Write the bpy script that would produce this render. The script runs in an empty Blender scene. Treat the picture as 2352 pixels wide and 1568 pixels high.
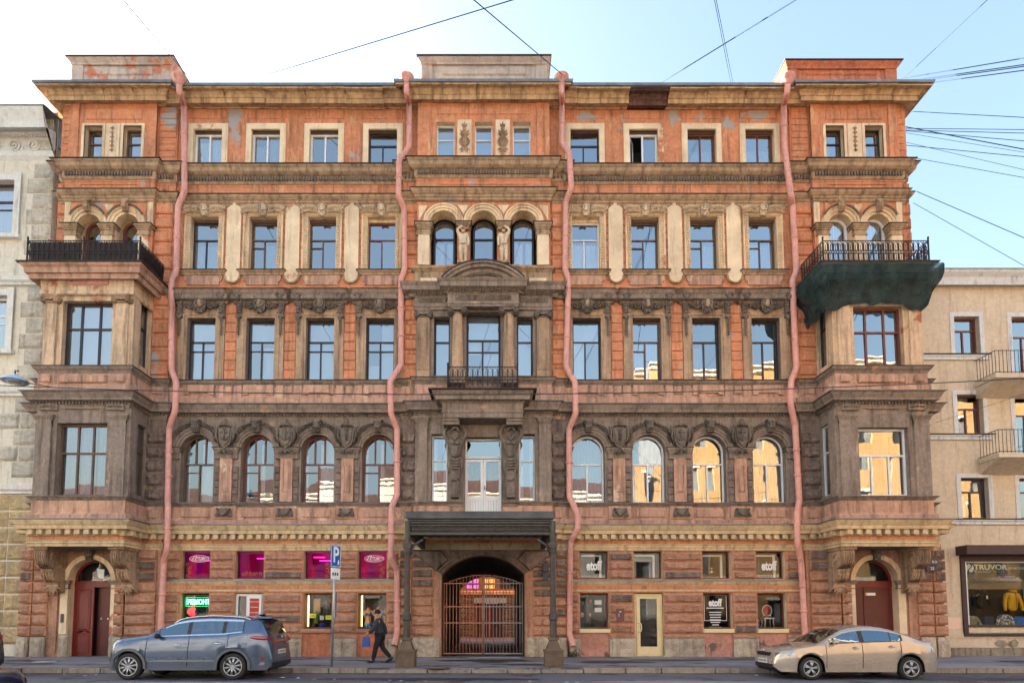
import bpy, math, random
from mathutils import Vector, Matrix, Euler
R = math.radians
random.seed(7)
sc = bpy.context.scene
COL = sc.collection

# ------------------------------------------------------------------ camera
FPX, U0, V0, CX, CY, CZ, TILT = 1415.0, 1138.0, 1312.0, 0.44, -22.0, 1.6, R(4.1)
cam_d = bpy.data.cameras.new("camera")
cam = bpy.data.objects.new("camera", cam_d); COL.objects.link(cam)
cam.location = (CX, CY, CZ)
cam.rotation_euler = (R(90) + TILT, 0, 0)
cam_d.sensor_width = 36
cam_d.lens = FPX / 2352 * 36
cam_d.shift_x = (1176 - U0) / 2352
cam_d.shift_y = (V0 - 784) / 2352
cam_d.clip_start, cam_d.clip_end = 0.1, 2000
sc.camera = cam

# ------------------------------------------------------------------ sky, sun, exposure
SUN_EL, SUN_AZ = R(17), R(-62)          # azimuth measured from +Y towards +X
world = bpy.data.worlds.new("World"); sc.world = world
world.use_nodes = True
wn = world.node_tree.nodes; wl = world.node_tree.links
sky = wn.new("ShaderNodeTexSky"); sky.sky_type = 'NISHITA'
sky.sun_disc = False
sky.sun_elevation = SUN_EL
sky.sun_rotation = SUN_AZ
sky.altitude = 10; sky.air_density = 1.35; sky.dust_density = 5.5; sky.ozone_density = 1.8
wl.new(sky.outputs[0], wn["Background"].inputs[0])
wn["Background"].inputs[1].default_value = 0.08
sd = bpy.data.lights.new("sun", 'SUN'); sd.energy = 5.0; sd.angle = R(0.5); sd.color = (1, .95, .87)
sun = bpy.data.objects.new("sun", sd); COL.objects.link(sun)
to_sun = Vector((math.sin(SUN_AZ) * math.cos(SUN_EL), math.cos(SUN_AZ) * math.cos(SUN_EL), math.sin(SUN_EL)))
sun.rotation_euler = to_sun.to_track_quat('Z', 'Y').to_euler()
sun.location = (-30, 20, 60)
sc.view_settings.view_transform = 'Standard'
sc.view_settings.look = 'None'
sc.view_settings.gamma = 1
sc.view_settings.exposure = 2.98
sc.render.engine = 'CYCLES'
cy = sc.cycles
cy.max_bounces = 8; cy.diffuse_bounces = 3; cy.glossy_bounces = 4; cy.transmission_bounces = 4; cy.transparent_max_bounces = 8
cy.caustics_reflective = False; cy.caustics_refractive = False
cy.use_denoising = True
cy.sample_clamp_indirect = 6

# ------------------------------------------------------------------ measuring: reading of the photograph -> metres
def ray(u, v):
    xr, yr = (u - U0) / FPX, -(v - V0) / FPX
    return Vector((xr, math.cos(TILT) - yr * math.sin(TILT), math.sin(TILT) + yr * math.cos(TILT)))
def at(u, v, y=0.0):
    d = ray(u, v); t = (y - CY) / d.y
    return (CX + t * d.x, CZ + t * d.z)
def Z(v, y=0.0): return at(U0, v, y)[1]
def X(u, v, y=0.0): return at(u, v, y)[0]
def at_ground(u, v, z=0.0):
    d = ray(u, v); t = (z - CZ) / d.z
    return (CX + t * d.x, CY + t * d.y)

# ------------------------------------------------------------------ mesh builder
class MB:
    def __init__(s): s.v = []; s.f = []; s.m = []; s.s = []
    def add(s, vs, fs, mi=0, sm=False):
        n = len(s.v); s.v += [tuple(p) for p in vs]
        for f in fs: s.f.append([i + n for i in f]); s.m.append(mi); s.s.append(sm)
    def box(s, x0, x1, y0, y1, z0, z1, mi=0):
        s.add([(x0,y0,z0),(x1,y0,z0),(x1,y1,z0),(x0,y1,z0),(x0,y0,z1),(x1,y0,z1),(x1,y1,z1),(x0,y1,z1)],
              [(0,1,5,4),(1,2,6,5),(2,3,7,6),(3,0,4,7),(4,5,6,7),(3,2,1,0)], mi)
    def cbox(s, x0, x1, yf, yb, z0, z1, c, mi=0):
        """block whose front (at yf) has chamfered edges"""
        cc = min(c, (x1-x0)*.4, (z1-z0)*.4)
        o = [(x0,z0),(x1,z0),(x1,z1),(x0,z1)]; i = [(x0+cc,z0+cc),(x1-cc,z0+cc),(x1-cc,z1-cc),(x0+cc,z1-cc)]
        vs = [(x,yb,z) for x,z in o] + [(x,yf+c,z) for x,z in o] + [(x,yf,z) for x,z in i]
        fs = [(8,9,10,11)]
        for k in range(4):
            j = (k+1) % 4; fs += [(4+k,4+j,8+j,8+k),(k,j,4+j,4+k)]
        s.add(vs, fs, mi)
    def prism(s, poly, yf, yb, mi=0, sm=False):
        """outline poly (x,z), anticlockwise seen from the front, from yf (front) to yb"""
        n = len(poly)
        s.add([(x,yf,z) for x,z in poly] + [(x,yb,z) for x,z in poly], [tuple(range(n))], mi)
        b = len(s.v) - 2*n
        for k in range(n):
            j = (k+1) % n; s.f.append([b+k, b+n+k, b+n+j, b+j]); s.m.append(mi); s.s.append(sm)
    def zprism(s, poly, z0, z1, mi=0):
        n = len(poly)
        s.add([(x,y,z0) for x,y in poly] + [(x,y,z1) for x,y in poly],
              [tuple(range(n,2*n)), tuple(range(n-1,-1,-1))] + [(k,(k+1)%n,n+(k+1)%n,n+k) for k in range(n)], mi)
    def arch(s, cx, cz, r0, r1, yf, yb, a0=0.0, a1=math.pi, n=20, mi=0, soffit=True):
        vs = []; fs = []
        for k in range(n+1):
            a = a0 + (a1-a0)*k/n; c, d = math.cos(a), math.sin(a)
            vs += [(cx+r0*c,yf,cz+r0*d),(cx+r1*c,yf,cz+r1*d),(cx+r0*c,yb,cz+r0*d),(cx+r1*c,yb,cz+r1*d)]
        for k in range(n):
            i = 4*k; j = i+4
            fs += [(i,i+1,j+1,j),(i+1,i+3,j+3,j+1)]
            if soffit: fs.append((i+2,i,j,j+2))
        fs += [(0,2,3,1),(4*n,4*n+1,4*n+3,4*n+2)]
        s.add(vs, fs, mi)
    def tube(s, pts, r, n=8, mi=0, caps=True, sm=True, closed=False):
        pts = [Vector(p) for p in pts]; N = len(pts)
        rr = r if isinstance(r, (list, tuple)) else [r]*N
        vs = []; ref = None
        for k, p in enumerate(pts):
            a = pts[k-1] if k else (pts[-1] if closed else p); b = pts[(k+1) % N] if (k < N-1 or closed) else p
            d = (b-a)
            if d.length < 1e-9: d = Vector((0,0,1))
            d.normalize()
            if ref is None:
                ref = Vector((0,1,0)) if abs(d.y) < .9 else Vector((1,0,0))
            e1 = (ref - d*ref.dot(d)).normalized(); e2 = d.cross(e1); ref = e1
            for q in range(n):
                t = 2*math.pi*(q+.5)/n
                vs.append(p + (e1*math.cos(t) + e2*math.sin(t))*rr[k])
        fs = []
        for k in range(N if closed else N-1):
            for q in range(n):
                w = (q+1) % n; k2 = (k+1) % N
                fs.append((k*n+q, k*n+w, k2*n+w, k2*n+q))
        if caps and not closed: fs += [tuple(range(n-1,-1,-1)), tuple(range((N-1)*n, N*n))]
        s.add(vs, fs, mi, sm)
    def lathe(s, prof, c=(0,0,0), n=24, axis='z', mi=0, sm=True, flute=None):
        """profile [(radius, height)]; flute = (count, depth)"""
        vs = []
        for r, h in prof:
            for q in range(n):
                t = 2*math.pi*q/n; k = r
                if flute and r > 0: k = r*(1 - flute[1]*abs(math.cos(flute[0]*t/2))**3)
                a, b = k*math.cos(t), k*math.sin(t)
                vs.append((c[0]+a, c[1]+b, c[2]+h) if axis == 'z' else (c[0]+a, c[1]+h, c[2]+b))
        fs = []
        for k in range(len(prof)-1):
            for q in range(n):
                w = (q+1) % n
                f = (k*n+q, k*n+w, (k+1)*n+w, (k+1)*n+q)
                fs.append(f if axis == 'z' else f[::-1])
        m = len(prof)-1
        fs += [tuple(range(n-1,-1,-1)), tuple(range(m*n, m*n+n))]
        s.add(vs, fs, mi, sm)
    def ell(s, c, r, n=10, m=6, rot=0.0, mi=0):
        """ellipsoid; rot turns it in the x-z plane"""
        vs = []; fs = []; cr, sr = math.cos(rot), math.sin(rot)
        def put(x, y, z): vs.append((c[0]+x*cr-z*sr, c[1]+y, c[2]+x*sr+z*cr))
        put(0,0,r[2])
        for i in range(1, m):
            p = math.pi*i/m
            for j in range(n):
                t = 2*math.pi*j/n; put(r[0]*math.sin(p)*math.cos(t), r[1]*math.sin(p)*math.sin(t), r[2]*math.cos(p))
        put(0,0,-r[2])
        for j in range(n):
            k = (j+1) % n; fs.append((0,1+j,1+k))
            for i in range(m-2):
                a = 1+i*n; fs.append((a+j,a+n+j,a+n+k,a+k))
            a = 1+(m-2)*n; fs.append((a+j,a+n,a+k))
        s.add(vs, fs, mi, True)
    def leaf(s, x, z, y, ang, L, w, h=.02, mi=0):
        c, d = math.cos(ang), math.sin(ang)
        def P(a, b, o): return (x+a*c-b*d, y-o, z+a*d+b*c)
        s.add([P(0,0,0),P(.45*L,w/2,.2*h),P(L,0,h*.6),P(.45*L,-w/2,.2*h),P(.45*L,0,h)],
              [(0,3,4),(3,2,4),(2,1,4),(1,0,4)], mi)
    def scroll(s, x, z, y, r, turns=1.6, a0=0.0, d=1, th=.02, n=26, mi=0):
        pts = []; rr = []
        for k in range(n+1):
            t = k/n; a = a0 + d*turns*2*math.pi*t; q = r*(1-t*.86)
            pts.append((x+q*math.cos(a), y-.01*t, z+q*math.sin(a))); rr.append(th*(1-.45*t))
        s.tube(pts, rr, 5, mi)
        s.ell((x,y-.015,z), (th*1.2,th*1.1,th*1.2), 6, 4, 0, mi)
    def sweep(s, prof, path, mi=0, caps=True, sm=False):
        """moulding: prof = [(out, z)] from bottom to top, path = plan points from left to right"""
        P = [Vector((a,b)) for a,b in path]; N = len(P); M = len(prof); vs = []
        nr = []
        for k in range(N-1):
            d = (P[k+1]-P[k]).normalized(); nr.append(Vector((d.y,-d.x)))
        for k in range(N):
            if k == 0: o = nr[0]
            elif k == N-1: o = nr[-1]
            else:
                o = nr[k-1] + nr[k]
                o = o / max(.3, (1 + nr[k-1].dot(nr[k])))
            for q, z in prof: vs.append((P[k].x+o.x*q, P[k].y+o.y*q, z))
        fs = []
        for k in range(N-1):
            for i in range(M-1):
                a = k*M+i; b = a+M
                fs.append((a, b, b+1, a+1))
        if caps: fs += [tuple(range(M)), tuple(range(N*M-1, (N-1)*M-1, -1))]
        s.add(vs, fs, mi, sm)
    def wall(s, x0, x1, z0, z1, y, holes=(), depth=.25, mi=0, ri=None):
        """sheet at y with openings (x0,x1,z0,z1,rise): rise 0 = square head, r = arched; reveals go back by depth"""
        xs = sorted({x0,x1} | {h[0] for h in holes} | {h[1] for h in holes})
        zs = sorted({z0,z1} | {h[2] for h in holes} | {h[3] for h in holes})
        xs = [x for x in xs if x0-1e-6 <= x <= x1+1e-6]; zs = [z for z in zs if z0-1e-6 <= z <= z1+1e-6]
        for a, b in zip(xs, xs[1:]):
            for c, d in zip(zs, zs[1:]):
                mx, mz = (a+b)/2, (c+d)/2
                if any(h[0] < mx < h[1] and h[2] < mz < h[3] for h in holes): continue
                s.add([(a,y,c),(b,y,c),(b,y,d),(a,y,d)], [(0,1,2,3)], mi)
        ri = mi if ri is None else ri
        for h in holes:
            hx0,hx1,hz0,hz1 = h[:4]; rise = h[4] if len(h) > 4 else 0
            out = arc_outline(hx0,hx1,hz0,hz1,rise)
            n = len(out)
            s.add([(x,y,z) for x,z in out] + [(x,y+depth,z) for x,z in out],
                  [((k+1)%n, k, n+k, n+(k+1)%n) for k in range(n)], ri)
            if rise:
                arc = out[2:] ; top = arc[:len(arc)]
                mid = len(top)//2
                s.add([(hx1,y,hz1)] + [(x,y,z) for x,z in top[:mid+1]], [(0,k+2,k+1) for k in range(mid)], mi)
                s.add([(hx0,y,hz1)] + [(x,y,z) for x,z in top[mid:]], [(0,k+2,k+1) for k in range(len(top)-mid-1)], mi)

def arc_outline(x0, x1, z0, z1, rise, n=16):
    """outline of an opening, anticlockwise from the lower left"""
    if not rise: return [(x0,z0),(x1,z0),(x1,z1),(x0,z1)]
    hw = (x1-x0)/2; rad = (hw*hw + rise*rise)/(2*rise); cx, cz = (x0+x1)/2, z1-rad
    a = math.asin(min(1, hw/rad))
    return [(x0,z0),(x1,z0)] + [(cx+rad*math.sin(a*(1-2*k/n)), cz+rad*math.cos(a*(1-2*k/n))) for k in range(n+1)]

# ------------------------------------------------------------------ objects
WORLD = {}
def mesh_of(mb, name, mats):
    me = bpy.data.meshes.new(name); me.from_pydata(mb.v, [], mb.f)
    for m in (mats if isinstance(mats, (list, tuple)) else [mats]): me.materials.append(m)
    me.polygons.foreach_set("material_index", mb.m)
    me.polygons.foreach_set("use_smooth", mb.s)
    me.update(); return me
def link(o, parent, loc):
    COL.objects.link(o); WORLD[o.name] = Vector(loc)
    if parent is not None:
        o.parent = parent; o.location = Vector(loc) - WORLD[parent.name]
    else: o.location = loc
    return o
def part(mb, name, mats, parent=None, origin=None):
    if origin is None:
        xs, ys, zs = zip(*mb.v)
        origin = ((min(xs)+max(xs))/2, (min(ys)+max(ys))/2, (min(zs)+max(zs))/2)
    mb.v = [(a-origin[0], b-origin[1], c-origin[2]) for a,b,c in mb.v]
    return link(bpy.data.objects.new(name, mesh_of(mb, name, mats)), parent, origin)
def inst(name, me, parent, loc, scale=(1,1,1), rot=(0,0,0)):
    o = bpy.data.objects.new(name, me); link(o, parent, loc); o.scale = scale; o.rotation_euler = rot
    return o
def tag(o, label, cat, group=None):
    o['label'] = label; o['category'] = cat
    if group: o['group'] = group
    return o
def root(name, loc, label, cat, group=None):
    o = bpy.data.objects.new(name, None); o.empty_display_size = .2
    link(o, None, loc); return tag(o, label, cat, group)
def structure(o): o['kind'] = 'structure'; return o
def stuff(o): o['kind'] = 'stuff'; return o
def copy_tree(o, parent, loc):
    c = o.copy(); link(c, parent, loc)
    for ch in list(o.children):
        copy_tree(ch, c, Vector(loc) + (WORLD[ch.name] - WORLD[o.name]))
    return c
def text_mesh(txt, size, mat, depth=.004, align='CENTER', sx=1.0, shear=0.0, bold=0.0):
    cu = bpy.data.curves.new("lettering", 'FONT'); cu.body = txt; cu.size = size; cu.align_x = align; cu.align_y = 'CENTER'
    cu.extrude = depth; cu.resolution_u = 3; cu.shear = shear; cu.offset = bold
    ob = bpy.data.objects.new("lettering", cu)
    me = bpy.data.meshes.new_from_object(ob)
    bpy.data.objects.remove(ob); bpy.data.curves.remove(cu)
    me.transform(Matrix.Rotation(R(90), 4, 'X') @ Matrix.Diagonal((sx,1,1,1)))
    me.materials.clear(); me.materials.append(mat); me.name = "lettering"
    return me

# ------------------------------------------------------------------ materials
def srgb(r, g, b):
    f = lambda c: (c/255/12.92 if c/255 <= .04045 else ((c/255+.055)/1.055)**2.4)
    return (f(r), f(g), f(b), 1)
def new_mat(name):
    m = bpy.data.materials.new(name); m.use_nodes = True
    return m, m.node_tree.nodes, m.node_tree.links, m.node_tree.nodes["Principled BSDF"]
def N(nodes, t, **kw):
    n = nodes.new(t)
    for k, v in kw.items():
        if k in n.inputs: n.inputs[k].default_value = v
        else: setattr(n, k, v)
    return n
def mixc(ns, ls, fac, a, b, bt='MIX'):
    n = ns.new("ShaderNodeMix"); n.data_type = 'RGBA'; n.blend_type = bt
    for sock, val in ((n.inputs[0], fac), (n.inputs[6], a), (n.inputs[7], b)):
        if hasattr(val, 'is_linked'): ls.new(val, sock)
        else: sock.default_value = val
    return n.outputs[2]
def ramp(ns, ls, src, p0, p1, c0=(0,0,0,1), c1=(1,1,1,1)):
    n = ns.new("ShaderNodeValToRGB"); n.color_ramp.elements[0].position = p0; n.color_ramp.elements[1].position = p1
    n.color_ramp.elements[0].color = c0; n.color_ramp.elements[1].color = c1
    ls.new(src, n.inputs[0]); return n.outputs[0]
def noise(ns, ls, scale, detail=4, rough=.6, stretch=None, seed=0.0):
    g = ns.new("ShaderNodeNewGeometry"); mp = ns.new("ShaderNodeMapping")
    ls.new(g.outputs['Position'], mp.inputs[0])
    mp.inputs['Location'].default_value = (seed*7.3, seed*3.1, seed*5.7)
    if stretch: mp.inputs['Scale'].default_value = stretch
    t = N(ns, "ShaderNodeTexNoise", Scale=scale, Detail=detail, Roughness=rough)
    ls.new(mp.outputs[0], t.inputs['Vector']); return t.outputs[0]
MATS = {}
def scale_node(ns, ls, src, k):
    m = ns.new('ShaderNodeMath'); m.operation = 'MULTIPLY'; m.inputs[1].default_value = k; ls.new(src, m.inputs[0]); return m.outputs[0]
def plaster(name, col, soot=.3, peel=0.0, peelc=(150,145,140), sootc=(58,48,42), fine=40, bump=.25, rough=.9, var=.16, light=0.0, seed=1.0, peels=.9, spots=(), grit=.18):
    """weathered paint on stone or render: blotches, rain streaks of soot, patches where the coat has fallen off"""
    m, ns, ls, bs = new_mat(name)
    base = srgb(*col)
    dk = tuple(c*(1-var*1.6) for c in base[:3]) + (1,); lt = tuple(min(1,c*(1+var)) for c in base[:3]) + (1,)
    c = mixc(ns, ls, ramp(ns, ls, noise(ns, ls, .9, 5, .65, None, seed), .32, .68), dk, lt)
    c = mixc(ns, ls, ramp(ns, ls, noise(ns, ls, 7, 7, .78, None, seed+13), .36, .64), mixc(ns, ls, grit, c, (.03,.022,.018,1)), mixc(ns, ls, .10, c, (1,.94,.87,1)))
    if light:
        c = mixc(ns, ls, ramp(ns, ls, noise(ns, ls, 1.4, 7, .72, (2.6,2.6,.7), seed+4), .62-.1*light, .74), c, srgb(232,196,150))
    if soot:
        st = ramp(ns, ls, noise(ns, ls, 1.0, 6, .7, (5.0,5.0,.45), seed+2), .57-.22*soot, .80-.2*soot)
        mul = ns.new("ShaderNodeMath"); mul.operation = 'MULTIPLY'; mul.inputs[1].default_value = .82; ls.new(st, mul.inputs[0])
        c = mixc(ns, ls, mul.outputs[0], c, srgb(*sootc))
    if peel:
        pm = ramp(ns, ls, noise(ns, ls, peels, 9, .62, (1,1,.8), seed+9), .655-.2*peel, .70-.2*peel)
        c = mixc(ns, ls, pm, c, srgb(*peelc))
    for (sx,sv,rx,rz,su) in spots:        # places where a whole patch of the coat has come off
        g = ns.new("ShaderNodeNewGeometry"); mp = ns.new("ShaderNodeMapping"); mp.vector_type = 'TEXTURE'; ls.new(g.outputs['Position'], mp.inputs[0])
        px, pz = at(su, sv, 0); mp.inputs['Location'].default_value = (px,0,pz); mp.inputs['Scale'].default_value = (rx,2,rz)
        ln = ns.new("ShaderNodeVectorMath"); ln.operation = 'LENGTH'; ls.new(mp.outputs[0], ln.inputs[0])
        nz = noise(ns, ls, 2.6, 8, .68, None, seed+sv); ad = ns.new("ShaderNodeMath"); ad.operation = 'MULTIPLY_ADD'; ls.new(nz, ad.inputs[0]); ad.inputs[1].default_value = 3.4; ls.new(ln.outputs['Value'], ad.inputs[2])
        c = mixc(ns, ls, ramp(ns, ls, ad.outputs[0], 2.30/4, 2.42/4, (1,1,1,1), (0,0,0,1)) if False else ramp(ns, ls, scale_node(ns, ls, ad.outputs[0], .25), .56, .60, (1,1,1,1), (0,0,0,1)), c, srgb(*peelc))
    f = noise(ns, ls, fine, 4, .7)
    c = mixc(ns, ls, ramp(ns, ls, f, .3, .7), mixc(ns, ls, .22, c, (0.02,.016,.012,1)), c)
    ls.new(c, bs.inputs['Base Color']); bs.inputs['Roughness'].default_value = rough
    bs.inputs['Specular IOR Level'].default_value = .25
    bp = N(ns, "ShaderNodeBump", Strength=bump, Distance=.02); ls.new(f, bp.inputs['Height']); ls.new(bp.outputs[0], bs.inputs['Normal'])
    MATS[name] = m; return m
def plain(name, col, rough=.5, metal=0.0, var=.1, scale=6, spec=.5, coat=0.0, emit=None, bump=0.0):
    m, ns, ls, bs = new_mat(name)
    b = srgb(*col)
    if var:
        c = mixc(ns, ls, ramp(ns, ls, noise(ns, ls, scale, 5, .6), .3, .7), tuple(k*(1-var) for k in b[:3])+(1,), tuple(min(1,k*(1+var)) for k in b[:3])+(1,))
        ls.new(c, bs.inputs['Base Color'])
    else: bs.inputs['Base Color'].default_value = b
    bs.inputs['Roughness'].default_value = rough; bs.inputs['Metallic'].default_value = metal
    bs.inputs['Specular IOR Level'].default_value = spec; bs.inputs['Coat Weight'].default_value = coat
    if emit: bs.inputs['Emission Color'].default_value = b; bs.inputs['Emission Strength'].default_value = emit
    if bump:
        bp = N(ns, "ShaderNodeBump", Strength=bump, Distance=.01); ls.new(noise(ns, ls, scale*6, 3), bp.inputs['Height']); ls.new(bp.outputs[0], bs.inputs['Normal'])
    MATS[name] = m; return m
def glass(name, refl=.4, tint=(.75,.8,.85), wave=.0, rough=.015, gcol=(1,1,1), blend=.3):
    m, ns, ls, bs = new_mat(name); ns.remove(bs)
    out = ns["Material Output"]
    tr = N(ns, "ShaderNodeBsdfTransparent"); tr.inputs[0].default_value = tint + (1,)
    gl = N(ns, "ShaderNodeBsdfAnisotropic"); gl.inputs['Roughness'].default_value = rough; gl.inputs[0].default_value = gcol + (1,)
    fr = N(ns, "ShaderNodeLayerWeight", Blend=blend)
    ad = ns.new("ShaderNodeMath"); ad.operation = 'MULTIPLY_ADD'; ls.new(fr.outputs['Fresnel'], ad.inputs[0]); ad.inputs[1].default_value = 1-refl; ad.inputs[2].default_value = refl
    ad.use_clamp = True
    mx = ns.new("ShaderNodeMixShader"); ls.new(ad.outputs[0], mx.inputs[0]); ls.new(tr.outputs[0], mx.inputs[1]); ls.new(gl.outputs[0], mx.inputs[2])
    if wave:
        bp = N(ns, "ShaderNodeBump", Strength=wave, Distance=.05); ls.new(noise(ns, ls, 1.6, 2, .5), bp.inputs['Height']); ls.new(bp.outputs[0], gl.inputs['Normal'])
    ls.new(mx.outputs[0], out.inputs[0]); MATS[name] = m; return m

ORANGE = plaster("orange_render", (224,142,96), .26, .2, (168,162,160), sootc=(92,66,54), light=.6, seed=1)
ORANGE_B = plaster("orange_render_worn", (222,140,96), .3, .12, (172,166,164), sootc=(100,70,54), light=.55, seed=6, spots=[(-9.35,290,.36,1.35,537),(-11.85,278,.5,.62,395),(3.75,269,.55,.22,1345),(9.9,266,.75,.25,1735)])
RUST = plaster("red_brown_stone_paint", (196,142,114), .28, 0, sootc=(112,86,72), fine=22, bump=1.6, seed=3, var=.24)
RUST_D = plaster("sooty_stone_paint", (140,116,104), .5, 0, sootc=(66,60,58), fine=22, bump=1.6, seed=5, var=.26)
BROWN = plaster("sooty_brown_trim", (148,128,114), .42, .08, (196,150,122), sootc=(76,64,58), seed=8, light=.12)
BROWN_P = plaster("worn_pink_brown_trim", (208,158,132), .46, .18, (222,190,164), sootc=(84,70,62), seed=12, light=.3)
GREYB = plaster("dark_sooty_ornament", (124,108,96), .35, 0, sootc=(62,54,50), seed=9, var=.25)
CREAM = plaster("cream_trim", (242,208,168), .3, .1, (196,128,98), sootc=(130,98,72), seed=14, grit=.08)
CREAM_W = plaster("cream_panel_worn", (246,214,178), .12, .2, (190,122,94), sootc=(150,112,84), seed=17, peels=.7, grit=.06)
OCHRE = plaster("ochre_cornice", (218,178,132), .55, 0, sootc=(104,74,52), seed=20)
OCHRE_L = plaster("pale_ochre_cornice", (226,196,152), .3, 0, sootc=(128,98,70), seed=19)
TAN = plaster("tan_brown_surround", (194,158,126), .5, 0, sootc=(100,82,70), seed=18, light=.1)
FIGST = plaster("pale_carved_stone", (238,210,178), .2, 0, sootc=(124,98,80), fine=30, seed=37, var=.2)
OCHRE_G = plaster("ochre_brown_cornice", (190,156,122), .55, 0, sootc=(86,68,56), seed=21)
DIRTY = plaster("grey_peeled_parapet", (208,190,176), .35, .42, (204,130,100), sootc=(130,118,110), seed=23, peels=.8)
PLINTH = plaster("limestone_plinth", (196,178,156), .35, 0, sootc=(96,86,78), fine=16, bump=1.0, seed=26, var=.2)
PATCHY = plaster("pink_render_patched", (206,140,122), .2, .33, (118,98,92), sootc=(110,90,80), seed=29, peels=1.6)
PATCHY_O = plaster("orange_render_patched", (196,110,70), .2, .3, (128,112,104), sootc=(110,90,80), seed=31, peels=1.3)
PIPE = plaster("pink_pipe_paint", (236,164,150), .12, 0, var=.06, rough=.5, bump=.05, seed=33)
METAL = plain("zinc_flashing", (120,122,130), .45, .6, .25, 3)
DARKMETAL = plain("dark_tin_edge", (58,50,48), .6, .3, .3, 3)
ROOF = plain("grey_tin_roof", (150,156,166), .4, .5, .15, 2)
IRON = plain("rusty_black_iron", (52,42,40), .6, .4, .35, 8)
CANOPY = plain("sooty_iron_paint", (74,68,64), .6, .3, .3, 5, bump=.2)
STONE = plaster("carved_stone", (190,152,118), .5, 0, sootc=(84,66,54), fine=30, seed=36, var=.25)
WHITE = plain("white_frame", (226,226,228), .45, 0, .05)
BROWNF = plain("dark_brown_frame", (44,34,38), .4, 0, .15)
OLDF = plain("old_brown_frame", (96,72,58), .6, 0, .25)
REDF = plain("red_brown_frame", (112,56,44), .5, 0, .15)
YELLOWF = plain("cream_yellow_frame", (222,202,154), .5, 0, .06)
GLASS = glass("window_glass", .36, (.74,.79,.84), .015)
GLASS_W = glass("wavy_window_glass", .28, (.72,.76,.8), .025)
SHOPG = glass("shop_glass", .02, (.9,.9,.9))
ROOM = plain("dim_room", (44,46,52), .9, 0, .3, 1)
CURT = plain("white_curtain", (214,220,228), .9, 0, .06, 3)
BLIND = plain("pale_blind", (196,202,212), .9, 0, .04, 2)
NETC = plain("grey_net_curtain", (150,158,172), .9, 0, .1, 9)
DOORR = plain("dark_red_door_paint", (112,34,30), .4, 0, .2, 3)
DOORB = plain("maroon_steel_door", (88,32,28), .45, 0, .15, 3)
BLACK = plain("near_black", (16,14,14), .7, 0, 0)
# ================================================================== the apartment building
BZ = .15
HOUSE = root("apartment_building", (0, 0, BZ), "ornate five storey terracotta apartment house with bay windows, sooty cream trim and four pink drainpipes", "building")
Y0 = 0.0
WX = [3.80, 6.01, 8.20, 10.38]           # window axes of the upper floors of a wing
GX = [3.97, 5.91, 8.37, 10.30]           # ground floor
A, Bx, Cc, Dd, Ee, Ff = 2.45, 2.95, 11.5, 12.2, 15.45, 15.85
PC = 13.82                               # axis of the end pavilions
def plan(oc=.3, os=.13, oi=.1, op=.25, oo=.1, d=Dd, e=Ee, f=Ff, ow=0.0, b=Bx, back=.8):
    half = [(0,oc),(A,oc),(A,os),(b,os),(b,ow),(Cc,ow),(Cc,oi),(d,oi),(d,op),(e,op),(e,oo),(f,oo)]
    r = [(x,-o) for x,o in half[1:]]
    r = [p for k,p in enumerate(r) if k == 0 or p != r[k-1]]
    return [(-f,back)] + [(-x,y) for x,y in r[::-1]] + r + [(f,back)]
def strip_wall(x0, x1, z0, z1, out, mat, holes=(), depth=.25, back=.5, rm=None):
    mb = MB(); mb.wall(x0,x1,z0,z1,-out,holes,depth,0,1 if rm else 0)
    if out:
        for x, s in ((x0,0),(x1,1)):
            q = [(x,-out,z0),(x,back,z0),(x,back,z1),(x,-out,z1)]
            mb.add(q, [(0,1,2,3) if s else (3,2,1,0)])
    return part(mb, "wall", [mat, rm] if rm else mat, HOUSE)
def moulding(name, mat, prof, path, kind=None):
    mb = MB(); mb.sweep(prof, path); o = part(mb, name, mat, HOUSE)
    if kind: o['kind'] = kind
    return o
def dentils(path, out, z0, z1, w, gap, mat, dep=.1, name="dentil_course", skip=None):
    mb = MB()
    for (xa,ya),(xb,yb) in zip(path, path[1:]):
        L = math.hypot(xb-xa, yb-ya)
        if L < w*2: continue
        n = max(1, int(L/(w+gap))); st = L/n; dx,dy = (xb-xa)/L, (yb-ya)/L; nx,ny = dy,-dx
        for k in range(n):
            t = (k+.5)*st
            x, y = xa+dx*t, ya+dy*t
            if skip and skip(x, y): continue
            c = [(x-dx*w/2+nx*q, y-dy*w/2+ny*q) for q in (out-dep, out)] + [(x+dx*w/2+nx*q, y+dy*w/2+ny*q) for q in (out, out-dep)]
            mb.zprism([c[0],c[3],c[2],c[1]][::-1] if False else [c[1],c[2],c[3],c[0]], z0, z1)
    return stuff(part(mb, name, mat, HOUSE))

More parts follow.
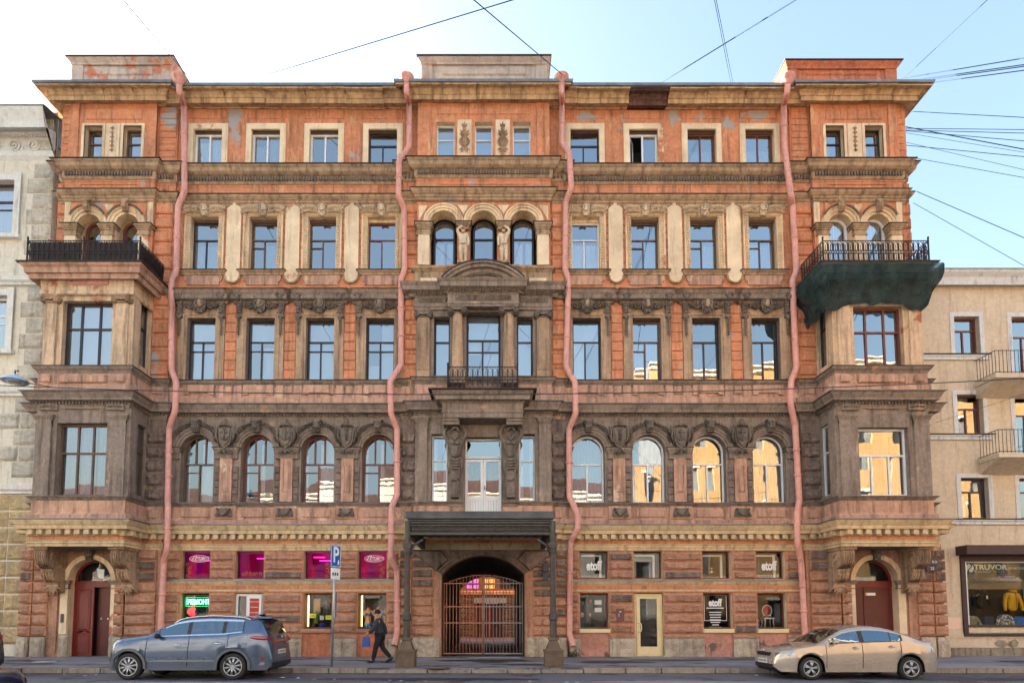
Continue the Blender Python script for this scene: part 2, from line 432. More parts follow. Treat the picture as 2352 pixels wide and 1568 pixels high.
# -- rock faced blocks: a few unit meshes, scaled to each block
def rock_mesh(nx, nz, inx, inz, seed, mat):
    rnd = random.Random(seed); mb = MB()
    xs = [-.5,-.5+inx] + [-.5+inx+(1-2*inx)*k/(nx-1) for k in range(1,nx-1)] + [.5-inx,.5]
    zs = [-.5,-.5+inz] + [-.5+inz+(1-2*inz)*k/(nz-1) for k in range(1,nz-1)] + [.5-inz,.5]
    vs = []
    for j,z in enumerate(zs):
        for i,x in enumerate(xs):
            edge = i in (0,len(xs)-1) or j in (0,len(zs)-1)
            y = 0 if edge else -(.45+.75*rnd.random())
            jx = 0 if edge else (rnd.random()-.5)*.02
            vs.append((x+jx,y,z))
    W = len(xs); fs = [(j*W+i,j*W+i+1,(j+1)*W+i+1,(j+1)*W+i) for j in range(len(zs)-1) for i in range(W-1)]
    n = len(vs); vs2 = vs + [(-.5,.8,-.5),(.5,.8,-.5),(.5,.8,.5),(-.5,.8,.5)]
    mb.add(vs, fs, 0, False)
    c = [(-.5,0,-.5),(.5,0,-.5),(.5,0,.5),(-.5,0,.5)]; b = [(x,.8,z) for x,_,z in c]
    mb.add(c+b, [(k,4+k,4+(k+1)%4,(k+1)%4) for k in range(4)])
    return mesh_of(mb, "stone_block", mat)
ROCK = {}
def rock(mat, wide):
    k = (mat.name, wide)
    if k not in ROCK:
        ROCK[k] = [rock_mesh(*((10,5,.045,.16) if wide else (5,5,.12,.16)), s, mat) for s in range(4)]
    return random.choice(ROCK[k])
def rock_block(x0, x1, z0, z1, out, mat, proud=.09, par=None):
    return inst("stone_block", rock(mat, (x1-x0) > 2*(z1-z0)), par or HOUSE, ((x0+x1)/2, -out, (z0+z1)/2), (x1-x0, proud, z1-z0))
def smooth_block(x0, x1, z0, z1, out, mat, proud=.06, ch=.03):
    mb = MB(); mb.cbox(x0,x1,-out-proud,-out+.02,z0,z1,ch); return part(mb, "stone_block", mat, HOUSE)

# ------------------------------------------------------------------ windows
def curtain_mesh(mb, x0, x1, z0, z1, y, amp=.03, folds=9):
    folds = max(1, folds)
    n = folds*4; vs = []; fs = []
    for k in range(n+1):
        x = x0+(x1-x0)*k/n; yy = y + amp*math.sin(k*math.pi/2+.4) * (1 if folds else 0)
        vs += [(x,yy,z0),(x,yy,z1)]
    for k in range(n): fs.append((2*k,2*k+2,2*k+3,2*k+1))
    mb.add(vs, fs, 0, True)
def window(x0, x1, z0, z1, y, mat, lay='T', rise=0, fw=.055, g=None, cur=None, cm=None, par=None, label=None, room=True, roommat=None, skip=()):
    """frame at depth y..y+.07; every pane its own sub-part, tilted a hair like real glazing"""
    par = par or HOUSE; g = g or GLASS
    w, h = x1-x0, z1-z0; fb = MB(); ya, yb = y, y+.07
    rad = (w*w/4+rise*rise)/(2*rise) if rise else 0
    def top(x):
        if not rise: return z1
        return z1-rad + math.sqrt(max(0, rad*rad-(x-(x0+x1)/2)**2))
    spring = z1-rise
    panes = []   # (xa,xb,za,zb or None for the head)
    bars = []
    i0, i1, j0, j1 = x0+fw, x1-fw, z0+fw, z1-fw
    tw = fw*.9
    def cols(n, za, zb, offs=None):
        cut = [i0] + (offs or [i0+(i1-i0)*k/n for k in range(1,n)]) + [i1]
        for k in range(1, len(cut)-1): bars.append((cut[k]-tw/2,cut[k]+tw/2,za,zb if zb is not None else top(cut[k])-fw*.6))
        for k in range(len(cut)-1):
            panes.append((cut[k]+(tw/2 if k else 0), cut[k+1]-(tw/2 if k < len(cut)-2 else 0), za, zb))
    head = None if rise else j1
    zt = z0 + h*(.60 if lay in ('bay','bayold') else .58 if rise else .665)
    if lay == 'one': panes.append((i0,i1,j0,head))
    elif lay == 'two': cols(2, j0, head)
    elif lay == 'sash':
        zt = z0+h*.62; bars.append((i0,i1,zt-tw/2,zt+tw/2)); panes += [(i0,i1,j0,zt-tw/2),(i0,i1,zt+tw/2,head)]
    elif lay in ('T','Tl','Tfort','Tboth'):
        bars.append((i0,i1,zt-tw/2,zt+tw/2)); panes.append((i0,i1,zt+tw/2,head))
        xm = i0+(i1-i0)*(.47 if lay != 'Tl' else .46); zf = j0+(zt-j0)*.76
        cut = [(i0,xm-tw/2),(xm+tw/2,i1)]
        bars.append((xm-tw/2,xm+tw/2,j0,zt-tw/2))
        for k,(a,b) in enumerate(cut):
            if lay == 'Tboth' or (lay == 'Tfort' and k == 0):
                bars.append((a,b,zf-.018,zf+.018)); panes += [(a,b,j0,zf-.018),(a,b,zf+.018,zt-tw/2)]
            else: panes.append((a,b,j0,zt-tw/2))
    elif lay in ('bay','bayold'):
        bars.append((i0,i1,zt-tw/2,zt+tw/2))
        offs = [i0+(i1-i0)*.29, i0+(i1-i0)*.70] if lay == 'bay' else None
        cols(3, j0, zt-tw/2, offs); cols(3, zt+tw/2, head, offs)
    elif lay == 'bayw':
        zt = z0+h*.60; bars.append((i0,i1,zt-tw/2,zt+tw/2)); panes.append((i0,i1,zt+tw/2,head))
        cols(3, j0, zt-tw/2, [i0+(i1-i0)*.30, i0+(i1-i0)*.68])
    elif lay == 'arch3':
        bars.append((i0,i1,zt-tw/2,zt+tw/2)); cols(3, zt+tw/2, None)
        xm = i0+(i1-i0)*.47; zf = j0+(zt-j0)*.78
        bars.append((xm-tw/2,xm+tw/2,j0,zt-tw/2)); bars.append((i0,xm-tw/2,zf-.018,zf+.018))
        panes += [(i0,xm-tw/2,j0,zf-.018),(i0,xm-tw/2,zf+.018,zt-tw/2),(xm+tw/2,i1,j0,zt-tw/2)]
    elif lay == 'archT':
        bars.append((i0,i1,zt-tw/2,zt+tw/2)); panes.append((i0,i1,zt+tw/2,None)); cols(2, j0, zt-tw/2)
    elif lay == 'archS':
        zt = z0+h*.63; bars.append((i0,i1,zt-tw/2,zt+tw/2)); panes.append((i0,i1,zt+tw/2,None)); panes.append((i0,i1,j0,zt-tw/2))
    o = arc_outline(x0,x1,z0,z1,rise)
    if rise:
        fb.box(x0,x0+fw,ya,yb,z0,spring); fb.box(x1-fw,x1,ya,yb,z0,spring)
        fb.arch((x0+x1)/2, z1-rad, rad-fw, rad, ya, yb, math.pi/2-math.asin(min(1,w/2/rad)), math.pi/2+math.asin(min(1,w/2/rad)), 18)
    else:
        fb.box(x0,x0+fw,ya,yb,z0,z1); fb.box(x1-fw,x1,ya,yb,z0,z1); fb.box(x0+fw,x1-fw,ya,yb,z1-fw,z1)
    fb.box(x0+fw,x1-fw,ya,yb,z0,z0+fw)
    for a,b,c,d in bars: fb.box(a,b,ya+.004,yb-.004,c,d)
    wo = part(fb, "window", mat, par)
    if label: wo['label'] = label
    for k,(a,b,c,d) in enumerate(panes):
        if k in skip: continue
        if d is None:
            pts = [(a,c),(b,c)] + [(b+(a-b)*q/8, min(top(b+(a-b)*q/8)-fw*.7, 1e9)) for q in range(9)]
            pts = [p for p in pts if p[1] >= c-1e-6]
        else: pts = [(a,c),(b,c),(b,d),(a,d)]
        mx, mz = (a+b)/2, (c+(d or z1))/2; sx, sz = random.gauss(0,.012), random.gauss(0,.010)
        mb = MB(); yy = y+.04
        mb.add([(px, yy+sx*(px-mx)+sz*(pz-mz), pz) for px,pz in pts], [tuple(range(len(pts)))])
        part(mb, "pane", g, wo)
    if room:
        mb = MB(); q = .04; d = .95
        mb.add([(x0-q,y+.08,z0-q),(x1+q,y+.08,z0-q),(x1+q,y+.08,z1+q),(x0-q,y+.08,z1+q),(x0-q,y+d,z0-q),(x1+q,y+d,z0-q),(x1+q,y+d,z1+q),(x0-q,y+d,z1+q)],
               [(4,5,6,7),(0,4,7,3),(5,1,2,6),(0,1,5,4),(7,6,2,3)])
        part(mb, "room", roommat or ROOM, wo)
    if cur:
        for (fa,fb_,fc,fd) in cur:
            mb = MB(); fold = cm is not BLIND
            curtain_mesh(mb, x0+fa*w, x0+fb_*w, z0+fc*h, z0+fd*h, y+.17, .025 if fold else 0, max(2,int(10*(fb_-fa)*w)))
            part(mb, "curtain" if fold else "blind", cm or CURT, wo)
    return wo

# ------------------------------------------------------------------ core behind the rooms, roof, parapets
zc = Z(205)
mb = MB(); mb.box(-15.9,-1.56,1.5,12,-.2,zc); mb.box(1.56,15.9,1.5,12,-.2,zc); mb.box(-1.56,1.56,1.5,12,4.4,zc)
for s in (-1,1): mb.box(min(s*15.55,s*15.84),max(s*15.55,s*15.84),.05,12,-.2,Z(448)); mb.box(min(s*15.6,s*15.9),max(s*15.6,s*15.9),.05,1.5,0,zc)
mb.box(-15.8,15.8,.9,1.5,zc-1.2,zc+.1)
part(mb, "wall", ORANGE_B, HOUSE)['label'] = "plain side and rear wall"
mb = MB(); ze = Z(197,-.8)+.02
for a,b,o in ((-15.8,-12.3,.95),(-12.3,-2.6,.75),(-2.6,2.6,.95),(2.6,12.3,.75),(12.3,15.8,.95)):
    mb.add([(a,-o,ze),(b,-o,ze),(b,6,ze+1.15),(a,6,ze+1.15)], [(0,1,2,3)])
part(mb, "roof", ROOF, HOUSE)

def parapet(x0, x1, u_top, u_bot, mat, label, dp=1.7):
    zt, zb = Z(u_top,.16), Z(u_bot,.5)-.4
    mb = MB(); mb.box(x0,x1,.45,dp,zb,zt-.1)
    # pilaster strips and the raised frame of a panel
    w = x1-x0; h = zt-zb
    mb.box(x0-.02,x0+.42,.40,.9,zb,zt-.24); mb.box(x1-.42,x1+.02,.40,.9,zb,zt-.24)
    mb.cbox(x0+.42+w*.08, x1-.42-w*.08, .40, .47, Z(172,.42), zt-.40, .03)
    pr = [(0,zt-.27),(.03,zt-.26),(.04,zt-.21),(.10,zt-.15),(.15,zt-.09),(.15,zt-.05)]
    mb.sweep(pr, [(x0,dp),(x0,.40),(x1,.40),(x1,dp)])
    p = part(mb, "parapet", mat, HOUSE); p['label'] = label
    m2 = MB(); m2.box(x0-.18,x1+.18,.2,dp+.1,zt-.055,zt-.02); part(m2, "cap_flashing", DARKMETAL, p)
DIRTYO = plaster("orange_parapet_render", (204,116,80), .2, .12, (196,176,162), seed=41, light=.2)
parapet(-15.95,-12.1, 122, 186, DIRTY, "grey parapet whose orange coat has peeled away")
parapet(-2.42,2.42, 121, 184, DIRTY, "grey parapet over the middle bay with orange remains")
parapet(11.75,15.95, 131, 190, DIRTYO, "orange painted parapet with pale scars")

# ------------------------------------------------------------------ fifth floor
z5b, z5t = Z(384), Z(246)
def holes5(s): return [(s*c-.55, s*c+.55, Z(383), Z(296)) for c in WX]
for s in (-1,1):
    hs = [(min(h[0],h[1]),max(h[0],h[1]),h[2],h[3]) for h in holes5(s)]
    a, b = sorted((s*Bx, s*Cc))
    strip_wall(a, b, z5b-.2, z5t+.6, 0, ORANGE_B, hs, .22, rm=CREAM)
    for c in WX:
        x = s*c; zo, zi = Z(285.5), Z(296)
        mb = MB()
        for q,(e,o) in enumerate(((.745,.05),(.69,.075))):
            t = .0 if q == 0 else .085
            w = .11 if q == 0 else .10
            mb.box(x-e,x-e+w+.05,-o,.0,z5b,zo-t); mb.box(x+e-w-.05,x+e,-o,.0,z5b,zo-t); mb.box(x-e+w+.05,x+e-w-.05,-o,.0,zo-t-w-.06,zo-t)
        part(mb, "window_surround", CREAM_W, HOUSE)
        mb = MB(); mb.cbox(x-.74,x+.74,-.035,.0,Z(274),Z(254),.025); part(mb, "wall_panel", ORANGE_B, HOUSE)
    # banded strip next to the pavilion
    a, b = sorted((s*Cc, s*Dd)); strip_wall(a, b, z5b-.2, z5t+.6, .08, ORANGE_B)
    for k in range(9):
        q0 = z5b+.05+k*(z5t-z5b-.1)/9; smooth_block(a+.04,b-.04,q0+.015,q0+(z5t-z5b-.1)/9-.015,.08,ORANGE_B,.035,.02)
    # pavilion front, two small windows
    a, b = sorted((s*Dd, s*Ee)); p0 = s*PC
    wl_, wh = (-.92,.92), .34
    hs = [(p0+q*.73-wh, p0+q*.73+wh, Z(374,-.25), Z(289,-.25)) for q in (-1,1)]
    strip_wall(a, b, z5b-.2, z5t+.6, .25, ORANGE, hs, .3, rm=CREAM)
    for q0,q1 in ((a,a+.36),(b-.36,b)): mb = MB(); mb.box(q0,q1,-.29,-.2,z5b,z5t+.3); part(mb, "pilaster", ORANGE, HOUSE)
    mb = MB(); mb.cbox(p0-1.07,p0+1.07,-.285,-.2,Z(276,-.25),Z(251,-.25),.03); part(mb, "wall_panel", ORANGE, HOUSE)
    mb = MB(); mb.box(p0-.26,p0+.26,-.28,-.2,z5b,Z(285,-.25)); 
    for q in (-1,1):
        for e in (-1,1): mb.box(p0+q*.73+e*(wh+.05)-.05,p0+q*.73+e*(wh+.05)+.05,-.27,-.2,z5b,Z(284,-.25))
        mb.box(p0+q*.73-wh,p0+q*.73+wh,-.27,-.2,Z(289,-.25),Z(284,-.25))
    po = part(mb, "window_surround", CREAM_W, HOUSE)
    mb = MB()   # pendant of husks
    for k in range(6):
        zz = Z(296+k*10,-.25); r = .085-.008*k
        mb.ell((p0,-.29,zz),(r*.5,.03,.06),8,4)
        for e in (-1,1): mb.leaf(p0,zz+.04,-.285,R(-90+e*48),.12,.06,.04)
    mb.box(p0-.02,p0+.02,-.3,-.28,Z(350,-.25),Z(292,-.25))
    part(mb, "husk_pendant", STONE, po)
    # outer banded strip
    a, b = sorted((s*Ee, s*Ff)); b2 = b if s > 0 else b; strip_wall(a, b, z5b-.2, z5t+.6, .1, ORANGE)
    for k in range(9):
        q0 = z5b+.05+k*(z5t-z5b-.1)/9; smooth_block(a+.08,b-.08,q0+.015,q0+(z5t-z5b-.1)/9-.015,.1,ORANGE,.03,.02)
    for q in (0,1):
        window(hs[q][0],hs[q][1],hs[q][2],hs[q][3],-.02,BROWNF if s > 0 else OLDF,'sash',fw=.05,cur=[(0,1,0,1)] if (s < 0 and q == 1) else [(.1,.5,0,.7)],cm=NETC)
    # strips beside the middle
    a, b = sorted((s*A, s*Bx)); strip_wall(a, b, z5b-.2, z5t+.6, .0, ORANGE)
# middle
cw = [(-1.42,.335),(0,.33),(1.42,.335)]
hs = [(c-w, c+w, Z(367,-.3), Z(280,-.3)) for c,w in cw]
strip_wall(-A, A, z5b-.2, z5t+.6, .3, ORANGE, hs, .22, rm=CREAM)
for s in (-1,1): mb = MB(); mb.box(min(s*A,s*(A-.48)),max(s*A,s*(A-.48)),-.34,-.2,z5b,z5t+.3); part(mb, "pilaster", ORANGE, HOUSE)
mb = MB(); mb.cbox(-1.75,1.75,-.335,-.2,Z(264,-.3),Z(239,-.3),.03); part(mb, "wall_panel", ORANGE, HOUSE)
for q in range(3):
    window(hs[q][0],hs[q][1],hs[q][2],hs[q][3],-.08,WHITE,'sash',fw=.05,cur=[(0,1,0,1)],cm=BLIND,g=GLASS)
for s in (-1,1):                                        # carved tulip and rosette panels
    x = s*.71; zb, zt = Z(367,-.3), Z(276,-.3)
    mb = MB(); mb.cbox(x-.27,x+.27,-.34,-.2,zb,zt,.02); po = part(mb, "carved_panel", CREAM_W, HOUSE)
    mb = MB(); m = (zb+zt)/2-.12
    mb.ell((x,-.36,m),(.07,.05,.07)); mb.lathe([(.2,0),(.2,.02),(.17,.04)],(x,-.38,m),20,'y')
    for k in range(12):
        a = 2*math.pi*k/12; mb.leaf(x+.07*math.cos(a),m+.07*math.sin(a),-.36,a,.13,.08,.05)
    for e in (-1,1):
        for d,ang,L in ((1,55,.3),(1,80,.34),(1,25,.22),(-1,-60,.28),(-1,-28,.24)):
            zz = m+d*.22
            mb.leaf(x,zz,-.35,R(90)-e*R(90-abs(ang)) if d > 0 else R(-90)+e*R(90-abs(ang)),L,.11,.06)
        mb.leaf(x,m+.52,-.35,R(90)-e*R(28),.22,.09,.06)
    mb.leaf(x,m+.5,-.35,R(90),.3,.1,.06); mb.ell((x,-.36,m+.48),(.06,.04,.1))
    part(mb, "tulip_relief", STONE, po)

w5 = {-1: [('T',BROWNF,None),('two',WHITE,None),('two',WHITE,[(.0,.5,0,1)]),('two',WHITE,[(0,.5,0,.8),(.55,1,0,1)])],
       1: [('T',BROWNF,None),('two',WHITE,None),('two',REDF,[(0,1,0,.7)]),('two',REDF,[(0,1,0,.7)])]}
w5[-1] = [('T',BROWNF,None,None),('two',WHITE,None,None),('two',WHITE,[(.05,.5,0,.75),(.52,1,0,1)],NETC),('two',WHITE,[(.05,.5,0,.86),(.52,1,0,1)],CURT)]
w5[1] = [('T',BROWNF,None,None),('two',WHITE,None,None),('two',REDF,[(0,1,0,.62)],NETC),('two',REDF,[(0,1,0,.62)],NETC)]
for s in (-1,1):
    for k,c in enumerate(WX):
        lay, mt, cu, cmx = w5[s][k]; x = s*c
        head = .12 if mt is not BROWNF else .1
        wo = window(x-.55,x+.55,Z(383)-.02,Z(296)-head,.15,mt,lay,fw=.07 if mt is WHITE else .055,cur=cu,cm=cmx,skip=(0,) if (s == 1 and k == 1) else ())
        mb = MB(); mb.box(x-.55,x+.55,.1,.2,Z(296)-head,Z(296)); part(mb, "head_board", OLDF, wo)
        if s == 1 and k == 1:      # one sash swung open
            mb = MB(); x0 = x-.46; z0,z1 = Z(383)+.03, Z(296)-.17
            a = R(62); L = .42; dx,dy = math.cos(a)*L, math.sin(a)*L
            for t0,t1 in ((0,.1),(.9,1)):
                p = [(x0+dx*t0,.18+dy*t0),(x0+dx*t1,.18+dy*t1),(x0+dx*t1-.03,.18+dy*t1+.015),(x0+dx*t0-.03,.18+dy*t0+.015)]
                mb.zprism(p,z0,z1)
            p = [(x0,.18),(x0+dx,.18+dy),(x0+dx-.03,.195+dy),(x0-.03,.195)]
            mb.zprism(p,z0,z0+.05); mb.zprism(p,z1-.05,z1)
            so = part(mb, "sash", WHITE, wo)

# ------------------------------------------------------------------ top cornice (in blocks, with the tin edge of the roof)
tp = plan(.16,0,0,.13,.13,d=Dd-.05,e=15.5,f=15.62)
def zt_(v): return Z(v,-.55)
def crown(o): # profile of the crowning cornice
    return [(q,Z(v,-q)) for q,v in ((0,252),(.07,250),(.09,247),(.42,237),(.43,226),(.46,225),(.47,222),(.49,217),(.55,211),(.64,207),(.69,205.5),(.69,203.5),(.75,202.5),(.75,199))]
def clip_path(path, xa, xb):
    """the part of a left-to-right stepped plan path between two x values"""
    out = []
    for (x1,y1),(x2,y2) in zip(path, path[1:]):
        if abs(x1-x2) < 1e-9:
            if xa-1e-6 <= x1 <= xb+1e-6: out += [(x1,y1),(x2,y2)]
            continue
        a, b = max(x1,xa), min(x2,xb)
        if b > a+1e-6: out += [(a,y1),(b,y2)]
    r = []
    for p in out:
        if not r or p != r[-1]: r.append(p)
    return r
RUSTY = plaster("bare_rusty_cornice_box", (92,46,30), .3, 0, seed=52)
pr = crown(0)
cuts = [-16.0,-14.9,-13.6,-12.75,-11.75]
mbp = tp
for a,b in ((-16.0,-15.1),(-15.1,-14.0),(-14.0,-12.9),(-12.9,-11.3),(-11.3,-9.6),(-9.6,-8.1),(-8.1,-6.6),(-6.6,-5.1),(-5.1,-3.7),(-3.7,-1.5),(-1.5,-.25),(-.25,1.0),(1.0,3.5),(3.5,4.35),(4.35,5.4),(5.4,6.85),(6.85,8.3),(8.3,9.7),(9.7,11.2),(11.2,12.9),(12.9,14.0),(14.0,15.1),(15.1,16.0)):
    sub = clip_path(tp, a+.008, b-.008)
    if a == -16.0: sub = [(-15.62,.8)] + [p for p in sub if p != (-15.62,.8)]
    if b == 16.0: sub = [p for p in sub if p != (15.62,.8)] + [(15.62,.8)]
    rusty = abs(a-5.4) < .02
    dz = random.uniform(-.018,.018); k = .10 if rusty else 0
    mb = MB(); mb.sweep([(max(0,o-k),z+dz+(.0)) for o,z in pr], sub)
    o = part(mb, "cornice_block", RUSTY if rusty else OCHRE, HOUSE)
    if rusty: o['label'] = "bare rusty length of the cornice where the facing is gone"
tpb = [(x, y) for x,y in tp]
moulding("gutter", METAL, [(.70,Z(201.5,-.7)),(.80,Z(201,-.7)),(.82,Z(196,-.7)),(.80,Z(195,-.7)),(.70,Z(194.5,-.7))], tpb)

# ------------------------------------------------------------------ string cornice B (under the fifth floor) and C (over the fourth)
pb = plan(.35,.15,.1,.28,.12,f=15.68)
zB = lambda v: Z(v,-.2)
moulding("cornice", OCHRE_G, [(.06,zB(418)),(.10,zB(414)),(.10,zB(402)),(.2,zB(400)),(.28,zB(396)),(.30,zB(389)),(.36,zB(386)),(.36,zB(383.5))], pb)
moulding("cornice_flashing", DARKMETAL, [(.0,zB(381)),(.40,zB(383.2)),(.40,zB(382)),(.0,zB(379.5))], pb)
dentils(pb, .175, zB(412), zB(403.5), .055, .05, GREYB, .09, "egg_moulding")
moulding("frieze", ORANGE_B, [(.03,Z(449)),(.03,Z(432)),(.05,Z(431)),(.05,Z(428)),(.03,Z(427)),(.03,Z(417))], pb)
for x0,x1,o in ((-1.65,1.65,.35),(PC-1.1,PC+1.1,.28),(-PC-1.1,-PC+1.1,.28)):
    mb = MB(); z0,z1 = Z(439,-o),Z(423,-o)
    for a,b,c,d in ((x0,x1,z0,z0+.04),(x0,x1,z1-.05,z1),(x0,x0+.05,z0+.04,z1-.05),(x1-.05,x1,z0+.04,z1-.05)): mb.box(a,b,-o-.06,-o,c,d)
    part(mb, "frieze_panel", ORANGE_B, HOUSE)
for s in (-1,1):
    for x,o in ((2.07,.35),(2.7,.15),(11.85,.1),(15.72,.12)):
        mb = MB(); mb.cbox(s*x-.11,s*x+.11,-o-.07,-o,Z(440,-o),Z(424,-o),.02); mb.cbox(s*x-.05,s*x+.05,-o-.09,-o-.05,Z(440,-o)+.03,Z(427,-o),.01)
        part(mb, "frieze_block", ORANGE_B, HOUSE)
zC = lambda v: Z(v,-.15)
moulding("cornice", OCHRE_G, [(.0,zC(470)),(.05,zC(468)),(.05,zC(464)),(.09,zC(463)),(.09,zC(459)),(.14,zC(457)),(.2,zC(453)),(.22,zC(450)),(.22,zC(448.5))], pb)
moulding("cornice_flashing", DARKMETAL, [(.0,zC(446.5)),(.25,zC(448.3)),(.25,zC(447.2)),(.0,zC(445.5))], pb)
# ------------------------------------------------------------------ ornament library (unit meshes, shared)
def om(name, fn, mat):
    mb = MB(); fn(mb); return mesh_of(mb, name, mat)
def f_wreath(mb):
    for s in (-1,1):
        for k in range(6):
            x = s*(.13+.09*k); z = .02+.05*math.sin(k*.5)-.012*k
            mb.leaf(x,z,-.03,R(90)-s*R(56),.24,.11,.07); mb.leaf(x,z-.02,-.03,R(90)-s*R(116),.2,.10,.06)
            mb.leaf(x,z,-.05,R(90)-s*R(88),.17,.06,.07)
            if k % 2: mb.ell((x+s*.02,-.08,z-.06),(.03,.03,.03),6,4)
        mb.tube([(s*.1,-.04,.0),(s*.35,-.05,.04),(s*.66,-.03,-.02)],.018,5)
    mb.ell((0,-.05,.06),(.085,.05,.125),12,6); mb.arch(0,.06,.09,.115,-.1,0,0,2*math.pi,18)
    mb.prism([(-.1,-.18),(.1,-.18),(.125,-.05),(.125,.1),(-.125,.1),(-.125,-.05)],-.05,0)
    for s in (-1,1): mb.scroll(s*.1,-.13,-.07,.05,1.1,R(90),s,.016,14)
WREATH = om("laurel_wreath", f_wreath, FIGST)
def f_cart(mb):
    o = [(0,-.33),(.12,-.27),(.19,-.13),(.21,.05),(.17,.2),(.2,.28),(.1,.27),(.06,.34),(-.06,.34),(-.1,.27),(-.2,.28),(-.17,.2),(-.21,.05),(-.19,-.13),(-.12,-.27)]
    mb.prism(o,-.09,0); mb.ell((0,-.09,.02),(.10,.06,.16),12,6,0,1); mb.arch(0,0,.12,.16,-.13,-.05,0,2*math.pi,16)
    for s in (-1,1):
        mb.scroll(s*.15,.25,-.11,.075,1.3,R(90),-s,.026,16); mb.scroll(s*.13,-.2,-.11,.07,1.2,R(-90),s,.024,16)
        mb.leaf(s*.03,-.22,-.1,R(-90)+s*R(28),.2,.1,.05); mb.leaf(0,.26,-.1,R(90)-s*R(40),.15,.08,.05)
        mb.scroll(s*.36,-.03,-.06,.12,1.5,R(180 if s > 0 else 0),s,.034,22)
        mb.scroll(s*.52,-.05,-.05,.085,1.4,R(180 if s > 0 else 0),-s,.026,18)
        for a in range(7): mb.leaf(s*.37,-.03,-.05,R(a*51),.15,.06,.06)
CARTOUCHE = om("cartouche", f_cart, [GREYB, OCHRE_G])
def f_console(mb):
    h = .17
    mb.prism([(-.10,.34),(.10,.34),(.10,0),(-.10,0)],-.10,.0)
    mb.lathe([(.11,-.1),(.125,-.06),(.125,.06),(.11,.1)],(0,-.13,.24),12,'y') if False else None
    for s in (-1,1):
        mb.tube([(s*.1,-.14,.27),(s*.04,-.17,.27)],.085,10); mb.scroll(s*.07,.27,-.20,.06,1.2,0,s,.018,14)
    mb.ell((0,-.17,.17),(.085,.09,.1),10,6)
    mb.box(-.05,.05,-.2,-.05,.1,.15)
    mb.prism([(-.09,0),(.09,0),(.07,-.42),(-.07,-.42)][::-1],-.07,0)
    for k,(z,r) in enumerate(((-.06,.07),(-.17,.075),(-.28,.07))): mb.ell((0,-.08,z),(r,.05,.055),8,5)
    mb.box(-.10,.10,-.09,0,-.47,-.41); mb.leaf(0,-.42,-.09,R(-90),.16,.14,.06)
    for k in range(7):
        z = -.56-.085*k; r = .045-.003*k
        mb.ell((0,-.05,z),(r,.04,.05),6,4)
        for e in (-1,1): mb.leaf(0,z+.05,-.05,R(-90)+e*R(30),.1,.045,.03)
    mb.leaf(0,-1.14,-.05,R(-90),.09,.03,.02)
CONSOLE = om("lion_console", f_console, GREYB)
def f_key(mb):
    mb.prism([(-.075,-.2),(.075,-.2),(.11,.16),(-.11,.16)],-.13,0)
    for k in (-1,0,1): mb.tube([(k*.055,-.15,.14),(k*.05,-.19,.06),(k*.045,-.17,-.03),(k*.035,-.14,-.17)],.022,5)
    mb.tube([(-.11,-.15,.13),(.11,-.15,.13)],.045,8); mb.tube([(-.08,-.17,-.06),(.08,-.17,-.06)],.035,8); mb.box(-.13,.13,-.16,0,.16,.2)
KEYST = om("scroll_keystone", f_key, GREYB)
KEYST_L = om("scroll_keystone", f_key, STONE)
def f_shield(mb):
    o = [(0,-.36),(.13,-.27),(.2,-.1),(.22,.2),(.25,.3),(-.25,.3),(-.22,.2),(-.2,-.1),(-.13,-.27)]
    mb.prism(o,-.10,0); mb.prism([(x*.72,z*.78+.0) for x,z in o],-.13,-.08)
    for s in (-1,1):
        mb.tube([(s*.2,-.08,-.2),(s*.28,-.1,0),(s*.26,-.1,.2),(s*.33,-.11,.3)],[.03,.04,.035,.03],6)
        mb.scroll(s*.30,.17,-.1,.075,1.3,R(-90),s,.025,16)
        for k in range(6): mb.leaf(s*(.30+.02*k),.06+.03*k,-.03,R(90)-s*R(28+9*k),.34-.02*k,.07,.05)
        for k in range(5): mb.leaf(s*(.27),-.18+.07*k,-.04,R(90)-s*R(50+12*k),.17,.07,.05)
        mb.leaf(0,-.34,-.08,R(-90)+s*R(38),.2,.11,.06); mb.leaf(s*.05,-.44,-.06,R(-90)+s*R(66),.2,.1,.06); mb.scroll(s*.13,-.44,-.07,.05,1,0,s,.02,12)
        mb.tube([(s*.02,-.12,.33),(s*.12,-.13,.34),(s*.2,-.1,.28)],[.05,.05,.03],6)
    mb.leaf(0,-.36,-.09,R(-90),.2,.12,.07); mb.ell((0,-.12,.38),(.1,.08,.1),8,6); mb.ell((0,-.12,.47),(.06,.06,.06),8,5)
SHIELD = om("shield_cartouche", f_shield, GREYB)
def emb_lion(mb):
    mb.ell((0,-.16,.05),(.06,.03,.07),8,5); 
    for k in range(8): mb.leaf(0,.05,-.13,R(k*45),.14,.05,.03)
    mb.tube([(0,-.15,0),(.02,-.15,-.1),(-.04,-.15,-.18)],.025,6)
def emb_staff(mb):
    mb.tube([(0,-.15,-.2),(0,-.15,.17)],.014,6)
    for e in (-1,1):
        mb.tube([(e*.05*math.sin(k*.9),-.15-.01*math.cos(k*.9),-.2+.035*k) for k in range(11)],.013,5); mb.leaf(0,.16,-.14,R(90)-e*R(62),.12,.05,.02)
def emb_anchor(mb):
    mb.tube([(0,-.15,-.16),(0,-.15,.16)],.018,6); mb.tube([(-.1,-.15,.08),(.1,-.15,.08)],.016,6)
    mb.tube([(.13*math.sin(a),-.15,-.03-.13*math.cos(a)) for a in [R(-80+20*k) for k in range(9)]],.017,6); mb.arch(0,.18,.02,.045,-.16,-.13,0,6.283,10)
EMB = [om("shield_emblem", f, GREYB) for f in (emb_lion, emb_staff, emb_anchor)]
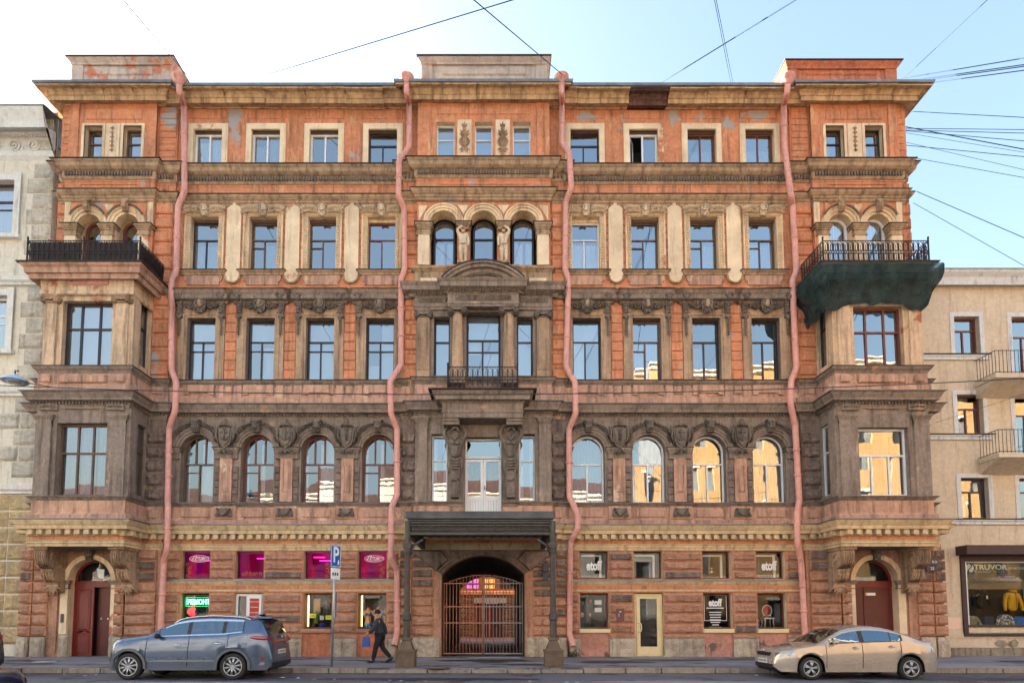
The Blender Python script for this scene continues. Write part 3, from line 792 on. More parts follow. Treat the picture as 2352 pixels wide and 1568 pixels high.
def f_garl(mb):      # leaf chain that follows one side of an archivolt (to the right of the crown)
    for k in range(9):
        a = R(90-9-6.2*k); r = .96; x, z = r*math.cos(a), r*math.sin(a)
        for e in (-1,1): mb.leaf(x,z,-.04,a-R(90)+e*R(34),.12,.06,.05)
        mb.ell((x,-.05,z),(.035,.035,.035),6,4)
GARL = om("laurel_chain", f_garl, GREYB)
def f_swag(mb):
    mb.prism([(-.24,-.12),(.24,-.12),(.24,.0),(.2,.13),(-.2,.13),(-.24,.0)],-.04,0)
    for k in range(9):
        t = k/8; x = -.17+.34*t; z = .09-.16*(1-(2*t-1)**2); mb.ell((x,-.07,z),(.04,.04,.03+.012*(1-abs(2*t-1))),6,4)
    for s in (-1,1): mb.scroll(s*.23,-.08,-.06,.055,1.2,R(90),s,.02,14); mb.ell((s*.18,-.08,.1),(.035,.035,.035),6,4)
SWAG = om("festoon", f_swag, GREYB)
def f_fest(mb):      # garland under a long panel
    for k in range(15):
        a = R(180+180*k/14); x, z = .27*math.cos(a), .27*math.sin(a)*.95
        mb.ell((x,-.03,z),(.05,.045,.042),6,4)
FEST = om("leaf_festoon", f_fest, STONE)
def f_ionic(mb):
    mb.box(-.29,.29,-.22,.12,.16,.22)
    for s in (-1,1):
        mb.lathe([(.12,-.22),(.13,-.2),(.13,.05),(.11,.08)],(s*.25,0,.04),14,'y'); mb.scroll(s*.25,.04,-.235,.1,1.7,R(90),s,.022,22)
    mb.box(-.22,.22,-.2,.1,.05,.16); mb.tube([(-.2,-.22,.1),(-.07,-.23,.04),(.07,-.23,.04),(.2,-.22,.1)],.03,6)
    for k in range(5): mb.ell((-.12+.06*k,-.21,.07),(.024,.03,.04),6,4)
    mb.box(-.19,.19,-.19,.1,-.06,-.02)
IONIC = om("ionic_capital", f_ionic, GREYB)
IONIC_L = om("ionic_capital", f_ionic, STONE)

# ------------------------------------------------------------------ fourth floor
z4b, z4t = Z(660), Z(468)
def capital(name, x0, x1, y, z0, z1, mat, fl=True, d=.3, par=None):
    """stepped impost block with a tin cap"""
    w = x1-x0; h = z1-z0; mb = MB()
    for a,b,e in ((0,.12,.03),(.12,.5,.0),(.5,.66,.03),(.66,.82,.06),(.82,1,.09)):
        mb.box(x0-e,x1+e,-y-e,-y+d,z0+h*a,z0+h*b-.001)
    o = part(mb, name, mat, par or HOUSE)
    if fl: m2 = MB(); m2.box(x0-.12,x1+.12,-y-.12,-y+d,z1,z1+.02); part(m2, "cap_flashing", DARKMETAL, o)
    return o
for s in (-1,1):
    a, b = sorted((s*Bx, s*Cc))
    hs = [(s*c-.52, s*c+.52, Z(622), Z(500)) for c in WX]
    strip_wall(a, b, z4b, z4t+.1, 0, ORANGE_B, hs, .3, rm=CREAM)
    for k,c in enumerate(WX):
        x = s*c; zb, zt = Z(622), Z(500); zo = Z(490.5)
        mb = MB()
        mb.box(x-.71,x-.52,-.06,0,zb,zt); mb.box(x+.52,x+.71,-.06,0,zb,zt); mb.box(x-.71,x+.71,-.06,0,zt,zo)
        mb.box(x-.74,x-.68,-.09,0,zb,zo); mb.box(x+.68,x+.74,-.09,0,zb,zo); mb.box(x-.68,x+.68,-.09,0,zo-.05,zo+.005)
        so = part(mb, "window_surround", CREAM, HOUSE)
        mb = MB()                                    # leaf moulding along the surround
        nn = 18
        for q in range(nn):
            zz = zb+.05+(zt-zb-.05)*q/nn
            for e in (-1,1):
                mb.leaf(x+e*.60,zz,-.06,R(90)+R(24),.13,.07,.05); mb.leaf(x+e*.60,zz,-.06,R(90)-R(24),.13,.07,.05)
        for q in range(10):
            for e in (-1,1): mb.leaf(x+e*(.1+.055*q),zt+.07,-.06,R(90)-e*R(90+24),.13,.06,.05); mb.leaf(x+e*(.1+.055*q),zt+.07,-.06,R(90)-e*R(66),.13,.06,.05)
        stuff(part(mb, "leaf_moulding", CREAM, so))
        inst("laurel_wreath", WREATH, HOUSE, (x,-.08,zo+.04), (1.08,1.7,1.15))
        mb = MB(); zs = Z(621,-.1)                     # sill and shaped apron
        mb.sweep([(0,zs-.16),(.05,zs-.15),(.07,zs-.09),(.13,zs-.05),(.13,zs-.01)], [(x-.74,.0),(x-.74,-.03),(x+.74,-.03),(x+.74,.0)]); so = part(mb, "window_sill", OCHRE_G, HOUSE)
        mb = MB(); mb.box(x-.90,x+.90,-.2,.0,zs-.01,zs+.012); part(mb, "sill_flashing", DARKMETAL, so)
        mb = MB(); t, q = zs-.15, Z(654,-.05); mb.prism([(x-.6,q),(x+.6,q),(x+.6,q+.14),(x+.66,q+.14),(x+.70,q+.24),(x+.70,t),(x-.70,t),(x-.70,q+.24),(x-.66,q+.14),(x-.6,q+.14)],-.05,0)
        part(mb, "apron_panel", BROWN_P, HOUSE)
        # small blocks between surround and the long panel
        for e in (-1,1):
            g = .83 if k not in (0,3) else (.83)
            for r in range(8):
                q0 = Z(622)+.02+r*(Z(486)-Z(622))/8
                mb = MB(); mb.cbox(x+e*.79-.05,x+e*.79+.05,-.035,0,q0,q0+(Z(486)-Z(622))/8-.03,.02); part(mb, "stone_block", ORANGE_B, HOUSE)
    for k in range(3):                                # long cream panels with rounded ends
        x = s*(WX[k]+WX[k+1])/2; zt, zb = Z(474), Z(640); r = .265
        pts = [(x+r*math.cos(a)*1.0, zb+r*math.sin(a)*.62) for a in [R(180+180*q/14) for q in range(15)]]
        pts += [(x+r,zt-.16),(x+r-.03,zt-.09),(x+.1,zt-.01),(x-.1,zt-.01),(x-r+.03,zt-.09),(x-r,zt-.16)]
        mb = MB(); mb.prism(pts,-.08,0); mb.box(x-.06,x+.06,-.08,0,zt-.02,Z(468)); po = part(mb, "long_panel", CREAM_W, HOUSE)
        inst("leaf_festoon", FEST, po, (x,-.05,zb+.06))
    # banded strip
    a, b = sorted((s*Cc, s*Dd)); strip_wall(a, b, Z(760), z4t+.1, .08, ORANGE_B)
    n = 6
    for k in range(n):
        q0 = Z(660)+k*(Z(470)-Z(660))/n; smooth_block(a+.0,b-.03,q0+.10,q0+(Z(470)-Z(660))/n-.06,.08,ORANGE_B,.09,.04); smooth_block(a+.06,b-.08,q0-.04,q0+.09,.08,ORANGE_B,.03,.02)
    # pavilion: two small arches on piers
    p0 = s*PC; o = .26; a, b = sorted((s*Dd, s*Ee))
    zsp, ztop = Z(519,-o), Z(484,-o); rr = .43
    hs = [(p0+q*.70-rr, p0+q*.70+rr, Z(640,-o), zsp+rr, rr) for q in (-1,1)]
    strip_wall(a, b, Z(660), z4t+.1, o, ORANGE, hs, .45, rm=CREAM)
    for q in (-1,1):
        mb = MB(); x = p0+q*.70
        mb.arch(x,zsp,rr,rr+.10,-o-.06,-o,0,math.pi,20); mb.arch(x,zsp,rr+.10,rr+.20,-o-.10,-o,0,math.pi,20); mb.arch(x,zsp,rr+.20,rr+.27,-o-.14,-o,0,math.pi,20)
        ao = part(mb, "archivolt", CREAM, HOUSE)
        inst("scroll_keystone", KEYST_L, HOUSE, (x,-o-.12,zsp+rr+.22), (1.1,1,1.1))
        for e in (-1,1): inst("laurel_chain", GARL, HOUSE, (x,-o-.13,zsp), (e*.74,1,.74))
        window(x-rr+.02,x+rr-.02,Z(640,-o),zsp+rr-.02,.16 if s < 0 else -.02,REDF if s < 0 else WHITE,'archS',rise=rr-.02,fw=.09,cur=[(0,1,0,.5)] if s < 0 else [(0,.9,.0,1)])
    for xx,w in ((p0-1.34,.22),(p0,.22),(p0+1.34,.22)):
        mb = MB(); mb.box(xx-w+.02,xx+w-.02,-o-.10,-o,Z(650),zsp-.38); part(mb, "pilaster", CREAM_W, HOUSE)
        capital("pier_capital", xx-w, xx+w, o+.1, zsp-.42, zsp-.01, OCHRE_G)
    for e,(m0,m1) in ((-1,(p0-1.63,p0-1.42)),(1,(p0+1.42,p0+1.63))):
        mb = MB(); mb.box(m0,m1,-o-.03,-o,zsp+.05,z4t-.12); part(mb, "spandrel_panel", CREAM, HOUSE)
    mb = MB(); mb.prism([(p0-.17,zsp+.82),(p0,zsp+.45),(p0+.17,zsp+.82)],-o-.03,-o); part(mb, "spandrel_panel", CREAM, HOUSE)
    a, b = sorted((s*Ee, s*Ff)); a2,b2 = (a,b); strip_wall(a2, b2, Z(700), z4t+.1, .1, ORANGE)
    for k in range(n):
        q0 = Z(660)+k*(Z(470)-Z(660))/n; smooth_block(a+.04,b,q0+.06,q0+(Z(470)-Z(660))/n-.1,.1,ORANGE,.08,.04)
    # strips beside the middle
    a, b = sorted((s*A, s*Bx)); strip_wall(a, b, Z(880), z4t+.1, .12, ORANGE)
    for k in range(n):
        q0 = Z(660)+k*(Z(470)-Z(660))/n; smooth_block(a+.06,b+.06,q0+.1,q0+(Z(470)-Z(660))/n-.07,.12,ORANGE,.08,.04); smooth_block(a+.1,b-.0,q0-.05,q0+.08,.12,ORANGE,.03,.02)
    for k in range(6):
        q0 = Z(880)+k*(Z(680)-Z(880))/6; smooth_block(a+.06,b+.06,q0+.1,q0+(Z(680)-Z(880))/6-.07,.12,ORANGE,.08,.04); smooth_block(a+.1,b,q0-.05,q0+.08,.12,ORANGE_B,.03,.02)
# middle: three arches
o = .3; zsp = Z(516,-o); rr = .50
hs = [(c-rr, c+rr, Z(609,-o), zsp+rr, rr) for c in (-1.47,0,1.47)]
strip_wall(-A, A, Z(640), z4t+.1, o, ORANGE, hs, .45, rm=CREAM)
for c in (-1.47,0,1.47):
    mb = MB(); mb.arch(c,zsp,rr,rr+.09,-o-.08,-o,0,math.pi,22); mb.arch(c,zsp,rr+.09,rr+.18,-o-.12,-o,0,math.pi,22); mb.arch(c,zsp,rr+.18,rr+.232,-o-.16,-o,0,math.pi,22)
    part(mb, "archivolt", CREAM, HOUSE)
    window(c-.40,c+.40,Z(609,-o),zsp+.40,.1,BROWNF,'archS',rise=.40,fw=.07,cur=[(0,.5,0,.6),(.62,1,0,.6)] if c else None)
for x,e in ((-2.38,1),(2.38,-1)):
    mb = MB(); mb.prism([(x,zsp+.15),(x+e*.12,zsp+.35),(x+e*.32,zsp+.72),(x,zsp+.72)][::e],-o-.03,-o); part(mb, "spandrel_panel", CREAM, HOUSE)
for x in (-.735,.735): mb = MB(); mb.prism([(x-.22,zsp+.74),(x,zsp+.38),(x+.22,zsp+.74)],-o-.03,-o); part(mb, "spandrel_panel", CREAM, HOUSE)
for x,w in ((-2.18,.24),(2.18,.24)):
    mb = MB(); mb.box(x-w+.03,x+w-.03,-o-.12,-o,Z(612,-o),zsp-.45); part(mb, "pilaster", CREAM_W, HOUSE); capital("pier_capital", x-w, x+w, o+.1, zsp-.46, zsp-.01, OCHRE_G)
for x in (-.735,.735): capital("pier_capital", x-.2, x+.2, o+.12, zsp-.26, zsp-.01, OCHRE_G)
# sill band under the three arches
zs = Z(611,-o-.15)
moulding("sill_moulding", OCHRE_G, [(0,zs-.5),(.04,zs-.5),(.04,zs-.16),(.06,zs-.15),(.1,zs-.1),(.16,zs-.06),(.16,zs)], [(-A-.02,.0),(-A-.02,-o),(-1.15,-o),(-1.15,-o-.1),(1.15,-o-.1),(1.15,-o),(A+.02,-o),(A+.02,.0)])
mb = MB(); mb.box(-2.3,2.3,-o-.06,-o,Z(655,-o),Z(640,-o)); part(mb, "sill_course", CREAM_W, HOUSE)

w4 = {-1: [('T',REDF,None),('Tfort',OLDF,None),('Tfort',OLDF,[(.5,1,0,.6)]),('Tl',BROWNF,[(.1,1,.0,.6)])], 1: [('Tl',WHITE,[(.0,.5,0,.62),(.55,1,.0,.62)]),('Tfort',OLDF,[(.5,1,0,.64)]),('Tfort',OLDF,[(.55,1,0,.6)]),('Tfort',OLDF,[(0,1,0,.62)])]}
for s in (-1,1):
    for k,c in enumerate(WX):
        lay, mt, cu = w4[s][k]; x = s*c
        window(x-.52,x+.52,Z(622)-.02,Z(500)-.1,.2,mt,lay,fw=.05,cur=cu,cm=NETC if k != 0 else CURT)
        mb = MB(); mb.box(x-.52,x+.52,.14,.24,Z(500)-.1,Z(500)); part(mb, "head_board", OLDF if k else CREAM, HOUSE)

# ------------------------------------------------------------------ third floor
z3b, z3t = Z(888), Z(660)
for s in (-1,1):
    a, b = sorted((s*Bx, s*Cc))
    hs = [(s*c-.52, s*c+.52, Z(872), Z(731)) for c in WX]
    strip_wall(a, b, z3b-.2, z3t, 0, ORANGE_B, hs, .28, rm=BROWN)
    for k,c in enumerate(WX):
        x = s*c; zb, zt = Z(872), Z(731); zf = Z(722)
        mb = MB()
        for e in (-1,1):
            u, v = sorted((x+e*.52, x+e*.60)); mb.box(u,v,-.05,0,zb,zf)
            u, v = sorted((x+e*.60, x+e*.70)); mb.box(u,v,-.08,0,zb,zf)
            u, v = sorted((x+e*.70, x+e*.865)); mb.box(u,v,-.06,0,zb,Z(690))
        mb.box(x-.52,x+.52,-.05,0,zt,zt+.08); mb.box(x-.6,x+.6,-.08,0,zt+.08,zf+.06)
        mb.box(x-.7,x+.7,-.04,0,zf+.06,Z(690))
        part(mb, "window_surround", TAN, HOUSE)
        inst("cartouche", CARTOUCHE, HOUSE, (x,-.05,(zf+Z(694))/2+.06), (1.05,1.9,1.0))
        for e in (-1,1): inst("lion_console", CONSOLE, HOUSE, (x+e*.775,-.06,Z(703)), (1.1,1.4,1.05))
        yh = -.1; zz = lambda v: Z(v,-.35)
        P = [(x-.95,0),(x-.95,-.08),(x+.95,-.08),(x+.95,0)]
        mb = MB(); mb.sweep([(0,zz(690)),(.05,zz(688)),(.05,zz(685)),(.22,zz(683)),(.23,zz(674)),(.27,zz(671)),(.30,zz(666)),(.33,zz(664))], P); ho = part(mb, "window_hood", BROWN, HOUSE)
        mb = MB(); j = random.uniform(-.02,.02); mb.add([(x-1.07,-.44,zz(664)+.01),(x-.4,-.45,zz(664)-.01+j),(x+.3,-.45,zz(664)+.02-j),(x+1.07,-.44,zz(664)+.01),(x+1.03,.0,zz(664)+.22),(x-1.03,.0,zz(664)+.22)],[(0,1,2,3,4,5)]); part(mb, "hood_flashing", METAL, ho)
        mb = MB()
        for q in range(26): mb.box(x-.9+q*.07,x-.9+q*.07+.04,-.15,-.05,zz(690)-.06,zz(690)-.005)
        stuff(part(mb, "dentil_row", GREYB, ho))
    mids = [(s*(WX[k]+WX[k+1])/2,.222) for k in range(3)]
    for x,w in mids:
        for r in range(8):
            h = (Z(700)-Z(872))/8; q0 = Z(872)+r*h
            mb = MB(); mb.cbox(x-w+.01,x+w-.01,-.045,0,q0+.015,q0+h-.015,.02); part(mb, "stone_block", ORANGE_B, HOUSE)
w3 = {-1: [('Tboth',BROWNF,[(0,.48,0,.3),(.5,1,0,1)],BLIND),('Tboth',BROWNF,[(0,1,0,1)],BLIND),('Tboth',BROWNF,[(.5,1,0,.6),(0,1,.66,1)],BLIND),('Tboth',BROWNF,[(0,1,0,1)],BLIND)],
       1: [('Tl',BROWNF,[(0,1,.66,1),(0,.48,0,.66)],BLIND),('Tfort',OLDF,[(0,1,0,.66)],NETC),('Tl',BROWNF,[(.0,.5,0,.6)],NETC),('Tl',BROWNF,None,None)]}
for s in (-1,1):
    for k,c in enumerate(WX):
        lay, mt, cu, cmx = w3[s][k]; x = s*c
        window(x-.52,x+.52,Z(872)-.02,Z(731)-.06,.2,mt,lay,fw=.06,cur=cu,cm=cmx,g=GLASS_W if (s == 1 and k > 1) else GLASS)

# middle of the third floor: columns, door, segmental pediment
o = .3; zb, zt = Z(870,-o), Z(719,-o)
dz = Z(889,-.35)
hs = [(-1.80,-1.22,Z(862,-o),Z(727,-o)),(-.62,.62,dz,Z(716,-o)),(1.22,1.80,Z(862,-o),Z(727,-o))]
strip_wall(-A, A, Z(900), Z(640), o, BROWN, hs, .3, rm=BROWN)
window(*hs[0][:4],.0,BROWNF,'Tboth' if False else 'sash',fw=.06,cur=[(0,1,0,1)],cm=BLIND)
window(*hs[2][:4],.0,BROWNF,'sash',fw=.06,cur=[(0,1,0,1)],cm=BLIND)
window(*hs[1][:4],.0,BROWNF,'Tboth',fw=.07,cur=[(0,1,.5,1),(.5,1,0,.66)],cm=BLIND)
mb = MB(); mb.cbox(-.56,.56,-.06,.1,dz+.02,Z(866,-.1),.02); part(mb, "door_panel", BROWNF, HOUSE)
for s in (-1,1):
    x = s*.92; yc = -o-.26
    mb = MB(); h0, h1 = Z(858,yc), Z(721,yc)
    mb.lathe([(.25,0),(.25,.06),(.22,.1),(.24,.15),(.2,.2),(.205,.3),(.17,h1-h0-.05),(.19,h1-h0)],(x,yc,h0),80,'z',0,True,(20,.09)); mb.box(x-.28,x+.28,yc-.28,-o,Z(889,-.4),h0)
    part(mb, "column", TAN, HOUSE); inst("ionic_capital", IONIC, HOUSE, (x,yc,h1+.02), (.98,1,1))
    x = s*2.16; mb = MB(); h0, h1 = Z(868,-o), Z(729,-o)
    for k in range(7): mb.box(x-.21+k*.062,x-.21+k*.062+.035,-o-.14,-o-.1,h0+.25,h1-.06)
    mb.box(x-.22,x+.22,-o-.11,-o,h0,h1); part(mb, "pilaster", TAN, HOUSE); inst("ionic_capital", IONIC, HOUSE, (x,-o-.02,h1), (.92,.8,.95))
# entablature: lower sides, middle brought forward on the columns
eo = .62
P = [(-2.5,.0),(-2.5,-o-.08),(-1.28,-o-.08),(-1.28,-eo),(1.28,-eo),(1.28,-o-.08),(2.5,-o-.08),(2.5,.0)]
zz = lambda v: Z(v,-.5)
moulding("architrave", BROWN, [(-.3,zz(707)),(.0,zz(707)),(.0,zz(702)),(.03,zz(701)),(.03,zz(697)),(.0,zz(696)),(.0,zz(678))], P)
moulding("cornice", BROWN, [(.0,zz(679)),(.06,zz(676)),(.06,zz(672)),(.26,zz(669)),(.27,zz(660)),(.33,zz(656)),(.36,zz(653)),(.0,zz(650))], [(p[0]*(1.06 if abs(p[0]) > 2 else 1),p[1]) for p in P])
dentils([(x,y) for x,y in P], .14, zz(676), zz(670.5), .05, .05, GREYB, .1)
m1 = MB(); cz_ = zz(651); R1 = 2.0; aa = math.asin(1.42/R1); ccz = cz_ - R1*math.cos(aa)
for r0,r1,oo in ((R1-.30,R1-.17,eo+.12),(R1-.17,R1-.06,eo+.26),(R1-.06,R1+.02,eo+.34)): m1.arch(0,ccz,r0,r1,-oo,-.2,math.pi/2-aa,math.pi/2+aa,26)
po = part(m1, "pediment", BROWN, HOUSE)
m1 = MB(); m1.arch(0,ccz,R1-.95 if False else R1-.62,R1-.30,-eo-.02,-.2,math.pi/2-aa*.8,math.pi/2+aa*.8,20); part(m1, "tympanum", BROWN, po)
m1 = MB(); m1.arch(0,ccz,R1+.02,R1+.05,-eo-.37,-.2,math.pi/2-aa*1.02,math.pi/2+aa*1.02,26); part(m1, "pediment_flashing", DARKMETAL, po)
m1 = MB()
for k in range(26):
    a = math.pi/2-aa*.72+1.44*aa*k/25; x, z = (R1-.34)*math.cos(a), ccz+(R1-.34)*math.sin(a); m1.box(x-.03,x+.03,-eo-.1,-eo,z-.03,z+.03)
stuff(part(m1, "dentil_row", GREYB, po))
def greek(x0, x1, z, h, y, mat):
    mb = MB(); n = max(1,int((x1-x0)/(h*1.15))); st = (x1-x0)/n; t = h*.14
    mb.box(x0-.2,x1+.2,-y-.004,-y,z-.03,z+h+.03)
    for k in range(n):
        a = x0+k*st; b = a+st*.98
        for r in ((a,b,z,z+t),(a,a+t,z,z+h),(a,b-t*1.2,z+h-t,z+h),(b-2.2*t,b-1.2*t,z+.36*h,z+h),(a+1.9*t,b-1.2*t,z+.36*h,z+.36*h+t)): mb.box(r[0],r[1],-y-.03,-y,r[2],r[3])
    for e in (x0-.11,x1+.11): mb.ell((e,-y-.01,z+h/2),(.075,.04,.075),10,5)
    return stuff(part(mb, "greek_key_frieze", mat, HOUSE))
greek(-.82,.82,zz(693),.17,eo+.005,GREYB); greek(-2.16,-1.5,Z(693,-o-.08)-.02,.14,o+.085,GREYB); greek(1.5,2.16,Z(693,-o-.08)-.02,.14,o+.085,GREYB)

# ------------------------------------------------------------------ cornices D and E below the third floor, with the end bays
BO, B0, B1 = 1.3, 12.15, 15.3
pd = plan(.3,.12,.1,BO,.1,d=B0,e=B1,f=16.2)
zD = lambda v: Z(v,-.15)
moulding("sill_moulding", BROWN, [(.0,zD(887)),(.03,zD(886)),(.05,zD(882)),(.12,zD(878)),(.15,zD(875)),(.15,zD(873))], pd)
moulding("sill_flashing", DARKMETAL, [(0,zD(870)),(.18,zD(872.6)),(.18,zD(871.6)),(0,zD(869))], pd)
moulding("apron_course", BROWN_P, [(.0,Z(930)),(.09,Z(926)),(.09,Z(916)),(.05,Z(914)),(.02,Z(910)),(.02,Z(886))], pd)
for s in (-1,1):
    for c in WX:
        x = s*c; mb = MB(); t, q = Z(886), Z(908); mb.prism([(x-.55,q),(x-.38,q),(x-.36,q+.08),(x+.36,q+.08),(x+.38,q),(x+.55,q),(x+.55,t),(x-.55,t)],-.1,-.02); part(mb, "apron_panel", BROWN_P, HOUSE)
    for k in range(3):
        x = s*(WX[k]+WX[k+1])/2; mb = MB(); mb.cbox(x-.14,x+.14,-.1,-.02,Z(906),Z(888),.04); part(mb, "apron_panel", BROWN_P, HOUSE)
        for e in (-1,1): mb = MB(); mb.box(x+e*.33-.14,x+e*.33+.14,-.06,-.02,Z(924),Z(886)); part(mb, "apron_pilaster", BROWN_P, HOUSE)
    for x,o2,w in ((11.83,.1,.2),(2.7,.12,.14),(1.75,.3,.42)): mb = MB(); mb.cbox(s*x-w,s*x+w,-o2-.08,-o2-.02,Z(906,-o2),Z(890,-o2),.03); part(mb, "apron_panel", BROWN_P, HOUSE)
zE = lambda v: Z(v,-.3)
moulding("cornice", BROWN, [(.02,zE(955)),(.05,zE(951)),(.05,zE(947)),(.24,zE(945)),(.25,zE(940)),(.30,zE(935)),(.33,zE(931)),(.36,zE(928.5))], pd)
moulding("cornice_flashing", METAL, [(.0,zE(925)),(.40,zE(928)),(.40,zE(927)),(.0,zE(923.5))], pd)
dentils(pd, .12, zE(951), zE(946), .05, .06, GREYB, .1)
moulding("frieze", BROWN, [(-.1,Z(966)),(.018,Z(965.5)),(.018,Z(961)),(.03,Z(960)),(.03,Z(953))], plan(.3,.12,.1,BO,.1,d=B0,e=B1,f=16.2))

# ------------------------------------------------------------------ second floor
z2b, z2t = Z(1156), Z(950)
zsp = Z(1035)
for s in (-1,1):
    a, b = sorted((s*Bx, s*Cc))
    hs = [(s*c-.60, s*c+.60, Z(1153), zsp+.60, .60) for c in WX]
    strip_wall(a, b, z2b-.2, z2t+.05, 0, BROWN, hs, .34, rm=BROWN)
    for k,c in enumerate(WX):
        x = s*c; mb = MB()
        mb.arch(x,zsp,.60,.68,-.05,0,0,math.pi,24); mb.arch(x,zsp,.68,.78,-.09,0,0,math.pi,24); mb.arch(x,zsp,.78,.84,-.13,0,0,math.pi,24); part(mb, "archivolt", BROWN, HOUSE)
        inst("scroll_keystone", KEYST, HOUSE, (x,-.08,zsp+.86), (1.3,1.5,1.15))
        for e in (-1,1): inst("laurel_chain", GARL, HOUSE, (x,-.06,zsp), (e*1.0,2.2,1.0))
        lay, mt = (('arch3', OLDF if k == 3 else REDF) if s < 0 else ('archT', WHITE))
        window(x-.60,x+.60,Z(1153),zsp+.60,.27,mt,lay,rise=.60,fw=.062,cur=[(0,.12,0,.95),(.5,.62,0,.9),(.62,1,0,1) if k % 2 else (.9,1,0,.9)] if s < 0 else [(0,1,0,1)] if k != 2 else [(0,.45,0,.6)],cm=CURT if s < 0 else NETC,g=GLASS_W)
    piers = [(s*(WX[k]+WX[k+1])/2, .36, True) for k in range(3)] + [(s*3.02,.14,False),(s*11.2,.16,False)]
    for x,w,full in piers:
        zc0, zc1 = Z(1054), Z(1028,-.1)
        if full:
            mb = MB(); zb = Z(1153)
            mb.box(x-.22,x+.22,-.10,0,zb,zc0); mb.cbox(x-.10,x+.10,-.13,-.1,Z(1131),Z(1070),.025); mb.box(x-.13,x-.10,-.125,-.1,Z(1131),Z(1070)); mb.box(x+.10,x+.13,-.125,-.1,Z(1131),Z(1070)); part(mb, "pier", BROWN_P, HOUSE)
            for e in (-1,1):
                for r in range(5):
                    h = (Z(1070)-zb)/5; q0 = zb+r*h; mb = MB(); mb.cbox(x+e*.33-.10,x+e*.33+.10,-.06,0,q0+.012,q0+h-.012,.02); part(mb, "stone_block", RUST_D, HOUSE)
            capital("pier_capital", x-.38, x+.38, .08, zc0, zc1, BROWN, d=.2)
            inst("shield_cartouche", SHIELD, HOUSE, (x,-.06,Z(1006)), (1.15,1.9,1.2))
            inst("shield_emblem", EMB[(int(abs(x)*10)) % 3], HOUSE, (x,-.06,Z(1004)), (1.15,1.9,1.15))
        else:
            capital("pier_capital", x-w, x+w, .05, zc0, zc1, BROWN, d=.2)
    # rock faced strips
    for (x0,x1,oo) in ((Cc,B0,.1),(A,Bx,.12)):
        a, b = sorted((s*x0, s*x1)); strip_wall(a, b, z2b-.2, z2t+.05, oo, RUST_D)
        for k in range(5):
            h = (Z(992)-Z(1153))/5; q0 = Z(1153)+k*h; rock_block(a+.02,b+.02,q0+.07,q0+h-.05,oo+.03,RUST_D,.1)
    # third floor banded strip beside the bay
    a, b = sorted((s*Cc, s*B0)); strip_wall(a, b, Z(890), Z(640), .1, ORANGE_B)
    for k in range(6):
        h = (Z(680)-Z(870))/6; q0 = Z(870)+k*h; smooth_block(a+.02,b,q0+.1,q0+h-.05,.1,ORANGE_B,.08,.04); smooth_block(a+.08,b,q0-.04,q0+.09,.1,ORANGE_B,.03,.02)
# sill string F, apron with festoons, base course
zF = lambda v: Z(v,-.15)
for pf in (clip_path(pd,-20,-.7),clip_path(pd,.7,20)): moulding("sill_moulding", BROWN, [(.0,zF(1163)),(.04,zF(1162)),(.08,zF(1158.5)),(.13,zF(1156.5)),(.13,zF(1155))], pf)
for pf in (clip_path(pd,-20,-.7),clip_path(pd,.7,20)): moulding("sill_flashing", METAL, [(0,zF(1152.5)),(.16,zF(1154.6)),(.16,zF(1153.8)),(0,zF(1151.5))], pf)
for pf in (clip_path(pd,-20,-.7),clip_path(pd,.7,20)): moulding("apron_course", BROWN_P, [(.0,Z(1206)),(.11,Z(1204)),(.11,Z(1196)),(.06,Z(1193)),(.02,Z(1190)),(.02,Z(1162))], pf)
for s in (-1,1):
    for c in WX: x = s*c; mb = MB(); mb.cbox(x-.52,x+.52,-.07,-.02,Z(1188),Z(1169),.03); part(mb, "apron_panel", BROWN_P, HOUSE)
    for k in range(3):
        x = s*(WX[k]+WX[k+1])/2; mb = MB(); mb.box(x-.4,x+.4,-.1,-.02,Z(1192),Z(1163)); mb.box(x-.46,x+.46,-.15,-.02,Z(1205),Z(1194)); po = part(mb, "apron_pedestal", BROWN_P, HOUSE); inst("festoon", SWAG, po, (x,-.1,Z(1178)), (1.15,1.6,1.2))
    for x,o2,w in ((11.83,.1,.2),(2.7,.12,.14),(1.95,.3,.35),(.95,.3,.2)): mb = MB(); mb.cbox(s*x-w,s*x+w,-o2-.08,-o2-.02,Z(1190,-o2),Z(1170,-o2),.03); part(mb, "apron_panel", BROWN_P, HOUSE)

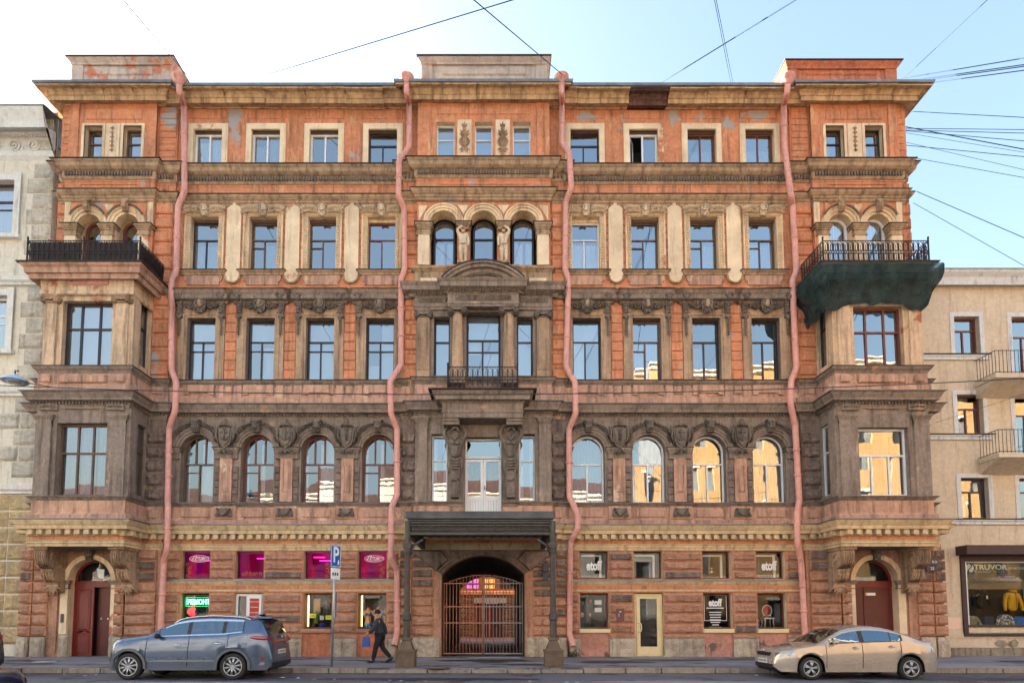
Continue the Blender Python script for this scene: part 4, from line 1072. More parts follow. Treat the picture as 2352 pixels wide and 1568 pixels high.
# middle of the second floor: balcony door, side lights, pilasters
o = .3
hs = [(-1.86,-1.28,Z(1151,-o),Z(996,-o)),(-.65,.65,Z(1177,-o)-.05,Z(1003,-o)),(1.28,1.86,Z(1151,-o),Z(996,-o))]
strip_wall(-A, A, Z(1170)-.5, Z(950), o, BROWN, hs, .3, rm=BROWN)
for q in (0,2): window(*hs[q][:4],-.02,WHITE,'sash',fw=.06,cur=[(0,.3,0,1),(.7,1,0,1)])
dwin = window(hs[1][0],hs[1][1],Z(1048,-o),hs[1][3],-.02,WHITE,'one',fw=.06)
for s in (-1,1):
    a, b = sorted((s*.005, s*.65)); z0, z1 = hs[1][2]+.02, Z(1050,-o); zm = Z(1140,-o); mb = MB()
    for r in ((a,a+.09,z0,z1),(b-.09,b,z0,z1),(a+.09,b-.09,z1-.1,z1),(a+.09,b-.09,zm-.06,zm+.06)): mb.box(r[0],r[1],-.03,.04,r[2],r[3])
    for k in range(5): w = (b-a-.18)/5; mb.cbox(a+.09+k*w+.004,a+.09+(k+1)*w-.004,-.02,.03,z0,zm-.06,.01)
    do = part(mb, "balcony_door", WHITE, HOUSE)
    mb = MB(); mb.add([(a+.09,.0,zm+.06),(b-.09,.0+s*.01,zm+.06),(b-.09,.0+s*.01,z1-.1),(a+.09,.0,z1-.1)],[(0,1,2,3)]); part(mb, "pane", GLASS_W, do)
    if s > 0: mb = MB(); mb.box(.03,.06,-.07,-.03,Z(1122,-o),Z(1112,-o)); mb.tube([(.045,-.06,Z(1117,-o)),(.14,-.08,Z(1117,-o))],.012,6); part(mb, "handle", METAL, do)
    x = s*2.2; mb = MB(); mb.box(x-.2,x+.2,-o-.08,-o,Z(1151,-o),Z(985,-o)); part(mb, "pilaster", BROWN, HOUSE); capital("pier_capital", x-.2, x+.2, o+.06, Z(985,-o), Z(958,-o)+.0, BROWN, False)
    x = s*.96; mb = MB(); mb.box(x-.27,x+.27,-o-.06,-o,Z(1163,-o),Z(960,-o)); part(mb, "pier", BROWN, HOUSE)
mb = MB(); mb.box(-.66,.66,-.0,.6,hs[1][2]-.1,hs[1][2]); part(mb, "door_sill", METAL, HOUSE)
# ------------------------------------------------------------------ end bays of the second and third floor
def railing(name, pts, z0, h, par, mat=None, step=.17, r=.011, infill=None, label=None):
    mat = mat or IRON; mb = MB(); ib = MB()
    for (xa,ya),(xb,yb) in zip(pts, pts[1:]):
        L = math.hypot(xb-xa,yb-ya); n = max(2,int(L/step)); dx,dy = (xb-xa)/L,(yb-ya)/L; st = L/n
        P = lambda t,z: (xa+dx*t, ya+dy*t, z)
        for z in (z0+.03,z0+h*.5-.05,z0+h*.5+.05,z0+h): mb.tube([P(0,z),P(L,z)], r*1.3, 4, sm=False)
        for k in range(n+1):
            mb.tube([P(k*st,z0),P(k*st,z0+h)], r, 4, sm=False)
            if k < n:
                c = (k+.5)*st; q = st*.36
                for z,d in ((z0+h-.07,1),(z0+.10,-1)):
                    mb.tube([P(c-q,z-d*.26),P(c-q,z-d*.06),P(c-q*.7,z),P(c,z+d*.03),P(c+q*.7,z),P(c+q,z-d*.06),P(c+q,z-d*.26)], r*.9, 4, sm=False)
                mb.tube([P(c,z0+.12),P(c,z0+.32)], r*.8, 4, sm=False); mb.tube([P(c,z0+h-.34),P(c,z0+h-.14)], r*.8, 4, sm=False)
                mb.arch(*P(c,0)[:1], z0+h*.5, .03, .045, P(c,0)[1]-.008, P(c,0)[1]+.008, 0, 2*math.pi, 8)
        if infill:
            o = .03; nx,ny = -dy,dx
            p = [(xa+dx*.1+nx*o,ya+dy*.1+ny*o),(xb-dx*.1+nx*o,yb-dy*.1+ny*o),(xb-dx*.1+nx*(o+.015),yb-dy*.1+ny*(o+.015)),(xa+dx*.1+nx*(o+.015),ya+dy*.1+ny*(o+.015))]
            ib.zprism(p, z0+.06, z0+h-.04)
    for x,y in pts: mb.tube([(x,y,z0-.05),(x,y,z0+h+.06)], r*2.2, 6); mb.ell((x,y,z0+h+.1),(.035,.035,.06),8,5)
    o = stuff(part(mb, name, mat, par))
    if infill: part(ib, "infill_board", infill, o)
    return o
CONSOLE_P = [(0,0),(1.0,0),(1.06,-.1),(1.08,-.28),(.98,-.48),(.76,-.62),(.62,-.66),(.66,-.74),(.70,-.86),(.62,-1.0),(.46,-1.1),(.40,-1.18),(.42,-1.27),(.3,-1.38),(.12,-1.46),(0,-1.46)]
def big_console(mb):
    w = .21
    vs = [(-w,-o,z) for o,z in CONSOLE_P] + [(w,-o,z) for o,z in CONSOLE_P]; n = len(CONSOLE_P)
    mb.add(vs, [tuple(range(n-1,-1,-1)), tuple(range(n,2*n))] + [(k,(k+1)%n,n+(k+1)%n,n+k) for k in range(n)])
    mb.box(-.27,.27,-1.12,0,-.02,.07)
    for k in range(5): mb.tube([(-.16+.08*k,-o-.02,z) for o,z in CONSOLE_P[1:6]], .028, 5)
    for k in range(3): mb.tube([(-.1+.1*k,-o-.02,z) for o,z in CONSOLE_P[6:11]], .03, 5)
    for e in (-1,1):
        mb.scroll(e*.0,0,0,.001,1,0,1,.001,2) if False else None
        for k in range(4): mb.tube([(e*(w+.01),-.75+.2*math.cos(q*.7)*(1-q*.09),-.27+.2*math.sin(q*.7)*(1-q*.09)) for q in range(11)], .035, 5); break
        for k in range(4): mb.ell((e*(w+.015),-.42-.12*k,-.55+.1*k),(.03,.07,.07),6,4)
    for k in range(6):
        a = R(-90-62+25*k); mb.leaf(0,-1.2,-.38,a,.34,.12,.07)
    for k in range(5): mb.leaf(-.16+.08*k,-.62,-.72,R(-90),.2,.09,.06)
    mb.ell((0,-.36,-1.4),(.1,.12,.1),8,6); mb.ell((0,-.24,-1.5),(.06,.07,.07),8,5)
BIGC = om("carved_console", big_console, STONE)
NET, ns, ls, bs = new_mat("dark_green_netting")     # open weave: some light passes between the threads
bs.inputs['Roughness'].default_value = .9; bs.inputs['Specular IOR Level'].default_value = .1
ls.new(mixc(ns, ls, ramp(ns, ls, noise(ns, ls, 3, 6, .7, (1,1,.5), 3), .35, .65), srgb(30,44,46), srgb(58,76,76)), bs.inputs['Base Color'])
tr_ = ns.new("ShaderNodeBsdfTransparent"); mx_ = ns.new("ShaderNodeMixShader"); ls.new(ramp(ns, ls, noise(ns, ls, 2.2, 5, .7, (1,1,.6), 6), .35, .75, (.04,.04,.04,1), (.34,.34,.34,1)), mx_.inputs[0])
ls.new(bs.outputs[0], mx_.inputs[1]); ls.new(tr_.outputs[0], mx_.inputs[2]); ls.new(mx_.outputs[0], ns["Material Output"].inputs[0])
bp_ = N(ns, "ShaderNodeBump", Strength=1.0, Distance=.03); ls.new(noise(ns, ls, 4, 5, .7, (1,1,.4), 9), bp_.inputs['Height']); ls.new(bp_.outputs[0], bs.inputs['Normal'])
for s in (-1,1):
    bx = s*13.72; hw = (B1-B0)/2; xin = s*B0; y = -BO
    def Zf(v): return Z(v, y)
    bay = HOUSE
    # ---- second floor part
    zlo, zhi = Z(1156), Z(953)
    fw_ = .86; hs = [(bx-fw_, bx+fw_, Zf(1137), Zf(971 if s < 0 else 981))]
    mb = MB(); mb.wall(bx-hw,bx+hw,zlo,zhi,y,hs,.3); o = part(mb, "bay_wall", BROWN, bay)
    for e in (-1,1):
        x = bx+e*(hw-.30); mb = MB(); mb.box(x-.26,x+.26,y-.08,y,zlo,Zf(958)); part(mb, "pilaster", BROWN, bay); capital("pier_capital", x-.26, x+.26, -y+.06, Zf(979), Zf(953), BROWN, False)
        mb = MB(); mb.cbox(bx+e*1.14-.3,bx+e*1.14+.3,y-.1,y,Z(941,y-.1)+0,Z(926,y-.1),.02); po = part(mb, "frieze_panel", BROWN, bay)
        mb = MB()
        for k in range(5): mb.scroll(bx+e*1.14-.2+.1*k, Z(933,y-.1), y-.12, .05, 1.1, R(90*k), 1 if k % 2 else -1, .014, 12)
        part(mb, "scroll_relief", GREYB, po)
    mb = MB(); mb.box(bx-.55,bx+.55,y-.07,y-.02,Zf(940),Zf(937)); part(mb, "frieze_fillet", BROWN, bay)
    window(hs[0][0],hs[0][1],hs[0][2],hs[0][3],y+.22,OLDF if s < 0 else WHITE,'bayold' if s < 0 else 'bayw',fw=.07,g=GLASS_W,cur=[(0,.33,0,1),(.36,.66,0,1),(.7,.98,0,1)] if s < 0 else [(0,.4,0,.6),(.62,1,0,.6)],cm=NETC)
    # ---- third floor part
    z3lo, z3hi = Z(888), Z(640,y)
    h3 = [(bx-fw_, bx+fw_, Zf(840), Zf(691 if s < 0 else 703))]
    m3 = PATCHY_C = MATS.get("bay_plaster") or plaster("bay_plaster", (228,192,156), .4, .25, (170,104,80), sootc=(92,74,64), seed=61, light=.3, peels=1.1)
    mb = MB(); mb.wall(bx-hw+.06,bx+hw-.06,z3lo,z3hi+.1,y,h3,.3); part(mb, "bay_wall", m3, bay)
    for e in (-1,1):
        x = bx+e*(hw-.34); mb = MB(); mb.box(x-.21,x+.21,y-.08,y,Zf(843),Zf(697)); part(mb, "pilaster", m3, bay)
        if s < 0: inst("ionic_capital", IONIC_L, bay, (x,y-.04,Zf(694)), (.92,.6,1))
        mb = MB(); mb.cbox(bx+e*(hw-.3)-.16,bx+e*(hw-.3)+.16,y-.14,y-.1,Zf(879),Zf(862),.03); part(mb, "apron_panel", BROWN_P, bay)
    mb = MB(); mb.sweep([(.0,Zf(680)),(.05,Zf(678)),(.05,Zf(671)),(.02,Zf(670)),(.02,Zf(662)),(.04,Zf(660)),(.04,Zf(645)),(.02,Zf(638))],[(bx-hw,.0),(bx-hw,y-.06),(bx+hw,y-.06),(bx+hw,.0)]); part(mb, "architrave", m3, bay)
    mb = MB(); mb.cbox(bx-.75,bx+.75,y-.145,y-.1,Zf(659),Zf(648),.03); part(mb, "frieze_panel", PATCHY, bay)
    mb = MB(); mb.cbox(bx-.8,bx+.8,y-.12,y-.02,Zf(880),Zf(863),.03); part(mb, "apron_panel", BROWN_P, bay)
    window(h3[0][0],h3[0][1],h3[0][2],h3[0][3],y+.2,BROWNF if s < 0 else REDF,'bay',fw=.075,g=GLASS if s < 0 else GLASS_W,cur=[(.3,1,0,1)] if s < 0 else None,cm=BLIND)
    # ---- sides
    for e in (-1,1):
        xs = bx+e*hw; inner = e == -s
        for zl,zh,mat,vv,off,lay,mt in ((zlo,zhi,BROWN,(1137,975),0,'sash',OLDF if s < 0 else WHITE),(z3lo,z3hi+.1,m3,(840,697),.06,'sash',BROWNF)):
            mb = MB(); hole = [(-.12,.42,Z(vv[0],-.6),Z(vv[1],-.6))] if inner else []
            mb.wall(y+.6,.6,zl,zh,0,[(h[0],h[1],h[2],h[3]) for h in hole],.2)   # local: x = distance along the side from its middle
            if inner: mb.box(y+.6+.02,y+.6+.36,-.07,0,zl,zh-.2); mb.box(.48,.56,-.05,0,zl,zh-.2)
            mb.v = [((xs-e*off)-e*d if True else 0, (-.6+t) if e > 0 else (-.6-(-t)), z) for t,d,z in mb.v]
            if e < 0: mb.f = [f[::-1] for f in mb.f]
            part(mb, "bay_wall", mat, bay)
            if inner:
                wo = window(-.27,.27,hole[0][2],hole[0][3],0,mt,lay,fw=.05,cur=[(0,1,0,1)],cm=NETC)
                wo.rotation_euler.z = R(90)*e
                wo.location = Vector((xs-e*(off+.14), -.6+.15, (hole[0][2]+hole[0][3])/2)) - WORLD[HOUSE.name]
    # ---- roof of the bay: balcony slab and railing
    zs = Z(606,y-.4); bx_, hw_ = bx, hw
    if s > 0: bx, hw = bx-.2, hw-.12
    mb = MB(); mb.sweep([(.02,Z(643,y)),(.3,Z(640,y-.3)),(.32,Z(629,y-.3)),(.40,Z(625,y-.4)),(.42,Z(614,y-.4)),(.5,Z(610,y-.4)),(.52,zs)],[(bx-hw,.0),(bx-hw,y),(bx+hw,y),(bx+hw,.0)]); bo = part(mb, "balcony", BROWN_P if s < 0 else BROWN, HOUSE)
    mb = MB(); mb.box(bx-hw-.58,bx+hw+.58,y-.58,0,zs,zs+.035); part(mb, "balcony_deck", DARKMETAL, bo)
    q = .36
    INF = MATS.get("brown_boards") or plain("brown_boards", (62,50,48), .8, 0, .35, 14)
    railing("railing", [(bx-hw-q,.0),(bx-hw-q,y-q),(bx+s*.0,y-q),(bx+hw+q,y-q),(bx+hw+q,.0)] if s < 0 else [(bx-hw-q,.0),(bx-hw-q,y-q),(bx+hw+q,y-q),(bx+hw+q,.0)], zs+.05, .80, bo, infill=INF if s < 0 else None, r=.013)
    bx, hw = bx_, hw_
    # ---- underside and consoles at the ground floor
    zu = Z(1254,y)
    mb = MB(); mb.box(bx-hw+.02,bx+hw-.02,y+.02,.1,zu,zu+.3); part(mb, "bay_soffit", BROWN, HOUSE)
    for e in (-1,1): inst("carved_console", BIGC, HOUSE, (bx+e*(hw-.28),-.14,zu-.07), (1,.98,1))

# net slung under the right balcony
bx = 13.52; hw = (B1-B0)/2-.12; mb = MB(); path = [(bx-hw-.1,.25),(bx-hw-.06,y-.02),(bx+hw+.06,y-.02),(bx+hw+.1,.25)]
rings = []
rnd = random.Random(3)
prof = [(.60,Z(607,y-.5)),(.61,Z(613,y-.5)),(.58,Z(632,y-.5)),(.52,Z(645,y-.5)),(.40,Z(660,y-.4)),(.31,Z(674,y-.3)),(.27,Z(690,y-.2)),(.22,Z(702,y-.2)),(.13,Z(709,y-.2))]
def along(k, n):
    segs = [(Vector(a),Vector(b)) for a,b in zip(path,path[1:])]; Ls = [(b-a).length for a,b in segs]; t = k/n*sum(Ls)
    for (a,b),L in zip(segs,Ls):
        if t <= L+1e-9: return a+(b-a)*(t/L), (b-a).normalized()
        t -= L
    return segs[-1][1], (segs[-1][1]-segs[-1][0]).normalized()
pts = []
for (xa,ya),(xb,yb) in zip(path,path[1:]):
    nn = max(4,int(math.hypot(xb-xa,yb-ya)/.09)); pts += [(xa+(xb-xa)*k/nn, ya+(yb-ya)*k/nn) for k in range(nn)]
pts.append(path[-1]); m = len(prof)
mb.sweep(prof, pts, 0, False, True)
nv = []
for q,(x_,y_,z_) in enumerate(mb.v):
    k, j = divmod(q, m); t = j/(m-1); px_, py_ = pts[k]
    front = abs(py_-(y-.02)) < .05; dc = min(abs(px_-(bx-hw-.06)),abs(px_-(bx+hw+.06)))
    corner = max(0,1-dc/.75) if front else max(0,1-abs(py_-y)/1.2)
    fold = .035*math.sin(k*1.35+.5*j)+.03*math.sin(k*.55-j*.9)+rnd.uniform(-.02,.02)
    d = (.10*corner-.10*(1-corner))*math.sin(math.pi*t)+fold*t*(1 if j else 0)
    z2 = z_ + (.20*(1-corner) if front else -.10*(1-corner))*t*t - (.07*corner*t*t) + rnd.uniform(-.012,.012)*(j > 0) + .03*t*math.sin(k*.9)
    nx_, ny_ = (0,-1) if front else ((-1,0) if px_ < bx else (1,0))
    nv.append((x_+nx_*d, y_+ny_*d, z2))
mb.v = nv
nt = part(mb, "safety_net", NET); tag(nt, "dark green safety netting bunched under the right hand balcony", "netting")

# ------------------------------------------------------------------ cornice G above the ground floor
zG = lambda v: Z(v,-.3)
moulding("cornice", OCHRE_L, [(.02,zG(1239)),(.07,zG(1238)),(.07,zG(1227)),(.28,zG(1225)),(.29,zG(1218)),(.33,zG(1215)),(.38,zG(1209)),(.40,zG(1206))], pd)
moulding("cornice_flashing", METAL, [(.0,zG(1200)),(.44,zG(1205.5)),(.44,zG(1204)),(.0,zG(1198.5))], pd)
dentils(pd, .25, zG(1236.5), zG(1226), .17, .13, OCHRE_L, .2)
moulding("frieze", ORANGE_B, [(.02,Z(1252)),(.02,Z(1236))], pd)
moulding("architrave", OCHRE_L, [(.0,Z(1264)),(.05,Z(1263.5)),(.05,Z(1258)),(.08,Z(1257)),(.08,Z(1252)),(.11,Z(1251)),(.11,Z(1249.5))], pd)

# ------------------------------------------------------------------ ground floor wings
JOINT = plaster('orange_brown_joint', (206,142,104), .28, 0, sootc=(100,74,60), seed=48)
g_up, g_lo = (Z(1328.5),Z(1265)), (Z(1443),Z(1361))
PURP, ns, ls, bs = new_mat("magenta_lit_room")
cc = mixc(ns, ls, ramp(ns, ls, noise(ns, ls, 1.3, 3, .5, (1.4,1,.7), 5), .38, .66), srgb(66,6,48), srgb(150,6,72))
cc = mixc(ns, ls, ramp(ns, ls, noise(ns, ls, 1.9, 2, .5, (2,1,.4), 8), .5, .7), cc, srgb(96,10,110))
bs.inputs['Base Color'].default_value = (.02,.002,.01,1); ls.new(cc, bs.inputs['Emission Color']); bs.inputs['Emission Strength'].default_value = .14
EM_M = plain("magenta_lamp", (255,60,220), .5, 0, 0, emit=.6)
EM_G = plain("green_led", (130,255,205), .5, 0, 0, emit=.42); EM_GD = plain("green_led_tube", (10,225,110), .5, 0, 0, emit=.3)
EM_W = plain("warm_led_strip", (255,206,120), .5, 0, 0, emit=.8); EM_R = plain("red_led", (255,40,50), .5, 0, 0, emit=.3)
SHOPROOM = plain("shop_interior", (92,84,76), .9, 0, .4, 1.2); DARKROOM = plain("dark_shop_interior", (40,40,42), .9, 0, .4, 1.2)
WTXT = plain("white_vinyl", (236,236,238), .6, 0, 0); GOLD = plain("gold_vinyl", (196,150,70), .6, 0, .2)
PINKV = plain("pink_vinyl", (206,70,130), .6, 0, 0)
purple_g = glass("magenta_film_glass", .0, (.80,.30,.50), gcol=(.4,.12,.26)); SHOPD = glass("display_glass", .0, (.93,.93,.93))
for s in (-1,1):
    a, b = sorted((s*Bx, s*Cc))
    door = 5.91 if s > 0 else 8.37
    hs = []
    for c in GX:
        hs.append((s*c-.51, s*c+.51, g_up[0], g_up[1]))
        hs.append((s*c-.51, s*c+.51, BZ+.01 if c == door else g_lo[0], g_lo[1]))
    strip_wall(a, b, 0, Z(1250), 0, JOINT, hs, .32, rm=CREAM if s > 0 else OCHRE)
    mid = [(a,.0),(b,.0)]
    mb = MB(); mb.sweep([(0,Z(1358)),(.05,Z(1357.5)),(.05,Z(1354)),(.02,Z(1353)),(.02,Z(1344)),(.03,Z(1343)),(.07,Z(1340)),(.10,Z(1336)),(.10,Z(1334))], mid); co = part(mb, "band_course", OCHRE_L, HOUSE)
    mb = MB(); mb.sweep([(.022,Z(1353)),(.03,Z(1352.8)),(.03,Z(1344.2)),(.022,Z(1344))], mid); part(mb, "band_stripe", ORANGE_B, co)
    mb = MB(); mb.box(a,b,-.14,.05,Z(1334),Z(1332)+.01); part(mb, "band_flashing", METAL, co)
    edges = [Bx+.06] + sum([[c-.51,c+.51] for c in GX],[]) + [Cc]
    for k in range(0,len(edges),2):
        e0, e1 = edges[k], edges[k+1]
        x0, x1 = sorted((s*e0,s*e1)); m_ = .08
        for (zz0,zz1,n) in ((Z(1330.5),Z(1268),3),(Z(1455),Z(1362),4)):
            h = (zz1-zz0)/n
            for r in range(n):
                mb = MB(); mb.cbox(x0+m_*.35,x1-m_*.35,-.05,.01,zz0+r*h+.025,zz0+(r+1)*h-.02,.03); po = part(mb, "block_bed", JOINT, HOUSE)
                rock_block(x0+m_,x1-m_,zz0+r*h+.055,zz0+(r+1)*h-.05,.048,RUST if random.random() < .88 else RUST_D,.055)
        mb = MB(); mb.sweep([(0,Z(1464)),(.09,Z(1463.5)),(.09,Z(1460)),(.05,Z(1457)),(0,Z(1456))],[(x0,.0),(x1,.0)]); part(mb, "base_moulding", RUST, HOUSE)
        rock_block(x0+.01,x1-.01,.06,Z(1464)-.01,.06,PLINTH,.06)
    for c in GX:
        if c == door: continue
        x = s*c; mb = MB(); mb.box(x-.51,x+.51,-.005,.1,.05,g_lo[0]-.16); part(mb, "window_apron", PATCHY if s > 0 else PATCHY_O, HOUSE)
        mb = MB(); mb.cbox(x-.55,x+.55,-.09,.12,g_lo[0]-.15,g_lo[0],.02); part(mb, "window_sill", YELLOWF if s > 0 else RUST, HOUSE)
def flat_print(name, me, par, loc, sc_=(1,1,1)): return inst(name, me, par, loc, sc_)
LE = text_mesh("Леже", .235, WTXT, .003, shear=.35, bold=.004); LE2 = text_mesh("бельё и трикотаж", .062, WTXT, .003)
for k,c in enumerate(GX):
    # purple lit lingerie shop, upper row
    x = -c; wo = window(x-.5,x+.5,g_up[0]+.02,g_up[1]-.03,.2,BROWNF,'one',fw=.03,g=purple_g,roommat=PURP)
    zt = g_up[1]
    for (lx,ly,lz,lw) in ((-.2,.75,-.16,.2),(.15,.6,-.3,.28)) if k % 2 else ((.1,.8,-.2,.16),):
        mb = MB(); mb.box(x+lx-lw,x+lx+lw,ly,ly+.12,zt+lz,zt+lz+.03); part(mb, "ceiling_lamp", EM_M, wo)
    if k in (0,3):
        ox = x+.02; oz = zt-.25; mb = MB(); mb.ell((0,0,0),(.36,.004,.13),28,8); mb.v = [(ox+p[0],.222+p[1],oz+p[2]) for p in mb.v]; part(mb, "shop_sign", PINKV, wo)
        mb = MB(); mb.tube([(ox+.355*math.cos(q*.2244),.214,oz+.126*math.sin(q*.2244)) for q in range(28)],.009,4,closed=True); part(mb, "sign_border", WTXT, wo)
        flat_print("shop_lettering", LE, wo, (ox+.02,.214,oz+.015), (1,1,.9)); flat_print("shop_lettering", LE2, wo, (ox,.214,oz-.075))
    mb = MB(); gx = x-.36 if k == 3 else x+.3 if k != 2 else x; gz = g_up[0]+.33
    for q in range(5 if k != 2 else 6):
        if k == 2: mb.scroll(x-.3+.12*q,g_up[0]+.2,.222,.07,1.3,R(60*q),1 if q % 2 else -1,.007,14)
        else: mb.scroll(gx+(.05 if q % 2 else -.04),gz-.2+.1*q,.222,.075,1.3,R(60*q),1 if q % 2 else -1,.007,14)
    part(mb, "gold_scrollwork", GOLD, wo)
# lower row, left
x = -10.30; wo = window(x-.5,x+.5,g_lo[0]+.02,g_lo[1]-.06,.2,OLDF,'one',fw=.03,g=SHOPD,roommat=DARKROOM)
zt = g_lo[1]-.1
lt = text_mesh("РЕМОНТ", .25, EM_G, .012, bold=.012); w_ = max(v.co.x for v in lt.vertices)-min(v.co.x for v in lt.vertices)
flat_print("repair_sign_lettering", lt, wo, (x,.3,zt-.22), (.84/w_,1,.95))
mb = MB(); P = []
for q in range(40):
    a = 2*math.pi*q/40; rx = .155*(1+.06*math.cos(2*a)); rz = .17*(1+.05*math.cos(4*a))
    px, pz = rx*math.cos(a), rz*math.sin(a)-.03*(abs(math.cos(a)) < .25)*(1 if math.sin(a) > 0 else -.6)
    if abs(a) < R(33) or a > R(327): px = .155*.86-.0-.055*math.cos(a/ R(33)*1.57 if a < 3 else (a-2*math.pi)/R(33)*1.57)
    P.append((x-.22+px,zt-.56+pz))
mb.prism(P,.29,.31); mb.leaf(x-.2,zt-.40,.30,R(62),.14,.07,.015); part(mb, "red_fruit_sign", EM_R, wo)
mb = MB()
for (r0,r1,r2,r3) in ((-.40,.42,-.78,-.76),(-.40,.42,-1.02,-1.0),(-.40,-.38,-1.02,-.76),(.40,.42,-1.02,-.76)): mb.box(x+r0,x+r1,.29,.31,zt+r2,zt+r3)
part(mb, "sign_border", EM_GD, wo)
mb = MB()
for (r0,r1,r2,r3) in ((-.46,.46,-.06,-.045),(-.46,.46,-.37,-.355),(-.46,-.445,-.37,-.045),(.445,.46,-.37,-.045)): mb.box(x+r0,x+r1,.30,.315,zt+r2,zt+r3)
part(mb, "sign_border", EM_GD, wo)
# white shop door standing open
x = -8.37; mb = MB(); zb, zt = BZ+.03, g_lo[1]-.03
for r in ((x-.5,x-.42,zb,zt),(x+.42,x+.5,zb,zt),(x-.42,x+.42,zt-.08,zt),(x-.12,x-.06,zb,zt-.08)): mb.box(r[0],r[1],.12,.2,r[2],r[3])
so = part(mb, "shop_door", WHITE, HOUSE); so['label'] = "white shop door with a red notice"
mb = MB(); mb.box(x-.06,x+.44,.05,.11,zb+.05,zt-.07); mb2 = MB()
part(mb, "door_leaf", WHITE, so)
REDP = plain("red_poster", (176,52,34), .6, 0, .05)
mb = MB(); mb.box(x+.03,x+.36,.035,.05,zb+.3,zt-.16); pp = part(mb, "notice", REDP, so)
for q,t in enumerate(("Женское бельё","Купальники","Мужская одежда","Носки  Халаты")): inst("notice_lettering", text_mesh(t, .06, WTXT, .002), pp, (x+.195,.03,zt-.28-.19*q), (.8,1,1))
mb = MB(); mb.add([(x-.42,.16,zb),(x-.12,.16,zb),(x-.12,.16,zt-.08),(x-.42,.16,zt-.08)],[(0,1,2,3)]); part(mb, "pane", SHOPG, so)
mb = MB(); mb.box(x-.55,x+.55,.21,1.2,zb-.02,zt+.02); part(mb, "room", DARKROOM, so)
for x,nm in ((-5.91+.01,0),(-3.97,1)):
    wo = window(x-.49,x+.49,g_lo[0]+.02,g_lo[1]-.04,.2,REDF,'one',fw=.03,g=SHOPD,roommat=SHOPROOM)
    mb = MB(); mb.box(x-.43,x-.39,.26,.3,g_lo[0]+.08,g_lo[1]-.08); part(mb, "led_strip", EM_W, wo)
# right hand shop
ET = text_mesh("etoff", .40, WTXT, .003, bold=.016, sx=.72)
for k,c in enumerate(GX):
    x = c; wo = window(x-.5,x+.5,g_up[0]+.02,g_up[1]-.03,.2,REDF,'one',fw=.035,g=SHOPG,roommat=DARKROOM)
    mb = MB(); mb.box(x+.25,x+.33,.36,.4,g_up[0]+.05,g_up[1]-.1); mb.box(x-.4,x+.25,.36,.4,g_up[1]-.16,g_up[1]-.1); part(mb, "inner_frame", WHITE, wo)
    if k in (0,3): flat_print("shop_lettering", ET, wo, (x+.03,.222,(g_up[0]+g_up[1])/2-.02), (1,1,1.15))
    if k == 0:
        mb = MB(); mb.ell((x,.55,g_up[1]-.12),(.07,.05,.02)); part(mb, "ceiling_lamp", EM_W, wo)
    if c == 5.91: continue
    wo = window(x-.5,x+.5,g_lo[0]+.02,g_lo[1]-.04,.2,REDF,'one',fw=.035,g=SHOPD,roommat=SHOPROOM if k == 0 else DARKROOM)
    if k == 2:
        zt = g_lo[1]; flat_print("shop_lettering", ET, wo, (x-.02,.222,zt-.35), (.86,1,.9))
        for q,wd in enumerate((.62,.44,.42,.38,.4,.34,.24,.46)):
            mb = MB(); zq = zt-.53-(.0 if q == 0 else .09*q+.06); mb.box(x-.02-wd/2,x-.02+wd/2,.218,.222,zq-.018,zq+.012); part(mb, "printed_line", WTXT, wo)
        mb = MB()
        for r in ((x-.42,x-.405,g_lo[0]+.28,zt-.1),(x+.375,x+.39,g_lo[0]+.28,zt-.1),(x-.405,x+.375,g_lo[0]+.28,g_lo[0]+.295)): mb.box(r[0],r[1],.218,.222,r[2],r[3])
        part(mb, "printed_border", WTXT, wo)
x = 5.91; mb = MB(); zb, zt = BZ+.04, g_lo[1]-.03     # cream shop door
for r in ((x-.5,x-.44,zb,zt),(x+.44,x+.5,zb,zt),(x-.44,x+.44,zt-.06,zt)): mb.box(r[0],r[1],.1,.18,r[2],r[3])
so = part(mb, "shop_door", YELLOWF, HOUSE); so['label'] = "cream framed glass shop door"
mb = MB()
for r in ((x-.43,x-.30,zb,zt-.07),(x+.30,x+.43,zb,zt-.07),(x-.30,x+.30,zt-.17,zt-.07),(x-.30,x+.30,zb,zb+.32)): mb.box(r[0],r[1],.07,.13,r[2],r[3])
mb.box(x-.28,x+.28,.06,.08,zb+.05,zb+.16); dl = part(mb, "door_leaf", YELLOWF, so)
mb = MB(); mb.add([(x-.30,.1,zb+.32),(x+.30,.1,zb+.32),(x+.30,.1,zt-.17),(x-.30,.1,zt-.17)],[(0,1,2,3)]); part(mb, "pane", SHOPG, so)
mb = MB(); zh = zb+1.0; mb.tube([(x-.37,.06,zh-.16),(x-.37,-.0,zh-.16),(x-.30,-.02,zh-.14),(x-.28,-.02,zh),(x-.30,-.02,zh+.14),(x-.37,-.0,zh+.16),(x-.37,.06,zh+.16)],.02,6); part(mb, "handle", YELLOWF, so)
for q in (.2,.95,1.9): mb = MB(); mb.box(x+.40,x+.47,.03,.08,zb+q,zb+q+.12); part(mb, "hinge", YELLOWF, so)
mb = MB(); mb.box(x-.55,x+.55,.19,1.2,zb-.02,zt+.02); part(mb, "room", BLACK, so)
mb = MB(); mb.box(x-.55,x+.55,-.12,.3,.1,BZ+.04); part(mb, "door_sill", PLINTH, so)
mb = MB(); mb.box(4.72,5.0,-.115,-.09,Z(1425),Z(1397)); pq = part(mb, "wall_plaque", plain("brown_plaque", (104,62,58), .5), HOUSE)
mb = MB(); mb.box(4.83,4.9,-.12,-.115,Z(1405),Z(1403)); mb.box(4.81,4.825,-.12,-.115,Z(1415),Z(1408)); part(mb, "plaque_mark", WTXT, pq)

